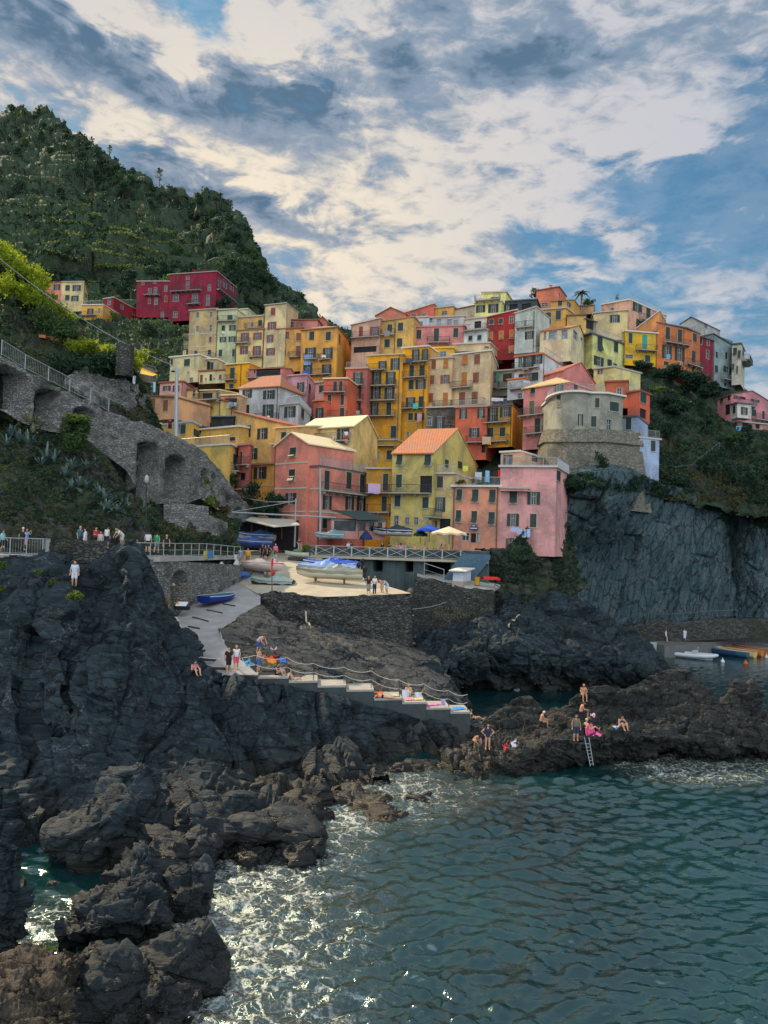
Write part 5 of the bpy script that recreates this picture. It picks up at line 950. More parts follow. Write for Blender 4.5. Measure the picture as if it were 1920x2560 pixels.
fence('path_railing','pale metal railing at the left end of the cliff path',[V3(xy('J',-200,345,55.5),ZT),V3(xy('J',60,350,56),ZT),V3(xy('J',385,340,57),ZT),V3(xy('J',430,300,60),ZT)],1.25,'b',M_rail,M_rail,1.05,.03)
fence('path_railing','pale metal railing along the curved path above the arched store',[V3(xy('J',1140,370,60),ZT),V3(xy('J',1300,392,61),ZT),V3(xy('K',100,342,63.2),ZT),V3(xy('K',400,368,69.6),ZT),V3(xy('K',690,386,76.8),ZT-.3)],1.15,'h',M_rail,M_rail,1.5,.028)
pts=[]
for x,y,D in arc[2:10]: p=at('I',x,y,D); p.z+=.03; p.y+=.25; pts.append(p)
fence('ramp_railing','long grey railing descending along the top of the arcade wall',pts,1.35,'b',M_rail,M_rail,2.6,.035)
fence('walk_railing','thin railing on the walk at the foot of the slate cliff',[at('N',240,965,111),at('N',530,985,110.8),at('N',800,980,110.8),at('N',1150,950,111.4),at('N',1270,950,112)],1.5,'h',M_sw,M_sw,3,.02)
fence('slope_railing','thin railing across the dark green slope on the right',[at('H',1410,960,112),at('H',1500,975,113),at('H',1659,990,114),at('E',1100,1850,116)],1.0,'h',M_sw,M_sw,3,.02)
fence('kiosk_railing','rusty railing left of the kiosk',[at('M',0,485,86.2),at('M',170,543,85.2)],1.5,'h',M_rail,M_rail,2,.03)
fence('rock_path_railing','railing of the rock path right of the kiosk',[at('M',610,640,84.5),at('M',705,690,86),at('M',860,720,87.4),at('M',985,715,88.5)],1.1,'h',M_iron,M_iron,2,.025)
# ---------------------------------------------------------------- posts and lamps
def post(label,cr,x,yt,yb,D,r,name='lamp_post',mat=M_steel,arm=True,lean=0):
    b_=at(cr,x,yb,D); t_=at(cr,x+lean,yt,D); root=thing(name,b_,label,'lamp post' if arm else 'pole'); q=MB(); q.tube([b_,b_.lerp(t_,.5),t_],[r*1.2,r,r*.75],8); q.o('pole',mat,root)
    if arm: q=MB(); q.tube([t_-Vector((0,0,.4)),t_+Vector((.9,0,0)) if arm==1 else t_-Vector((.3,0,.35))],.05,5); q.o('bracket',mat,root); q=MB(); q.ball(t_+(Vector((1.0,0,-.1)) if arm==1 else Vector((-.4,0,-.4))),.28,.16,.1); q.o('lamp_head',M_dark,root)
    return root
post('thick grey steel lamp post rising behind the arcade wall','I',1520,205,800,84,.22,lean=8,arm=2)
post('pale blue grey mast standing at the corner of the salmon terraced wing','F',1522,590,1200,92.5,.13,arm=0,name='pole',lean=0)
p_=post('tall thin grey pole beside the covered restaurant','F',1300,850,1270,93,.10,arm=0,name='pole',lean=12)
t_=thing('street_lantern',at('I',1262,1270,66),'white street lantern on a post in front of the tall arch','lantern'); q=MB(); q.tube([at('I',1262,1560,66),at('I',1264,1200,66)],.05,6); q.o('pole',M_iron,t_); q=MB(); q.ball(at('I',1268,1168,66),.19,.19,.36,8,5); q.o('lamp_head',M_frame,t_)
q=MB(); q.tube([at('K',968,700,70.3),at('K',966,300,70.6)],.05,5); t_=thing('flag_pole',at('K',968,700,70.3),'thin pole with a green white and red pennant at the corner of the boat platform','flag pole'); q.o('pole',M_wood,t_)
for c_,y0,y1,w_ in(((.03,.25,.12),272,325,18),((.55,.5,.48),325,345,20),((.65,.02,.02),330,400,20),((.65,.02,.02),430,468,22)):
    q=MB(); a=at('K',968-w_/2,y1,70.2); b_=at('K',968+w_/2,y0,70.2); q.obox((a.x,a.y,a.z),(b_.x-a.x,.05,0),(0,.06,0),(.04,0,b_.z-a.z)); q.o('pennant',plain(c_),t_)
# overhead cables
for i,(cr,a,b_,sg,lb) in enumerate([('A',(0,300,80),(1500,1225,84),2.0,'pale overhead cable from the vineyard down to the steel lamp post'),('F',(790,820,96),(1320,870,93),.9,'sagging cable reaching the thin pole from the left'),('F',(760,965,90),(1320,870,93),.1,'straight lower cable reaching the thin pole'),('L',(1215,770,71),(1610,660,91),.6,'mooring line from the quay wall to the kiosk wall')]):
    A_,B_=at(cr,*a),at(cr,*b_); q=MB(); q.tube([A_.lerp(B_,s/12)-Vector((0,0,sg*4*(s/12)*(1-s/12)*.5)) for s in range(13)],.035,4); o=q.o('cable',M_rail); tag(o,lb,'cable')
# ---------------------------------------------------------------- restaurant roofs, awnings, umbrellas, kiosk
t_=thing('restaurant_pavilion',at('F',1000,1180,97),'dark covered restaurant with a pale tin roof beside the salmon harbour house','pavilion')
q=MB(); q.slab([at('F',880,1034,92),at('F',1120,1092,89.5),at('F',1345,1074,90),at('F',1290,1030,95.8),at('F',930,1008,95.8)],.12); q.o('roof',plain((.45,.42,.36),.6),t_)
q=MB(); q.slab([at('F',748,1050,93),at('F',880,1045,93),at('F',1000,985,99),at('F',755,972,97)],.1); q.o('side_roof',plain((.09,.13,.18)),t_)
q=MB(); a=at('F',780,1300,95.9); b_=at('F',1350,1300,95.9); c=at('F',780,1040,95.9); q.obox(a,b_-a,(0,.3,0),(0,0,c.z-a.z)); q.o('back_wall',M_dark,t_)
for x in(800,930,1060,1190,1310): q=MB(); q.tube([at('F',x,1200,95),at('F',x,1040,95)],.08,5); q.o('column',M_wood,t_)
q=MB(); q.tube([at('F',760,970,91.5),at('F',1300,998,91.5),at('F',1659,1016,92)],.09,5); q.o('beam',M_rail,t_)
house('glazed veranda of the salmon harbour restaurant with pink columns','G',[(100,92),(566,93.5)],1034,1195,(.60,.30,.26),'flat 0.1','m 215 1085 196 92;m 366 1085 60 92;m 446 1085 50 92;m 517 1085 44 92','',name='veranda',cat='veranda',dep=4,rc=DGREY)
t_=thing('awning',at('G',340,1000,92),'dark green sloping awning over the restaurant veranda','awning')
q=MB(); q.slab([at('G',330,1034,89.8),at('G',585,1030,91),at('G',400,962,95.5),at('G',100,950,94.3)],.05); q.o('canopy',plain((.03,.055,.052),.7),t_)
q=MB(); q.tube([at('G',332,1190,90),at('G',330,1034,90)],.05,5); q.tube([at('G',575,1150,91.2),at('G',578,1032,91.2)],.05,5); q.o('frame',M_iron,t_)
def umbrella(label,cr,x,yt,yb,w,h,D,c,closed=False):
    t0=at(cr,x,yt,D); b0=at(cr,x,yb,D); t_=thing('parasol',b0,label,'parasol'); r=w/CROPS[cr][2]*D/FPX/2; hh=h/CROPS[cr][2]*D/FPX; q=MB(); n=8; ring=[]
    for j in range(n): a=2*math.pi*j/n+.4; ring.append(t0+Vector((math.cos(a)*r,math.sin(a)*r,-hh)))
    for j in range(n): a,b_=ring[j],ring[(j+1)%n]; m=(a+b_)/2+Vector((0,0,.12)); q.tri(t0,a,m); q.tri(t0,m,b_); q.quad(a,a-Vector((0,0,.22)),m-Vector((0,0,.22)),m); q.quad(m,m-Vector((0,0,.22)),b_-Vector((0,0,.22)),b_)
    q.o('canopy',plain(c,.8,.08),t_); q=MB(); q.tube([b0,t0],.04,5); q.o('pole',M_wood,t_)
umbrella('cream parasol over the tables in front of the pink harbour house','G',1115,1092,1240,320,62,88.5,(.62,.52,.34))
umbrella('bright blue parasol behind the cream parasol','G',945,1072,1230,230,55,91,(.02,.07,.42))
umbrella('dark green parasol under the blue parasol','G',870,1120,1235,130,45,92,(.01,.06,.05))
umbrella('navy cone shaped cover standing by the veranda','G',400,1120,1235,120,75,91,(.01,.03,.10))
t_=thing('kiosk',at('M',310,575,84.8),'small white ticket kiosk with a flat overhanging roof on the dark wall','kiosk')
a=at('M',247,575,84.6); b_=at('M',335,582,84.2); h_=at('M',247,440,84.6).z-a.z; q=MB(); q.obox(a,(b_.x-a.x,b_.y-a.y,0),(1.1,2.2,0),(0,0,h_)); q.o('body',plain((.50,.56,.62),.6,.05),t_)
q=MB(); zz_=a.z+h_; q.slab([(a.x-.5,a.y-.5,zz_+.1),(b_.x+.3,b_.y-.5,zz_+.1),(b_.x+1.6,b_.y+2.6,zz_+.35),(a.x+.8,a.y+2.6,zz_+.35)],.12); q.o('roof',plain((.72,.68,.62),.5,.03),t_)
q=MB(); q.obox((a.x+.12,a.y-.04,a.z+h_*.42),((b_.x-a.x)*.82,(b_.y-a.y)*.82,0),(0,.03,0),(0,0,h_*.42)); q.o('window',glassm((.03,.10,.22)),t_)
q=MB(); q.obox((a.x-.06,a.y-.1,a.z),((b_.x-a.x)+.06,(b_.y-a.y),0),(1.1,2.2,0),(0,0,h_*.36)); q.o('base',plain((.36,.30,.24)),t_)
t_=thing('litter_bin',at('M',460,575,85),'yellow bin beside the kiosk','bin'); q=MB(); q.tube([at('M',460,560,85),at('M',460,500,85)],.3,10); q.o('body',plain((.5,.28,.02)),t_); q=MB(); q.ball(at('M',460,498,85),.32,.32,.1); q.o('lid',plain((.4,.22,.02)),t_)
# ---------------------------------------------------------------- signs
def txt(s_,p,size,rz,mat,parent,name='lettering'):
    cu=bpy.data.curves.new(name,'FONT'); cu.body=s_; cu.size=size; cu.extrude=.01; cu.align_x='CENTER'; cu.align_y='CENTER'; o=bpy.data.objects.new(name,cu); col.objects.link(o)
    dg=bpy.context.evaluated_depsgraph_get(); me=bpy.data.meshes.new_from_object(o.evaluated_get(dg)); bpy.data.objects.remove(o); o=bpy.data.objects.new(name,me); col.objects.link(o); me.materials.clear(); me.materials.append(mat)
    o.parent=parent; o.location=Vector(p)-Vector(parent.location); o.rotation_euler=(R_(90),0,rz); return o
sp=at('G',1328,1108,95.7); t_=thing('wall_sign',sp,'small dark blue shaped wall sign above the door of the pink harbour house','sign'); q=MB(); q.box(sp,1.05,.06,.42); q.box(sp+Vector((0,0,.3)),.55,.05,.22); q.o('panel',plain((.02,.035,.16)),t_)
q=MB(); q.box(sp+Vector((0,-.04,0)),.85,.02,.10); q.box(sp+Vector((0,-.04,.3)),.3,.02,.09); q.o('lettering',M_white,t_)
sp=at('M',232,812,84); t_=thing('painted_sign',sp,'faded yellow two line painted marks, no longer legible, on the wall below the kiosk','sign'); q=MB()
for r_,n_ in((0,9),(1,11)):
    for j in range(n_):
        o_=sp+Vector((-1.7+j*.33+(.05 if j%2 else 0),-.6-.03*j,.45-r_*.75)); hh_=.42; q.tube([o_,o_+Vector((.02 if j%3 else .14,0,hh_))],.03,4)
        if j%3!=1: q.tube([o_+Vector((.14,0,hh_ if j%2 else 0)),o_+Vector((.0,0,hh_*.5))],.028,4)
q.o('lettering',plain((.13,.13,.03)),t_)
for x,c_,lb in((400,(.50,.40,.03),'small yellow notice hung on the path railing'),(437,(.04,.14,.28),'small blue notice hung on the path railing'),(650,(.45,.48,.48),'small white notice near the end of the path railing')):
    D=69.6 if x<500 else 75.5; sp=at('K',x,300 if x<500 else 320,D); q=MB(); q.box(sp,.5 if x<600 else .3,.05,.72 if x<600 else .5,.4); o=q.o('notice_board',plain(c_)); tag(o,lb,'notice')
# ---------------------------------------------------------------- boats
def hull(L,Bm,Hh,ns=14,flatst=True):
    # sections along x (stern -> bow), returns outer points per section
    S=[]
    for i in range(ns):
        s=i/(ns-1); w=Bm/2*(1-max(0,(s-.45)/.55)**2.2)*(.80+.2*min(1,s/.25)); sh=Hh*(1+.35*max(0,s-.4)**2*2.2); k=Hh*.5*max(0,(s-.7)/.3)**2
        x=(s-.5)*L+ (0 if s<1 else 0); pts=[]
        for j in range(7):
            a=j/6; y=w*math.sin(min(1,a*1.25)*math.pi/2); z=k+(sh-k)*(1-math.cos(a*math.pi/2)) if a>0 else k; pts.append(Vector((x+.12*L*a*max(0,s-.8)*1.2,y,z)))
        S.append(pts)
    return S
def boat(label,loc,L,Bm,rz,chull,cin,cover=None,motor=False,trailer=False,tiltx=0,benches=True,stripe=None,name='rowing_boat',cat='boat',group=None,roll=0,poles=0):
    root=thing(name,loc,label,cat,group); Hh=L*(.125 if trailer and motor else .155); S=hull(L,Bm,Hh); z0=.40 if trailer else 0
    M_=Matrix.Rotation(rz,3,'Z')@Matrix.Rotation(tiltx,3,'Y')@Matrix.Rotation(roll,3,'X'); T=lambda p: M_@(p+Vector((0,0,z0)))+Vector(loc)
    q=MB(); n=len(S)
    for sg in(1,-1):
        for i in range(n-1):
            for j in range(6):
                f=lambda p: T(Vector((p.x,p.y*sg,p.z))); Q_=[f(S[i][j]),f(S[i+1][j]),f(S[i+1][j+1]),f(S[i][j+1])]; q.quad(*(Q_ if sg<0 else Q_[::-1]))
    st=[T(p) for p in S[0]]+[T(Vector((p.x,-p.y,p.z))) for p in S[0][::-1]]; nn=len(q.v); q.v+=st; q.f.append(tuple(range(nn,nn+len(st)))); q.o('hull',plain(chull,.45,.1),root,True)
    q=MB()
    for sg in(1,-1): q.tube([T(Vector((s[-1].x,s[-1].y*sg,s[-1].z))) for s in S],.05,5)
    q.o('gunwale',plain(stripe or tuple(min(1,x*1.2+.1) for x in chull),.5),root)
    if cover:
        q=MB(); rows_=[]
        for i,s in enumerate(S):
            e=s[-1]; hmp=.10+.50*math.exp(-((i-7+int(L*7)%3)/2.0)**2)+.16*math.exp(-((i-2)/1.2)**2)+.06*math.sin(i*2.9); r=[]
            for j in range(9):
                a=-1+j/4; wv=.10*math.sin(i*2.3+j*1.7); r.append(T(Vector((e.x,e.y*a*1.04,e.z+.05+hmp*(1-a*a)+wv*(1-a*a)))))
            r=[T(Vector((e.x,-e.y*1.05,e.z-.2+.06*math.sin(i*1.3))))]+r+[T(Vector((e.x,e.y*1.05,e.z-.22+.06*math.sin(i*1.7))))]; rows_.append(r)
        for a,b_ in zip(rows_,rows_[1:]):
            for j in range(len(a)-1): q.quad(a[j],a[j+1],b_[j+1],b_[j])
        q.o('cover',plain(cover,.55,.25,1.3),root)
    else:
        q=MB()
        for i in range(n-1):
            for sg in(1,-1):
                for j in(2,3,4,5):
                    f=lambda p: T(Vector((p.x,p.y*sg*.90,p.z+.02))); q.quad(f(S[i][j]),f(S[i+1][j]),f(S[i+1][j+1]),f(S[i][j+1]))
            q.quad(T(S[i][2]*1+Vector((0,-.1*S[i][2].y,.02))),T(S[i+1][2]+Vector((0,0,.02))),T(Vector((S[i+1][2].x,-S[i+1][2].y,S[i+1][2].z+.02))),T(Vector((S[i][2].x,-S[i][2].y,S[i][2].z+.02))))
        q.o('inside',plain(cin,.6,.2),root)
        if benches:
            for s_ in(3,7,10): w=S[s_][-1].y*.95; q=MB(); q.hexa([T(Vector((S[s_][-1].x+dx,dy,Hh*.72+dz))) for dz in(0,.05) for dx,dy in((-.14,-w),(.14,-w),(.14,w),(-.14,w))]); q.o('bench',plain((.35,.25,.15)),root)
    if motor:
        mo=MB(); c=T(Vector((-L/2-.22,0,Hh+.28))); mo.ball(c,.24,.20,.32,10,6); mo.tube([c,T(Vector((-L/2-.25,0,-.1)))],[.12,.06],6); mo.o('outboard_motor',M_dark,root,True)
    if trailer:
        q=MB()
        for s_ in(-.22,.22):
            for yy in(-1,1): q.hexa([T(Vector((s_*L+dx,yy*Bm*.28+dy,dz-z0))) for dz in(0,.5) for dx,dy in((-.07,-.07),(.07,-.07),(.07,.07),(-.07,.07))])
            q.hexa([T(Vector((s_*L+dx,dy,dz-z0))) for dz in(.38,.5) for dx,dy in((-.08,-Bm*.4),(.08,-Bm*.4),(.08,Bm*.4),(-.08,Bm*.4))])
        q.o('cradle',M_wood,root)
    return root
bl=lambda cr,x,y: hit(cr,x,y,75)
BW=(.50,.49,.46)
boat('white motor boat under a grey green cover, nearest the platform edge',bl('L',500,545),6.4,2.1,R_(180),(.52,.48,.36),BW,(.22,.24,.20),True,True,stripe=(.35,.22,.08),name='motor_boat')
boat('motor boat under a pale blue and white crumpled cover in the middle of the platform',bl('L',485,505)+Vector((-.2,1.9,0)),6.0,2.0,R_(178),(.45,.46,.46),BW,(.20,.34,.60),True,True,name='motor_boat')
boat('motor boat under a bright blue cover farthest back on the platform',bl('L',490,475)+Vector((.1,4.2,0)),6.2,2.0,R_(176),(.50,.50,.50),BW,(.03,.09,.42),True,True,name='motor_boat')
boat('pinkish white dinghy with a loose cream cover at the head of the slipway',bl('K',880,480),4.6,1.8,R_(-28),(.45,.36,.33),BW,(.58,.48,.42),False,True,roll=R_(-12),stripe=(.45,.03,.04))
boat('dark green and white boat with a torn cover on the platform corner',bl('K',970,620),4.2,1.7,R_(172),(.015,.03,.025),BW,(.26,.32,.30),False,True)
boat('deep blue wooden rowing boat pulled up beside the stone path wall',bl('K',510,712),4.1,1.8,R_(62),(.012,.03,.20),(.02,.14,.20),None,False,False,stripe=(.35,.38,.45))
boat('long boat under a blue and white cover in front of the dark pavilion',at('K',800,268,92),4.9,1.8,R_(178),(.03,.05,.18),BW,(.05,.10,.30),False,True,stripe=(.5,.5,.5),name='motor_boat')
boat('white hulled boat stacked behind the blue covered one by the pavilion',at('K',830,205,93.5),4.6,1.8,R_(176),(.40,.42,.45),BW,(.04,.10,.26),False,True,name='motor_boat')
boat('small white boat stored on the terrace beside the pale veranda wall',at('G',88,1200,91),3.4,1.4,R_(178),(.40,.46,.48),(.2,.24,.25),(.12,.22,.24),False,False)
boat('white boat with a black cover right of the veranda on the terrace',at('G',630,1175,92.5),4.6,1.7,R_(175),(.50,.50,.50),BW,(.02,.03,.05),False,False)
# jet ski
jl=bl('K',1190,350); t_=thing('jet_ski',jl,'cream and green jet ski parked at the top of the platform','jet ski'); q=MB()
S=hull(3.2,1.15,.55); n=len(S); M_=Matrix.Rotation(R_(160),3,'Z'); T=lambda p: M_@(p+Vector((0,0,.4)))+jl
for sg in(1,-1):
    for i in range(n-1):
        for j in range(6): q.quad(*[T(Vector((p.x,p.y*sg,p.z))) for p in (S[i][j],S[i+1][j],S[i+1][j+1],S[i][j+1])])
for i in range(n-1): a,b_=S[i][-1],S[i+1][-1]; q.quad(T(a),T(b_),T(Vector((b_.x,-b_.y,b_.z))),T(Vector((a.x,-a.y,a.z))))
q.o('hull',plain((.50,.52,.42),.4),t_); q=MB(); q.ball(T(Vector((-.2,0,.7))),.8,.26,.26); q.o('seat',plain((.10,.2,.13)),t_); q=MB(); q.tube([T(Vector((.4,0,.6))),T(Vector((.25,0,1.05)))],.08,5); q.tube([T(Vector((.25,-.4,1.05))),T(Vector((.25,.4,1.05)))],.03,5); q.o('handlebar',M_dark,t_); q=MB(); q.box(T(Vector((0,0,-.2))),2.2,.8,.35); q.o('trolley',M_iron,t_)
# inflatable
def seab(x,y,z=0.0): return sea('N',x,y,z)
il=seab(940,1252); t_=thing('inflatable_boat',il,'large white rigid inflatable with twin black outboards moored in the harbour','boat'); rz=R_(-38); M_=Matrix.Rotation(rz,3,'Z'); T=lambda x,y,z: M_@Vector((x,y,z))+il
for sg in(1,-1):
    q=MB(); q.tube([T(2.9,0,.75),T(2.5,sg*.45,.65),T(1.7,sg*.85,.55),T(0,sg*1.0,.45),T(-2.2,sg*1.0,.42),T(-2.9,sg*.98,.40)],[.16,.24,.27,.28,.28,.14],10); q.o('tube',plain((.50,.55,.60),.5,.05),t_,True)
q=MB(); q.slab([T(2.3,0,.35),T(1.6,.75,.35),T(-2.4,.85,.3),T(-2.4,-.85,.3),T(1.6,-.75,.35)],.3); q.o('floor',plain((.30,.33,.36)),t_)
q=MB(); q.hexa([T(x,y,z) for z in(.3,1.1) for x,y in((-.3,-.35),(.3,-.35),(.3,.35),(-.3,.35))]); q.tube([T(.3,-.35,1.1),T(.35,-.3,1.5),T(.35,.3,1.5),T(.3,.35,1.1)],.03,5); q.o('console',plain((.42,.45,.47)),t_)
q=MB(); q.hexa([T(x,y,z) for z in(.3,.7) for x,y in((-1.3,-.4),(-.8,-.4),(-.8,.4),(-1.3,.4))]); q.o('seat',M_white,t_)
for yy in(-.32,.32): q=MB(); q.ball(T(-2.75,yy,.95),.28,.22,.36); q.tube([T(-2.75,yy,.9),T(-2.85,yy,-.2)],.09,5); q.o('outboard_motor',M_dark,t_)
HB=[(1085,1205,(.03,.07,.07),(.10,.14,.14),'dark teal rowing boat behind the twin outboards'),(1200,1232,(.03,.10,.16),(.25,.27,.28),'small blue boat with a pale rim in the moored row'),(1345,1218,(.30,.09,.03),(.12,.06,.03),'reddish brown boat in the middle of the moored row'),(1420,1200,(.46,.20,.05),(.3,.3,.3),'tan boat left of the pale grey boat'),(1492,1176,(.50,.52,.55),(.12,.2,.3),'white boat with blue inside in the moored row'),(1140,1225,(.02,.05,.12),(.04,.10,.16),'blue rowing boat moored right of the white inflatable'),(1250,1232,(.52,.40,.17),(.3,.2,.1),'cream wooden boat moored between the blue and the orange boats'),(1310,1222,(.50,.17,.03),(.25,.1,.04),'orange wooden boat moored beside the cream one'),(1385,1212,(.14,.05,.03),(.35,.36,.36),'dark brown boat with a pale interior in the moored row'),(1450,1192,(.42,.46,.52),(.3,.33,.38),'pale grey boat moored near the right edge'),(1530,1160,(.52,.55,.6),(.35,.36,.4),'white boat cut by the right edge of the harbour')]
for x,y,c_,ci,lb in HB: boat(lb,seab(x,y,-.12),5.8,1.7,R_(132),c_,ci,None,False,False,group='wooden boats moored in the harbour',stripe=tuple(min(1,v*1.3+.08) for v in c_))
for x,y,c_,lb in((1158,1285,(.6,.6,.6),'small white buoy near the inflatable boat'),(1340,1298,(.6,.12,.03),'small orange buoy in the dark harbour water'),(1505,1250,(.5,.5,.5),'white buoy below the moored wooden boats')):
    p=seab(x,y); q=MB(); q.ball(p+Vector((0,0,.15)),.26,.26,.26,10,8); q.tube([p+Vector((0,0,.3)),p+Vector((0,0,.65))],[.1,.04],6); o=q.o('buoy',plain(c_)); tag(o,lb,'buoy')
# kayaks and gear near kiosk, store, path
for cr,x,y,D,L,c_,lb in(('M',580,525,84.5,2.0,(.60,.02,.02),'upturned red dinghy beside the kiosk railing'),):
    S=hull(L,1.2,.4); b0=at(cr,x,y,D); q=MB(); M_=Matrix.Rotation(R_(10),3,'Z')
    for sg in(1,-1):
        for i in range(len(S)-1):
            for j in range(6): q.quad(*[M_@Vector((p.x,p.y*sg,.45-p.z*.8))+b0 for p in (S[i][j],S[i+1][j],S[i+1][j+1],S[i][j+1])])
    o=q.o('dinghy',plain(c_)); tag(o,lb,'dinghy')
# store clutter in the arch
for x,y,w_,h_,c_,lb,nm in((60,700,52,70,(.16,.12,.03),'coiled yellow brown net hung at the left of the arched store','fishing_net'),(152,728,52,44,(.55,.22,.01),'orange yellow float ball in front of the arched store','float_ball'),(240,755,50,40,(.015,.04,.22),'blue crumpled bag on the ground by the arched store','bag'),(115,560,30,26,(.5,.38,.22),'pale straw hat hanging in the arched store','hat'),(590,530,130,60,(.02,.07,.05),'green heap of fishing net against the path wall','fishing_net')):
    p=hit('K',x,y+h_/2,64); r=w_/2/3.456*(p.y)/FPX; rz_=h_/2/3.456*p.y/FPX; q=MB(); q.ball(p+Vector((0,-r*.3,rz_)),r,r*.8,rz_,12,8,lambda d: d*(1+.25*mnoise.noise(d*4+Vector((x,y,0))))); o=q.o(nm,plain(c_,.8,.3,6)); tag(o,lb,nm.replace('_',' '))
p=hit('K',166,775,63.6); t_=thing('display_stand',p,'white tilted menu board in front of the arched store','board'); q=MB(); q.obox(p+Vector((-.35,0,.25)),(.85,.15,0),(.1,.35,.35),(0,-.03,.03)); q.o('board',M_white,t_); q=MB(); q.box(p+Vector((.1,.2,.15)),1.1,.6,.3); q.o('crate',M_dark,t_)
p=at('K',160,585,64.6); q=MB(); q.box(p,2.0,.5,.06); q.box(p+Vector((0,.2,-.75)),2.0,.5,.06); o=q.o('shelf',M_wood); tag(o,'wooden shelf boards across the arched store','shelf')
p=hit('K',675,500,74); q=MB(); q.ball(p+Vector((0,0,.3)),1.3,.8,.4,12,8,lambda d: d*(1+.3*mnoise.noise(d*3))); o=q.o('covered_gear',plain((.04,.13,.36),.6,.4,3)); tag(o,'heap of gear under a blue sheet at the top of the path wall','tarpaulin')
# slip sleepers
for j,(x0,y0,x1,y1) in enumerate(((540,730,648,748),(400,782,538,810),(278,845,418,882),(240,925,340,945),(268,1000,295,1003),(270,1056,322,1057),(268,1136,390,1134),(345,1212,485,1213),(405,1285,575,1290))):
    a=hit('K',x0,y0); b_=hit('K',x1,y1); q=MB(); e=(b_-a); q.obox(a+Vector((0,0,-.05)),e,(0,.16,.02),(0,0,.13)); o=q.o('timber_sleeper',plain((.03,.027,.025),.9)); tag(o,'dark timber sleeper laid across the slipway','sleeper','sleepers across the slipway')
# ladder
a0=at('Q',1100,700,50.3); a1=at('Q',1150,905,50.0); b0=at('Q',1138,700,50.3); b1=at('Q',1176,900,50.0); t_=thing('ladder',a1,'thin metal bathing ladder hanging down the rock into the sea','ladder')
for a,b_ in((a0,a1),(b0,b1)): q=MB(); q.tube([a+Vector((0,-.25,.3)),b_+Vector((0,-.3,0))],.025,5); q.o('side_rail',M_rail,t_)
for j in range(7): s=(j+.5)/7; q=MB(); q.tube([a0.lerp(a1,s)+Vector((0,-.27,0)),b0.lerp(b1,s)+Vector((0,-.27,0))],.018,5); q.o('rung',M_rail,t_)
# ---------------------------------------------------------------- cloth: towels and laundry
def cloth(label,cr,x,y,w_,h_,c_,D=None,name='laundry',cat='laundry',n=1,group=None):
    D=D or 90; p=at(cr,x,y,D); s=D/FPX/CROPS[cr][2]; W_=w_*s; H_=h_*s; q=MB(); NX=max(4,int(W_/.12)); NZ=4
    for i in range(NX):
        for k in range(NZ):
            def P_(a,b_): u=a/NX; v=b_/NZ; return p+Vector(((u-.5)*W_,.05*math.sin(u*19+v*2+x)*(.3+v),H_*(.5-v)-.05*math.sin(u*7+x)*v))
            q.quad(P_(i,k),P_(i,k+1),P_(i+1,k+1),P_(i+1,k))
    n0=len(q.v); q.v+=[v+Vector((0,.03,0)) for v in q.v[:n0]]; q.f+=[tuple(i+n0 for i in f[::-1]) for f in q.f[:]]
    o=q.o(name,plain(c_,.8,.08)); tag(o,label,cat,group)
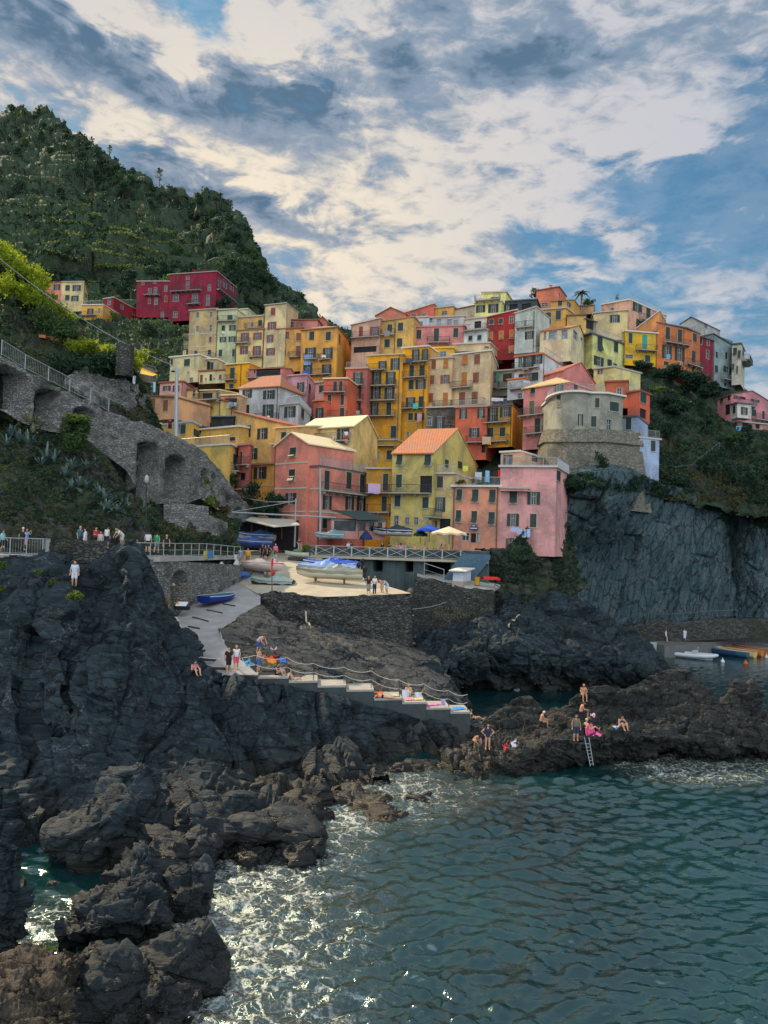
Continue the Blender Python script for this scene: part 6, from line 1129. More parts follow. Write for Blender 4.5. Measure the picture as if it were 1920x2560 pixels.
for a in [('blue towels hanging from the first floor of the big golden house','B',1275,690,64,90,(.22,.38,.66),148),('royal blue cloth on the lowest balcony of the big golden house','B',1262,800,70,34,(.03,.14,.5),147.6),('red and white washing on the big golden house balcony','B',1332,662,42,32,(.6,.35,.38),148),('white cloth on the right balcony of the big golden house','B',1415,658,36,22,(.6,.62,.64),145),
('row of small white items under the window of the pale green house','B',585,452,105,22,(.55,.58,.6),160.5),('dark red blanket over a sill of the pale green house','B',615,560,36,36,(.14,.05,.05),160.5),('white and blue sheets on the peach house balcony','B',575,1078,96,44,(.55,.56,.68),118.5),('pale blue towel right of the white sheets','B',620,1076,34,36,(.2,.42,.6),118.4),('white towel at the end of the peach house balcony','B',652,1075,22,34,(.62,.62,.6),118.4),('white tea towel on the grey house balcony','B',936,1185,24,26,(.6,.62,.64),118),
('light blue towel on the narrow red pink house','C',105,1152,36,54,(.16,.38,.58),135.5),('white towels beside the light blue towel','C',172,1148,66,42,(.62,.58,.54),135.5),('turquoise towel on the tall yellow house balcony','C',687,1090,42,46,(.05,.50,.36),134.5),('pink cloth hanging under a tall yellow house window','C',722,1188,40,70,(.60,.35,.38),135.5),('dark clothes on the top balcony of the tall yellow house','C',630,695,64,40,(.05,.08,.10),135),('grey blanket on the olive yellow house balcony','C',440,462,44,50,(.22,.22,.24),146),
('white sheet on the roof terrace line above the golden block','D',150,1032,105,28,(.60,.60,.68),127),('blue cloth on an orange house balcony','E',512,790,42,54,(.16,.36,.60),148.5),('pale blue cloth on the lowest rail of the pink cliff house','E',1320,1620,60,60,(.10,.36,.55),142),
('lilac towels on the orange house balcony','G',468,765,106,86,(.52,.38,.58),100),('patterned grey towel on the plant terrace line','G',1368,668,58,90,(.45,.48,.55),96),('blue towel on the plant terrace line','G',1446,660,36,100,(.20,.44,.66),96),('red shirt on the plant terrace line','G',1550,635,24,60,(.6,.03,.02),96),('dark shirts on the plant terrace line','G',1590,645,36,60,(.04,.03,.04),96),('black shirt left of the red shirt on the terrace line','G',1512,640,26,50,(.06,.02,.03),96),('yellow green cloth on the olive house side balcony','G',1256,592,44,46,(.55,.62,.08),98),('beige blanket on the coral house long balcony','G',1440,350,74,66,(.55,.42,.28),124),
('pale blue washing on the peeling wing, left piece','H',155,1465,56,36,(.36,.45,.66),92.9),('pale blue washing on the peeling wing, sloping middle piece','H',200,1482,44,48,(.36,.45,.66),92.9),('pale blue washing on the peeling wing, longest sheet','H',242,1498,38,68,(.38,.50,.70),92.9),('pale blue washing on the peeling wing, last sheet','H',281,1495,32,68,(.38,.48,.70),92.9),
('light blue garments hung on the corner above the arcade wall','I',1160,310,24,70,(.45,.52,.6),82),('striped beach towel hung at the corner beside the peach house','I',1332,372,22,90,(.35,.55,.7),111),
('left white towel hung on the lower rope of the steps','O',532,462,60,60,(.66,.66,.74),53.7),('right white towel hung on the lower rope of the steps','O',640,474,56,46,(.64,.64,.72),54),('lilac garment hung on the rope near the end of the steps','O',857,537,38,56,(.44,.40,.55),55),
('white cloth on the wall rail under the white house','D',400,880,60,20,(.4,.5,.62),127)]: cloth(*a)
def towel(label,cr,pts,c_,name='beach_towel',cat='towel',lift=.05):
    P=[hit(cr,x,y)+Vector((0,0,lift)) for x,y in pts]; n=6; q=MB(); a,b_,c,d=P
    def S_(u,v): p=(a.lerp(b_,u)).lerp(d.lerp(c,u),v); h=drop(p.x,p.y,p.z+1.2); z=(h.z+lift) if (h is not None and abs(h.z-p.z)<.9) else p.z; return Vector((p.x,p.y,z+.02*math.sin(u*17+v*9)))
    G=[[S_(i/n,j/n) for i in range(n+1)] for j in range(n+1)]
    for j in range(n):
        for i in range(n): q.quad(G[j][i],G[j][i+1],G[j+1][i+1],G[j+1][i])
    o=q.o(name,plain(c_,.9,.25,4)); tag(o,label,cat)
# refresh the ground tree with walls and steps
GV=[];GF=[]
for P,F in GROUND:
    n=sum(len(v) for v in GV); GV.append(P); GF.append([tuple(int(i)+n for i in f) for f in F])
BV=BVHTree.FromPolygons([tuple(v) for v in np.vstack(GV).tolist()],[f for g in GF for f in g])
towel('blue striped towel laid out on the slipway beside the walking couple','K',[(705,1205),(785,1212),(822,1262),(740,1268)],(.08,.36,.60))
towel('bright orange towel spread on the rocks above the steps','K',[(885,1165),(975,1180),(1010,1235),(930,1240)],(.75,.12,.01))
towel('yellow orange towel below the bright orange one','K',[(915,1215),(985,1210),(1008,1240),(955,1245)],(.75,.30,.02))
towel('royal blue towel on the rocks right of the orange towels','K',[(1030,1205),(1090,1205),(1095,1240),(1040,1238)],(.03,.16,.55))
towel('white and pink cloth on the rock above the orange towels','K',[(950,1118),(1010,1092),(1012,1118),(965,1132)],(.6,.42,.5))
towel('red bag lying on the rocks behind the orange towels','K',[(980,1165),(1025,1165),(1025,1192),(985,1192)],(.5,.02,.04),'bag','bag',.12)
towel('orange towel under the sunbather on the steps','O',[(262,478),(330,474),(332,508),(260,514)],(.6,.12,.02))
towel('pink and orange patterned towel on the steps under the white towels','O',[(524,505),(600,500),(605,522),(530,528)],(.65,.25,.30))
towel('yellow patterned towel beside the pink one on the steps','O',[(605,505),(670,505),(685,520),(610,524)],(.6,.45,.2))
towel('pink towel on the second lowest step','O',[(712,556),(830,550),(860,562),(715,572)],(.62,.20,.45))
towel('blue towel on the lowest step','O',[(935,585),(1020,580),(1055,598),(940,615)],(.05,.24,.60))
towel('pinkish towel under the woman on the small ledge','O',[(1088,665),(1140,660),(1145,680),(1090,685)],(.6,.35,.28))
towel('long pink towel on the rock by the ladder','Q',[(1110,580),(1190,600),(1262,650),(1170,658)],(.68,.08,.30))
towel('blue towel under the lone sunbather on the right','Q',[(1355,585),(1480,575),(1500,590),(1380,612)],(.05,.30,.62))
towel('white and lilac shirt beside the blue towel','Q',[(1350,588),(1400,575),(1415,590),(1370,600)],(.6,.52,.66),'shirt','shirt',.10)
towel('red snorkel bag on the sloping rock','Q',[(400,735),(440,728),(445,752),(405,758)],(.6,.03,.06),'bag','bag',.12)
towel('white shirt heap on the sloping rock','Q',[(470,735),(520,695),(545,740),(480,748)],(.6,.58,.7),'shirt','shirt',.15)
towel('small white and red bag on the rock below the seated man','Q',[(1160,468),(1190,462),(1205,488),(1170,492)],(.6,.4,.45),'bag','bag',.1)
towel('pale flat stone slab lying on the harbour rock','M',[(722,915),(835,878),(800,935),(735,945)],(.52,.44,.26),'stone_slab','stone',.15)
towel('loose timber plank leaning below the quay wall','L',[(282,880),(296,878),(338,945),(322,950)],(.5,.42,.28),'plank','plank',.15)
towel('towel and bag beside the prone sunbather','O',[(395,470),(450,468),(485,490),(420,492)],(.45,.42,.3))
# ---------------------------------------------------------------- people
SKC=[(.52,.30,.20),(.42,.22,.14),(.60,.38,.28)]
V=Vector
def J(**k): return {a:V(b) for a,b in k.items()}
def stand(**o):
    j=dict(P=(0,0,.93),C=(0,0,1.27),N=(0,0,1.46),H=(0,-.02,1.60),el=(-.26,.02,1.13),wl=(-.27,-.06,.88),er=(.26,.02,1.13),wr=(.27,-.06,.88),kl=(-.11,-.02,.50),al=(-.12,.02,.09),kr=(.11,-.02,.50),ar=(.12,.02,.09),f=(0,-1,0)); j.update(o); return J(**j)
POSE={'stand':stand(),
'walk':stand(kl=(-.10,-.16,.50),al=(-.11,-.18,.09),kr=(.10,.02,.50),ar=(.11,.26,.14),el=(-.26,.12,1.14),wl=(-.24,.10,.90),er=(.26,-.08,1.14),wr=(.23,-.24,.95)),
'hips':stand(el=(-.42,.06,1.16),wl=(-.22,-.04,.98),er=(.42,.06,1.16),wr=(.22,-.04,.98)),
'phone':stand(el=(-.26,-.18,1.22),wl=(-.10,-.36,1.48),er=(.26,-.18,1.22),wr=(.10,-.36,1.48)),
'fold':stand(el=(-.27,-.08,1.12),wl=(-.05,-.26,1.10),er=(.27,-.08,1.12),wr=(.06,-.28,1.06)),
'lean':J(P=(0,.10,.88),C=(0,-.18,1.12),N=(0,-.33,1.22),H=(0,-.44,1.30),el=(-.24,-.38,.98),wl=(-.18,-.52,.80),er=(.24,-.38,.98),wr=(.18,-.52,.80),kl=(-.11,.04,.48),al=(-.12,.12,.09),kr=(.11,.04,.48),ar=(.12,.12,.09),f=(0,-1,0)),
'sit':J(P=(0,.05,.44),C=(0,.0,.78),N=(0,-.04,.96),H=(0,-.10,1.10),el=(-.25,-.10,.66),wl=(-.12,-.32,.62),er=(.25,-.10,.66),wr=(.12,-.32,.62),kl=(-.12,-.38,.50),al=(-.12,-.42,.09),kr=(.12,-.38,.50),ar=(.13,-.46,.09),f=(0,-1,0)),
'sitside':J(P=(0,0,.44),C=(.06,0,.78),N=(.12,0,.95),H=(.20,0,1.08),el=(.16,-.22,.66),wl=(.40,-.14,.62),er=(.16,.22,.66),wr=(.40,.10,.60),kl=(.42,-.11,.48),al=(.44,-.12,.09),kr=(.42,.11,.46),ar=(.52,.12,.09),f=(1,0,0)),
'knees':J(P=(0,.08,.13),C=(0,.10,.46),N=(0,.04,.64),H=(0,-.04,.78),el=(-.28,-.10,.36),wl=(-.12,-.36,.34),er=(.28,-.10,.36),wr=(.12,-.36,.34),kl=(-.16,-.34,.42),al=(-.12,-.55,.09),kr=(.16,-.34,.42),ar=(.12,-.55,.09),f=(0,-1,0)),
'recline':J(P=(0,0,.13),C=(-.16,0,.43),N=(-.22,0,.61),H=(-.22,0,.76),el=(-.38,-.20,.30),wl=(-.42,-.22,.06),er=(-.38,.20,.30),wr=(-.42,.22,.06),kl=(.40,-.12,.32),al=(.74,-.12,.09),kr=(.42,.11,.16),ar=(.86,.12,.09),f=(1,0,0)),
'prone':J(P=(0,0,.14),C=(-.34,0,.18),N=(-.53,0,.22),H=(-.67,0,.22),el=(-.55,-.30,.08),wl=(-.76,-.14,.07),er=(-.55,.30,.08),wr=(-.76,.14,.07),kl=(.42,-.12,.09),al=(.83,-.14,.08),kr=(.42,.12,.09),ar=(.83,.15,.08),f=(0,0,-1)),
'crouch':J(P=(0,.10,.36),C=(0,-.16,.62),N=(0,-.32,.72),H=(0,-.44,.74),el=(-.26,-.34,.46),wl=(-.14,-.48,.28),er=(.26,-.34,.46),wr=(.14,-.48,.28),kl=(-.18,-.34,.48),al=(-.14,-.10,.09),kr=(.18,-.34,.48),ar=(.14,-.10,.09),f=(0,-1,0))}
def capsmesh(caps,vox,name):
    q=MB()
    for a,ra,b_,rb in caps:
        a,b_=V(a),V(b_); d=b_-a; L=max(d.length,.001); d/=L
        q.tube([a-d*ra*.9,a-d*ra*.6,a,a.lerp(b_,.5),b_,b_+d*rb*.6,b_+d*rb*.9],[ra*.3,ra*.78,ra,(ra+rb)/2,rb,rb*.78,rb*.3],10)
    me=bpy.data.meshes.new(name); me.from_pydata([tuple(v) for v in q.v],[],q.f); o=bpy.data.objects.new(name,me); col.objects.link(o)
    m=o.modifiers.new('r','REMESH'); m.mode='VOXEL'; m.voxel_size=vox; m.adaptivity=0; s=o.modifiers.new('s','SMOOTH'); s.iterations=2; s.factor=.4
    d_=o.modifiers.new('d','DECIMATE'); d_.ratio=.45
    dg=bpy.context.evaluated_depsgraph_get(); out=bpy.data.meshes.new_from_object(o.evaluated_get(dg)); bpy.data.objects.remove(o); out.polygons.foreach_set('use_smooth',[True]*len(out.polygons)); out.name=name; return out
PM={}
def parts(pn):
    if pn in PM: return PM[pn]
    j=POSE[pn]; up=(j['N']-j['P']).normalized(); f=j['f']; f=(f-up*f.dot(up)).normalized(); side=up.cross(f).normalized()*-1   # side = figure's x
    if side.x<0 and abs(side.x)>.3: side=-side
    if j['el'].dot(side)-j['P'].dot(side)>0: side=-side
    P,C,N,H=j['P'],j['C'],j['N'],j['H']; sl,sr=C+up*.12-side*.17,C+up*.12+side*.17; hl,hr=P-side*.09,P+side*.09
    body=[(P-side*.05,.125,C-side*.05,.125),(P+side*.05,.125,C+side*.05,.125),(C-side*.06+up*.02,.115,sl,.07),(C+side*.06+up*.02,.115,sr,.07),(C+up*.1,.075,N,.055),(N,.052,H-up*.04,.055)]
    hu=(H-N).normalized(); hf=(f-hu*f.dot(hu)).normalized(); body+=[(H-hu*.045+hf*.015,.066,H+hu*.035,.088),(H+hf*.085-hu*.01,.012,H+hf*.098-hu*.03,.016),(H-side*.085,.015,H-side*.09-hu*.03,.015),(H+side*.085,.015,H+side*.09-hu*.03,.015)]
    for s,h,k,a in((-1,hl,j['kl'],j['al']),(1,hr,j['kr'],j['ar'])):
        body+=[(h,.10,k,.06),(k,.058,k.lerp(a,.35),.062),(k.lerp(a,.35),.062,a,.04)]
        td=f if pn not in('recline','prone','sitside') else {'recline':V((.3,0,.95)),'prone':V((1,0,-.1)),'sitside':V((1,0,0))}[pn]; td=td.normalized(); body.append((a-V((0,0,.03))-td*.03,.04,a-V((0,0,.045 if pn!='recline' else 0))+td*.17,.028))
    for s,sh,e,w_ in((-1,sl,j['el'],j['wl']),(1,sr,j['er'],j['wr'])):
        body+=[(sh,.052,e,.040),(e,.040,w_,.028)]; hd=(w_-e).normalized(); hs=hd.cross(f); hs=(hs if hs.length>.2 else hd.cross(up)).normalized(); pl=w_+hd*.07
        body.append((w_+hd*.02,.030,pl,.034))
        for q_,(o_,l_) in enumerate(((-.030,.070),(-.010,.082),(.010,.078),(.030,.060))):
            b0=pl+hs*o_+hd*.01; m_=b0+hd*l_*.55; body+=[(b0,.0105,m_,.0095),(m_,.0095,m_+hd*l_*.4+f*.022,.008)]
        body.append((w_+hd*.03-hs*.028*s,.011,w_+hd*.075-hs*.062*s+f*.012,.0095))
    g={}
    g['tor']=[(P-side*.05+up*.04,.142,C-side*.05,.143),(P+side*.05+up*.04,.142,C+side*.05,.143),(C-side*.06+up*.02,.132,sl,.082),(C+side*.06+up*.02,.132,sr,.082)]
    g['slv']=[(sl,.072,sl.lerp(j['el'],.62),.062),(sr,.072,sr.lerp(j['er'],.62),.062)]
    hp=[(hl,.122,hl.lerp(j['kl'],.3),.108),(hr,.122,hr.lerp(j['kr'],.3),.108),(P-side*.05,.14,P+side*.05,.14)]
    g['sho']=hp+[(hl,.118,hl.lerp(j['kl'],.85),.092),(hr,.118,hr.lerp(j['kr'],.85),.092)]; g['bri']=[(P-side*.06,.136,P+side*.06,.136),(hl,.113,hl.lerp(j['kl'],.12),.108),(hr,.113,hr.lerp(j['kr'],.12),.108)]
    g['tro']=g['sho']+[(j['kl'],.078,j['al'],.062),(j['kr'],.078,j['ar'],.062)]; g['skt']=hp+[(P,.15,(j['kl']+j['kr'])/2,.20)]; g['bra']=[(C-side*.07,.136,C+side*.07,.136)]
    g['swi']=g['tor']+g['bri']
    hair=[(H+hu*.045-hf*.012,.094,H+hu*.02-hf*.03,.094),(H-hf*.05,.07,H-hu*.05-hf*.045,.06)]; g['lng']=hair+[(H-hf*.07,.06,C+up*.06-hf*.11,.045)]; g['hai']=hair; g['cap']=[(H+hu*.06,.098,H+hu*.05,.098),(H+hu*.045+hf*.05,.04,H+hu*.04+hf*.16,.02)]
    face=[]
    eye=MB()
    for s in(-1,1): eye.ball(H+side*.032*s+hf*.086+hu*.012,.012,.012,.009,6,4)
    eye.ball(H+hf*.084-hu*.048,.024,.012,.006,6,4)
    em=bpy.data.meshes.new('face'); em.from_pydata([tuple(v) for v in eye.v],[],eye.f)
    PM[pn]=dict(body=capsmesh(body,.0135,'person_body'),g=g,face=em,made={}); return PM[pn]
def garment(pn,keys):
    p=parts(pn); k='+'.join(keys)
    if k not in p['made']: p['made'][k]=capsmesh(sum([p['g'][x] for x in keys],[]),.02,'garment')
    return p['made'][k]
GN={'tor':'top','swi':'swimsuit','sho':'shorts','bri':'briefs','tro':'trousers','skt':'skirt','bra':'bikini_top','hai':'hair','lng':'hair','cap':'cap'}
HAIR={'k':(.015,.012,.01),'b':(.07,.04,.02),'y':(.35,.24,.12),'g':(.35,.34,.33),'w':(.5,.5,.48)}
def person(label,cr,x,y,pn,cl,rz=0,skin=0,D=None,s=1.0,group=None,dz=0):
    loc=at(cr,x,y,D) if D else hit(cr,x,y,60)
    if pn in('sit','sitside'): pass
    root=bpy.data.objects.new('person',parts(pn)['body'].copy()); col.objects.link(root); root.data.materials.clear(); root.data.materials.append(plain(SKC[skin],.55,.06)); root.location=loc+V((0,0,dz-.03)); root.rotation_euler=(0,0,R_(rz)); root.scale=(s,s,s); tag(root,label,'person',group)
    def ch(me,nm,c_):
        o=bpy.data.objects.new(nm,me.copy()); o.data.materials.clear(); o.data.materials.append(plain(c_,.8,.1)); col.objects.link(o); o.parent=root
    ch(parts(pn)['face'],'face',(.03,.015,.012))
    for it in cl.split(';'):
        k,c_=it.split(':'); keys=k.split('+'); cc=HAIR[c_] if c_ in HAIR else tuple(float(v)/100 for v in c_.split(',')); nm=GN[keys[0]]
        if keys[0]=='tor': nm='shirt' if 'slv' in keys else 'vest'
        ch(garment(pn,keys),nm,cc)
    return root
# path, left
person('person in a turquoise shirt leaving the photo at the left end of the path','J',18,345,'walk','tor+slv:20,55,60;sho:2,2,3;hai:k',90)
person('person in a light blue shirt and pink shorts photographing from the railing','J',222,330,'phone','tor+slv:18,36,66;sho:60,25,28;hai:b',80)
person('person in black with a white cap behind the photographer in light blue','J',192,322,'stand','tor+slv:2,2,2;tro:4,4,5;cap:62,62,62',200)
person('man in a dark teal shirt facing the short woman in white by the parapet','J',690,255,'stand','tor+slv:4,14,20;tro:3,6,9;hai:g',60,D=59.5,dz=-.5)
person('woman in a white dress beside the man in teal','J',735,258,'stand','tor+slv+skt:60,58,66;lng:k',-60,D=59.2,s=.92,dz=-.5)
person('woman in a red top and dark trousers standing tall on the path','J',824,262,'fold','tor+slv:50,3,4;tro:2,2,2;lng:k',70,D=59.6,dz=-.5)
person('small person in pale clothes right of the woman in red','J',868,262,'stand','tor+slv:45,40,42;sho:35,36,42;lng:b',0,D=59,s=.8,dz=-.5)
person('person in a white vest carrying a navy backpack on the path','J',922,255,'stand','tor:62,62,66;sho:3,4,10;hai:k',150,D=59.8,dz=-.5)
person('blond person in a white shirt bending behind the rock peak','J',1045,262,'lean','tor+slv:62,60,58;sho:50,48,46;lng:y',-40,D=60.3,dz=-.3)
person('person in white with a backpack behind the curved railing','J',1275,345,'stand','tor+slv:52,54,58;sho:4,4,6;hai:k',180,D=63)
person('person in a green shirt and grey shorts behind the curved railing','J',1350,352,'walk','tor+slv:3,26,10;sho:20,24,28;hai:k',180,D=63.5)
person('woman in a long black dress standing at the curved railing','J',1435,372,'stand','tor+skt+tro:1.5,1.5,2;lng:y',0,D=63.6)
person('child in a grey shirt and cap low behind the curved railing','J',1185,340,'sit','tor+slv:30,32,36;sho:20,20,22;cap:28,8,6',0,D=61.5,s=.8)
person('boy in a white shirt and white shorts standing on the rock below the path','J',640,640,'stand','tor+slv:46,54,68;sho:58,60,66;hai:k',10)
# slip top
person('person in a pale blue shirt and pink shorts at the end of the path railing','K',693,388,'stand','tor+slv:14,28,46;sho:50,22,20;hai:b',180)
person('person in a mustard shirt standing near the covered dinghy','K',756,385,'stand','tor+slv:58,30,2;sho:25,15,6;hai:b',0)
person('person in black clothes, leftmost of the trio by the pavilion','K',882,335,'stand','tor+slv:2,2,2;tro:1.5,1.5,2;hai:k',20)
person('person in dark clothes in the middle of the trio by the pavilion','K',908,345,'stand','tor:5,4,4;sho:2,2,3;lng:k',-20)
person('person in a black dress, rightmost of the trio by the pavilion','K',935,340,'hips','tor+skt:2,2,2;hai:b',-30)
person('person in a pink shirt and red shorts near the pennant pole','K',995,330,'stand','tor+slv:60,18,22;sho:45,3,8;hai:y',0)
person('person in a white skirt in front of the one in pink','K',984,408,'walk','tor:20,30,28;skt:60,60,62;lng:b',200)
person('woman in a black top and grey skirt at the platform wall','L',833,640,'hips','tor+slv:2,2,2;skt:22,20,19;lng:k',-10)
person('woman in a white top and navy trousers at the platform wall','L',884,640,'fold','tor+slv:62,63,66;tro:2,3,6;lng:b',40)
person('bare backed man with a dark cap leaning on the platform rim','L',945,632,'lean','sho:50,45,40;cap:2,2,4',-50)
person('woman in white shorts bending over the platform rim','L',985,640,'lean','tor+slv:40,44,50;sho:44,52,60;hai:k',-60)
person('man in a blue shirt and pale cap sitting low behind the platform edge','L',442,668,'knees','tor+slv:3,7,24;sho:3,3,5;cap:60,58,52',0)
person('person in dark red on the jet ski','L',232,262,'sit','tor+slv:12,2,3;sho:2,2,3;hai:k',20,D=86.5,dz=.2)
# slip bottom
person('man in a black shirt walking down to the steps','K',590,1315,'walk','tor+slv:1.5,1.5,1.5;sho:1.5,1.5,2;hai:k',20)
person('woman in a white top and pink shorts walking beside the man in black','K',655,1298,'walk','tor:62,62,66;sho:58,10,18;lng:y',10)
person('person in blue shorts bending over the rock behind the steps','K',855,1150,'lean','tor:55,42,40;sho:4,9,34;hai:b',60)
person('bare chested person in blue swim shorts fiddling with a bag at the rope','K',850,1315,'fold','sho:5,14,38;hai:k',70)
person('woman in a black swimsuit sitting on the steps','K',1020,1338,'knees','swi:1.5,1.5,2;lng:k',60)
person('man sunbathing on the steps propped up with stretched legs','K',1150,1395,'recline','bri:2,3,4;hai:k',0)
person('person in pink and dark clothes crouching behind the left rope post','K',300,1330,'knees','tor:52,18,22;sho:2,2,2;lng:b',40)
person('sunbather lying face down on an orange towel on the steps','O',330,500,'prone','bri:1,1,1;bra:50,8,2;lng:b',0)
person('head and shoulders of a person behind the left white towel on the rope','O',555,480,'knees','bri:2,2,3;hai:g',0)
person('woman in a dark bikini sitting on the small ledge past the steps','O',1120,690,'recline','bri:2,2,2;bra:2,2,2;lng:b',0)
# peninsula
person('woman in a dark blue swimsuit standing on the sloping rock','Q',272,770,'hips','swi:2,3,8;lng:k',0)
person('person crouching over a bright green bag on the sloping rock','Q',165,740,'crouch','bri:2,2,2;hai:k',30)
person('elderly tanned man sitting on the rock facing right','Q',735,575,'sitside','bri:2,2,3;hai:w',0,1,dz=-.05)
person('person seated highest on the rocks in the sun','Q',1100,345,'sit','bri:40,8,4;hai:y',0,1)
person('man with dark trunks sitting on the rocks looking down','Q',1080,500,'sitside','sho:2,2,3;hai:b',0,1)
person('man in blue shorts and olive vest standing above the ladder','Q',1035,695,'stand','tor:14,13,9;sho:2,4,10;hai:b',0,1)
person('woman in pink with a sun hat reclining on the long pink towel','Q',1150,612,'recline','bri:60,12,26;bra:50,16,22;cap:50,42,30',20)
person('woman in a dark bikini sitting cross kneed on the blue towel','Q',1435,590,'knees','bri:4,3,6;bra:4,3,6;lng:k',10,1)
person('walker in a white shirt on the rock path below the kiosk','M',790,690,'walk','tor+slv:58,60,64;sho:2,3,5;hai:y',90,D=92)
person('second walker in white close to the harbour rock','M',905,705,'walk','tor+slv:52,56,66;sho:30,12,8;hai:k',90,D=92)
person('backpacker in beige trousers on the harbour landing','N',708,1115,'walk','tor+slv:55,58,62;tro:50,46,40;hai:k',80)
person('person in a long white shirt on the harbour landing','N',857,1112,'stand','tor+slv+skt:50,58,72;lng:k',-20)
person('person in pale clothes on the steps beside the kiosk','M',250,385,'walk','tor+slv:40,44,52;sho:30,30,36;hai:g',-30,D=92)
person('person in a white shirt and red apron on the gabled house balcony','G',225,368,'stand','tor+slv:60,60,68;sho:50,6,4;hai:k',180,D=99.6)
person('older person sitting on the gabled house balcony by the chairs','G',125,368,'sit','tor+slv:42,36,36;sho:20,18,18;hai:w',0,D=99.8)
person('person walking down the ramp behind the arcade wall in dark red','I',1466,770,'stand','tor+slv:12,2,3;sho:2,2,3;hai:k',0,D=85)
# terrace crowd
CR_=[(250,1225,'fold','58,52,54','black haired pair on the terrace, left one in white','k'),(268,1222,'stand','4,4,6','black haired pair on the terrace, right one in dark clothes','k'),
(480,1222,'sit','50,46,44','seated diner with a cream shirt left of the navy awning end','b'),(540,1215,'stand','2,2,3','person in black near the covered boats on the terrace','k'),(600,1215,'stand','6,7,9','person in dark grey in front of the black covered boat','k'),
(660,1235,'stand','38,22,16','person in brown left in the terrace crowd','b'),(700,1235,'fold','45,30,42','person in mauve in the terrace crowd','k'),(738,1228,'stand','60,22,14','long haired person in coral in the terrace crowd','b'),(770,1232,'fold','10,26,24','person in teal leaning on the terrace fence','k'),
(820,1235,'phone','66,30,18','person in bright orange raising a camera on the terrace','y'),(905,1240,'stand','62,26,20','person in salmon at the terrace fence','b'),(935,1228,'sit','36,42,52','diner in pale blue under the blue parasol','k'),(980,1228,'sit','30,6,6','diner in dark red under the parasols','k'),(1010,1228,'sit','60,42,8','diner in yellow under the cream parasol','k'),
(1050,1232,'stand','56,34,42','person in pink and white below the cream parasol','b'),(1085,1235,'fold','58,26,2','person in golden orange under the cream parasol','k'),(1130,1232,'sit','58,58,60','diner in white at the right edge of the cream parasol','k'),(1165,1230,'sit','5,5,7','diner in black near the pink house door','k')]
for i,(x,y,pn,c_,lb,h_) in enumerate(CR_): 
    p=at('G',x,y,91.0 if i<5 else 89.6+.6*(i%3)); p.z=ZT+.02
    r=person(lb,'G',x,y,pn,('tor+slv:%s;%s:%s;%s:%s')%(c_,'sho' if i%2 else 'tro',('3,4,7','40,38,34','12,14,18','30,10,8')[i%4],'lng' if i%3==0 else 'hai',h_),[0,180,40,-40,150][i%5],i%3,D=90,group=None); r.location=p
for x,y,lb in((1400,1165,'diner in a white cap at the pavilion entrance'),(1270,1140,'waiter in a pale blue shirt under the pavilion roof')):
    r=person(lb,'F',x,y,'sit' if x>1300 else 'stand','tor+slv:48,52,60;tro:4,4,6;'+('cap:60,60,60' if x>1300 else 'hai:k'),0,D=96)
# backpack
bp=bpy.data.objects
# ---------------------------------------------------------------- foliage
def leafcloud(cent,rad,n,size,seed=0,flat_=.9,shell=.55):
    r=np.random.default_rng(seed); cent=np.array(cent,float); rad=np.array(rad,float); k=r.integers(0,len(cent),n)
    d=r.normal(size=(n,3)); d/=np.linalg.norm(d,axis=1,keepdims=True); rr=(shell+(1-shell)*r.random(n))[:,None]*(1+.18*r.normal(size=(n,1))); P=cent[k]+d*rr*rad[k]
    a=r.normal(size=(n,3))+d*.6; a/=np.linalg.norm(a,axis=1,keepdims=True); b_=np.cross(a,r.normal(size=(n,3))); b_/=np.linalg.norm(b_,axis=1,keepdims=True); c=np.cross(a,b_); s=(size*(.55+.8*r.random(n)))[:,None]
    V_=np.stack([P-b_*s*.5,P-c*s*.28,P+b_*s*.5,P+c*s*.28],1).reshape(-1,3); F=np.arange(n*4).reshape(n,4); return V_,F
def crownmesh(name,h,w_,n,size,mat,seed,blobs=9,taper=.5,base=.3):
    r=random.Random(seed); c=[];rad=[]
    for i in range(blobs):
        a=r.random()*6.28; zt=r.random(); rr=w_*.34*(1-taper*zt)*math.sqrt(r.random())*1.2; c.append((math.cos(a)*rr,math.sin(a)*rr,h*(base+(1-base)*.85*zt))); q_=w_*.26*(1-.35*zt)*(.7+.6*r.random()); rad.append((q_,q_,q_*.8))
    V_,F=leafcloud(c,rad,n,size,seed); me=bpy.data.meshes.new(name); me.from_pydata(V_.tolist(),[],F.tolist()); me.materials.append(mat); return me
def trunkmesh(h,r0,seed):
    r=random.Random(seed); q=MB(); q.tube([(0,0,-.5),(.1*h*.1,0,h*.3),(0,.03*h,h*.6),(.02*h,0,h*.85)],[r0,r0*.75,r0*.5,r0*.15],6)
    for i in range(4): a=r.random()*6.28; z=h*(.3+.12*i); q.tube([(0,0,z),(math.cos(a)*h*.2,math.sin(a)*h*.2,z+h*.2)],[r0*.4,r0*.1],4)
    me=bpy.data.meshes.new('trunk'); me.from_pydata([tuple(v) for v in q.v],[],q.f); me.materials.append(plain((.07,.05,.035))); return me
LF=[leafm((.011,.034,.026),(.048,.100,.052)),leafm((.022,.055,.024),(.10,.17,.05)),leafm((.04,.08,.015),(.19,.26,.05)),leafm((.05,.05,.02),(.14,.12,.05))]
TK=[]
for i,(h,w_,n,sz,mt,bl_) in enumerate(((9,9,900,.75,0,10),(8,7,800,.7,1,8),(11,7,900,.8,0,9),(7,6.5,800,.6,2,8),(6,7,650,.65,1,8),(12,6,420,.7,1,9))): TK.append((crownmesh('crown',h,w_,n,sz,LF[mt],40+i,bl_,.5 if i!=5 else .3,.28),trunkmesh(h,.28,60+i)))
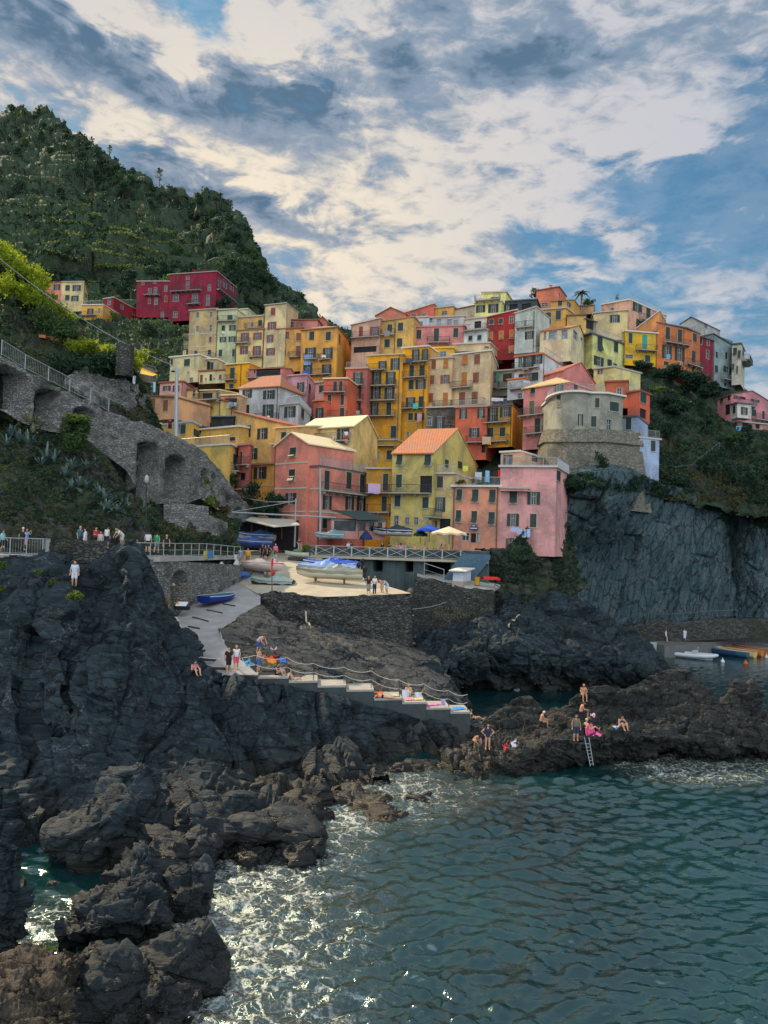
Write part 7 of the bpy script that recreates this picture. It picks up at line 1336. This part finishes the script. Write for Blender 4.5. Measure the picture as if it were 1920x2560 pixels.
def tree(k,loc,s,label,group,name='tree',rz=None):
    root=thing(name,loc,label,'tree',group); root.scale=(s,s,s); root.rotation_euler=(0,0,rz if rz is not None else random.random()*6)
    for nm,me in(('crown',TK[k][0]),('trunk',TK[k][1])): o=bpy.data.objects.new(nm,me); col.objects.link(o); o.parent=root
    return root
def surfpt(nm,u,v):
    P=SURF[nm][0]; a=P[min(int(v*P.shape[0]),P.shape[0]-1),min(int(u*P.shape[1]),P.shape[1]-1)]; return Vector(a)
KL=['dark rounded evergreen tree on the terraced hillside','mid green bushy tree on the terraced hillside','tall dark tree rising on the terraced hillside','bright yellow green tree on the terraced hillside','low spreading tree on the terraced hillside','thin open crowned tree on the terraced hillside']
rr=random.Random(5)
for i in range(190):
    u=rr.random(); v=rr.random()**1.1*.60+.015
    if .36<v<.60 and u<.62 and rr.random()<.75: continue
    k=rr.choice([0,0,0,2,1,4,0,4,1,3 if rr.random()<.4 else 0]); p=surfpt('hill',u,v); tree(k,p+Vector((0,-1,-2.5)),rr.uniform(.6,1.25)*(p.y/400)*(.6 if v<.08 else 1),KL[k].replace('on the terraced hillside',('at the far left','left of centre','in the middle','right of centre','on the steep right shoulder')[int(u*4.99)]+' of the hill, '+('just below the ridge','in its upper part','at half height','in its lower part')[min(3,int(v/.16))]),'trees on the terraced hill')
for i in range(30):
    u=rr.random()*.93+.02; p=surfpt('hill',u,.008); k=rr.choice([0,2,4,5]); tree(k,p+Vector((0,1,-2.5)),rr.uniform(.3,.65),('small','leafy','dark','thin')[i%4]+' tree '+('at the far left end','on the left third','near the middle','on the falling right part')[min(3,int(u*4))]+' of the hill skyline','trees along the hill skyline')
for x,y,D,k,s,lb in((345,380,372,5,.8,'airy tree sticking up from the hill ridge against the clouds'),(238,325,400,5,.6,'small thin tree on the upper ridge of the hill'),(365,600,262,3,2.0,'bright green tree just above the crimson palazzo'),(285,600,255,0,1.2,'dark tree left of the bright green tree above the palazzo'),(490,660,222,0,1.1,'dark tree in front of the right end of the crimson palazzo'),(315,760,160,3,.85,'yellow green tree in the small valley beside the ochre tower'),(210,655,226,1,1.2,'tree between the twin houses and the palazzo'),(250,640,232,3,.7,'bright bush behind the small crimson annex')):
    p=at('U',x,y,D); tree(k,p-Vector((0,0,s*6)),s,lb,None)
for i in range(26):
    u=rr.random(); v=rr.random()*.75+.05; p=surfpt('valley_slope',u,v); tree(rr.choice([0,1,4,3]),p-Vector((0,0,.5)),rr.uniform(.3,.6),('small','bushy','pale')[i%3]+' tree on the '+('left','middle','right')[int(u*2.99)]+' '+('upper','lower')[int(v>.4)]+' part of the valley slope below the palazzo','trees on the valley slope')
for i in range(40):
    u=rr.random(); p=surfpt('right_slope',u,.08+rr.random()*.8); tree(rr.choice([0,0,2,4]),p-Vector((0,0,.4)),rr.uniform(.25,.5),('dark','low','round','ragged')[i%4]+' shrubby tree on the '+('left edge','left part','middle','right part','right edge')[int(u*4.99)]+' of the slope under the right ridge houses','trees on the right slope')
for x,y,s,k,lb in((548,1085,.5,0,'dark leafy tree in front of the orange yellow ground floors'),): p=at('U',x,y+20,96); tree(k,p-Vector((0,0,.5)),s,lb,None)
# palms / roof plants
def palm(label,p,s,n=16):
    root=thing('palm_tree',p,label,'palm'); q=MB(); q.tube([p,p+V((0,0,2.2*s))],.16*s,6); q.o('trunk',plain((.12,.08,.05)),root); q=MB(); t0=p+V((0,0,2.2*s))
    for i in range(n):
        a=i*2.4; el=R_(70-(i/n)*90); d=V((math.cos(a),math.sin(a),0)); pr=t0
        sd=V((-d.y,d.x,0)); last=None
        for j in range(6):
            f_=j/5; pt=t0+d*(f_*1.9*s*math.cos(el*(1-f_*.5)))+V((0,0,1.5*s*(math.sin(el)*f_-f_*f_*.8))); w_=.22*s*math.sin(math.pi*(.12+.85*f_)); cur=(pt-sd*w_-V((0,0,.12*s)),pt,pt+sd*w_-V((0,0,.12*s)))
            if last: q.quad(last[0],last[1],cur[1],cur[0]); q.quad(last[1],last[2],cur[2],cur[1])
            last=cur
    q.o('crown',leafm((.015,.035,.015),(.05,.08,.03)),root)
palm('palm tree on the roof garden at the top of the village',at('D',875,200,158),1.0)
def bush(label,cr,x,y,w_,h_,D,m,n=700,size=.25,name='bush',cat='bush',group=None,at_hit=False,seed=None,nb=8):
    p=hit(cr,x,y,D) if at_hit else at(cr,x,y,D); s=p.y/FPX/CROPS[cr][2]; W_,H_=w_*s/2,h_*s/2; r=random.Random(seed or int(x*7+y)); c=[];rad=[]
    for i in range(nb): c.append((p.x+r.uniform(-1,1)*W_*.7,p.y+r.uniform(-.6,.6)*W_,p.z+r.uniform(-1,1)*H_*.62)); rad.append((W_*.45,W_*.45,H_*.45))
    V_,F=leafcloud(c,rad,n,size,int(x+y)); o=npmesh(name,V_,F,m); tag(o,label,cat,group); return o
for a in [('roof garden shrub left of the coral roof house','D',480,110,120,100,165,LF[1],500,.5),('spiky roof garden shrubs right of the palm','D',960,195,130,60,160,LF[1],500,.4),('small plant on the corner of the peach skyline house','D',1185,150,40,50,160,LF[1],150,.3),('overhanging plants on the small studio beside the mint house','D',440,345,110,50,144,LF[1],500,.3),
('bright green hedge patch above the orange red lower house','E',400,1170,180,60,124,LF[2],700,.3),('potted plants along the plant terrace rail','G',1230,705,110,50,96.3,LF[3],400,.18),('flowering pots on the plant terrace','G',1380,705,180,45,96.3,LF[1],400,.16),('tall cactus like shrub against the plain yellow wall','F',757,690,95,150,99,LF[1],900,.35),
('broad dark leafy bush filling the gap behind the pavilion roof','F',1075,915,270,260,95.5,LF[0],5200,.28),('yellow flowering shrub on the retaining wall','F',590,860,140,110,79,LF[2],900,.25),('orange dry weeds beside the flowering shrub','F',680,930,130,150,80,LF[3],700,.25),('green weeds in the third small arch','F',545,700,60,80,83,LF[2],250,.2),('tall dry and green weeds at the pavilion corner','K',620,180,80,200,80,LF[3],800,.22),('green bush at the pavilion corner beside the path railing','K',640,240,110,80,79.5,LF[2],700,.22),
('yellow green bush between the jet ski and the terrace fence','L',290,250,70,80,88,LF[2],600,.2),('orange weeds behind the outboard motors','L',760,480,60,60,82,LF[3],400,.2),('big dark round bush with sunlit top in front of the third arch','I',640,790,240,340,68,LF[1],4200,.30),
('yellow green top growth on the round bush','I',660,650,190,90,68,LF[2],1100,.25),('bright yellow green weed on the rock below the boy in white','J',655,720,130,130,46.5,LF[2],900,.16),('small bright weed below the parapet','J',450,605,80,50,48,LF[2],300,.14),('small bright weed on the pillar below the railing','J',325,515,60,50,48.5,LF[2],250,.12),('bright weed at the left edge below the railing','J',20,455,70,90,49,LF[2],400,.14),('second bright weed at the left edge lower down','J',20,660,60,60,48,LF[2],300,.13),('bright weed on the rock right of the peak','J',1232,380,60,60,58,LF[2],300,.12),
('sunlit weeds on the harbour rock beside the pale stone','M',860,820,70,60,86,LF[2],400,.22),('sunlit grass tuft left of the pale stone slab','M',680,968,80,36,80,LF[2],300,.18),('yellow green tuft by the rock path walkers','M',905,735,36,40,89,LF[2],200,.18),('bright green seaweed patch on the shore rocks','S',290,1155,70,26,35.2,leafm((.05,.10,.01),(.2,.3,.02)),300,.08),('grass tuft on top of the bottom left crag','R',280,1735,180,40,22.8,LF[2],400,.10),
('dark hedge under the vivid yellow house','E',220,880,240,110,140,LF[0],1500,.45),('dark ivy mass under the long orange house','E',540,960,330,160,139,LF[0],2500,.5),('dark ivy mass below the crimson narrow house','E',800,1080,330,260,138,LF[0],3500,.5),('dark ivy patch on the slope below the blue grey house','E',980,1180,240,200,137,LF[0],2000,.5),('dark shrub mass beside the cliff edge tower','E',560,1350,400,220,130,LF[0],3000,.45),('shrubs below the pink cliff house','E',1300,1720,420,110,130,LF[1],1800,.4),('green growth at the foot of the tower masonry','H',760,1090,480,130,101.5,LF[0],2500,.35),('dry creeper on the masonry base','H',900,900,120,260,103,LF[0],900,.28),('shrubs at the cliff top right of the light blue tower','H',1560,1080,260,170,111,LF[0],1500,.4),
('dark creeper curtain on the slope left of the slate cliff','M',1150,200,260,420,103,LF[0],2600,.4)]: bush(*a)
# vine covered pergola terraces (one leafy mass each)
def vines(name,label,cr,line,n,size,m,th=1.6,dep=3.5,seed=0,kind=None):
    r=np.random.default_rng(seed); P=np.array([list(at(cr,*p)) for p in line]); d=np.r_[0,np.cumsum(np.linalg.norm(np.diff(P,axis=0),axis=1))]; cs=np.linspace(0,d[-1],int(d[-1]/.7)+2); C=np.stack([np.interp(cs,d,P[:,i]) for i in range(3)],1)
    C=np.vstack([C+np.array([r.normal()*.3,dep*t_,r.normal()*.2]) for t_ in np.linspace(0,1,5)]); C+=r.normal(size=C.shape)*np.array([.4,.4,.35]); rad=np.full((len(C),3),th*.55)*(.6+.7*r.random((len(C),1)))
    V_,F=leafcloud(C,rad,n,size,seed,shell=.2); o=npmesh(name,V_,F,m); tag(o,label,'vine'); return o
LV=leafm((.10,.17,.01),(.42,.50,.04),.6)
vines('vine','bright yellow green vine row along the top of the left terraces','A',[(-60,150,92),(20,250,92),(90,330,91),(170,380,90),(280,440,89.5),(320,480,89)],7000,.34,LV,2.0,3,1)
vines('vine','sunlit vine hedge sloping along the fenced terrace edge','A',[(-60,470,84),(60,500,84.5),(160,540,85),(280,600,86),(380,670,87),(450,720,88),(510,770,88.5)],6500,.30,LV,1.5,3,2)
vines('vine','bright vine pergola hanging over the ruined terrace wall','A',[(600,1010,82),(700,1030,82),(850,1060,82.5),(980,1110,83),(1080,1120,83.3),(1140,1150,83.5)],6500,.30,LV,1.3,3.5,3)
vines('vine','darker green shrubs under the sunlit vine hedge','A',[(330,780,84),(430,850,84),(520,900,84),(600,960,84)],3500,.32,LF[1],1.8,2.5,4)
vines('vine','dark growth hanging beneath the vine pergola','A',[(480,1180,80),(650,1230,80),(850,1180,81),(1000,1180,82)],5500,.34,LF[0],2.6,2,5)
for i,(x,y,lb) in enumerate(((335,968,'row of terracotta troughs on the left terrace, upper left'),(405,985,'second terracotta trough on the left terrace'),(465,998,'third terracotta trough on the left terrace'),(728,1132,'terracotta pot under the vine pergola'),(805,1158,'terracotta trough under the vine pergola'),(905,1222,'small terracotta trough lower on the ruined wall'),(970,1240,'terracotta pot near the end of the ruined wall'),(1075,1265,'last terracotta pot beside the pillar'))):
    p=hit('A',x,y+10,79.5); q=MB(); q.obox(p,(.75 if i<3 else .5,0,-.08),(0,.4,0),(0,0,.34)); o=q.o('flower_pot',plain((.45,.15,.06))); tag(o,lb,'flower pot')
p=at('A',1060,1300,81); q=MB(); q.box(p+V((0,.5,1.6)),1.5,1.2,3.4); o=q.o('pillar',M_stoneD); tag(o,'square grey pillar at the end of the vine pergola','pillar')
t_=thing('corner_awning',at('A',1280,1300,101),'orange canopy over the small corner terrace','awning'); q=MB(); q.slab([at('A',1210,1290,99.5),at('A',1320,1312,99.5),at('A',1358,1298,103),at('A',1225,1240,103)],.06); q.o('canopy',plain((.70,.38,.03)),t_); q=MB(); q.tube([at('A',1214,1350,99.6),at('A',1212,1290,99.6)],.05,4); q.tube([at('A',1312,1355,99.6),at('A',1312,1310,99.6)],.05,4); q.o('frame',M_iron,t_)
# agaves
def agave(label,p,s,m,seed,n=26,group='agaves on the garden slope'):
    r=random.Random(seed); q=MB()
    for i in range(n):
        a=r.random()*6.28; el=R_(r.uniform(15,85)); L=s*r.uniform(.8,1.15); d=V((math.cos(a)*math.cos(el),math.sin(a)*math.cos(el),math.sin(el))); sd=V((-math.sin(a),math.cos(a),0)); dr=r.uniform(.1,.55); last=None
        for j in range(6):
            f_=j/5; pt=p+d*L*f_-V((0,0,dr*L*f_**3)); w_=s*.085*(1-f_)**.6*(.7+.6*f_); cur=(pt-sd*w_,pt-V((0,0,w_*.5)),pt+sd*w_)
            if last: q.quad(last[0],last[1],cur[1],cur[0]); q.quad(last[1],last[2],cur[2],cur[1])
            last=cur
    o=q.o('agave',m); tag(o,label,'agave',group)
AG=plain((.12,.19,.17),.5,.3,2); AG2=plain((.24,.26,.15),.5,.3,2)
for i,(x,y,s,m) in enumerate([(110,660,1.5,1),(170,700,1.5,1),(260,660,1.5,1),(330,720,1.5,1),(280,760,1.3,1),(90,780,1.6,0),(170,830,1.7,0),(240,840,1.5,0),(60,860,1.3,0),(400,980,1.8,0),(470,1010,1.7,0),(350,1040,1.5,0),(620,1060,1.5,0),(740,1060,1.6,0),(800,1040,1.3,0),(560,1120,1.4,0),(680,1210,1.5,0),(620,1250,1.3,0),(740,1230,1.3,0),(900,1330,1.5,0),(960,1350,1.4,0),(920,1420,1.5,0),(1010,1440,1.3,0),(1090,1400,1.4,0),(860,1280,1.2,0),(1250,1440,1.4,0),(40,1280,.9,0)]):
    p=hit('I',x,y+20,68); agave('grey green agave rosette '+('left of','below','right of')[0 if x<450 else 1 if x<760 else 2]+' the big round bush, '+('high up','midway down','low down')[0 if y<900 else 1 if y<1150 else 2]+' on the slope' if not m else 'pale sunlit agave rosette in front of the arcade arches',p,s,AG2 if m else AG,i)
# undergrowth nobody could count
def cover(name,surf,n,size,m,u0=0,u1=1,v0=0,v1=1,seed=0,up=.15,clump=.35,zm=0):
    P=SURF[surf][0]; r=np.random.default_rng(seed); H_,W_=P.shape[:2]; c=[]
    m_=int(n*3); ii=(v0+(v1-v0)*r.random(m_))*(H_-1); jj=(u0+(u1-u0)*r.random(m_))*(W_-1); Q=P[ii.astype(int),jj.astype(int)]
    keep=fbm(Q*clump/size*.3,3,seed)>-.05
    if zm: keep=((Q[:,2]+1.5*fbm(Q*.02,2,5))%zm<zm*.28)
    Q=Q[keep][:n]; rad=np.full((len(Q),3),size*.9); V_,F=leafcloud(Q+np.array([0,-.1,up*size]),rad,len(Q)*7,size*.75,seed,shell=.1); o=npmesh(name,V_,F,m); tag(o,kind='stuff'); return o
cover('hill_undergrowth','hill',7500,1.7,LF[0],seed=1); cover('hill_undergrowth','hill',3200,1.5,LF[1],v0=.3,v1=1,seed=2); cover('hill_undergrowth','hill',900,1.3,LF[3],v0=.25,v1=.8,u1=.7,seed=12)
cover('hill_vine_rows','hill',4500,1.1,leafm((.08,.13,.03),(.26,.32,.08)),u0=.02,u1=.62,v0=.36,v1=.74,seed=31,zm=6.5)
cover('far_hill_undergrowth','far_hill',2500,2.4,LF[0],seed=3)
cover('valley_undergrowth','valley_slope',2600,.9,LF[1],seed=4); cover('valley_undergrowth','valley_slope',1800,.8,LF[0],seed=14)
cover('slope_undergrowth','right_slope',5000,.55,LF[0],seed=5); cover('slope_undergrowth','right_slope',1500,.5,LF[3],v0=.35,seed=15)
cover('garden_undergrowth','garden_slope',3500,.28,LF[0],v1=.7,seed=6); cover('garden_undergrowth','garden_slope',1500,.25,LF[3],v1=.8,seed=16); cover('garden_undergrowth','garden_slope',900,.25,LF[2],v1=.6,seed=26)
cover('terrace_undergrowth','vineyard_slope',3500,.4,LF[0],seed=7); cover('terrace_undergrowth','vineyard_slope',1800,.35,LF[1],seed=17); cover('terrace_undergrowth','vineyard_slope',1200,.35,LF[3],seed=27)
cover('cliff_undergrowth','cliff_foot_slope',1500,.35,LF[0],seed=8); cover('village_undergrowth','village_hill',1500,.8,LF[0],v0=.35,seed=9)
cover('cliff_undergrowth','slate_cliff',1300,.45,LF[0],v1=.14,seed=10); cover('cliff_undergrowth','slate_cliff',900,.4,LF[0],u1=.16,seed=11); cover('cliff_undergrowth','right_cliff',900,.4,LF[0],v1=.3,seed=21)
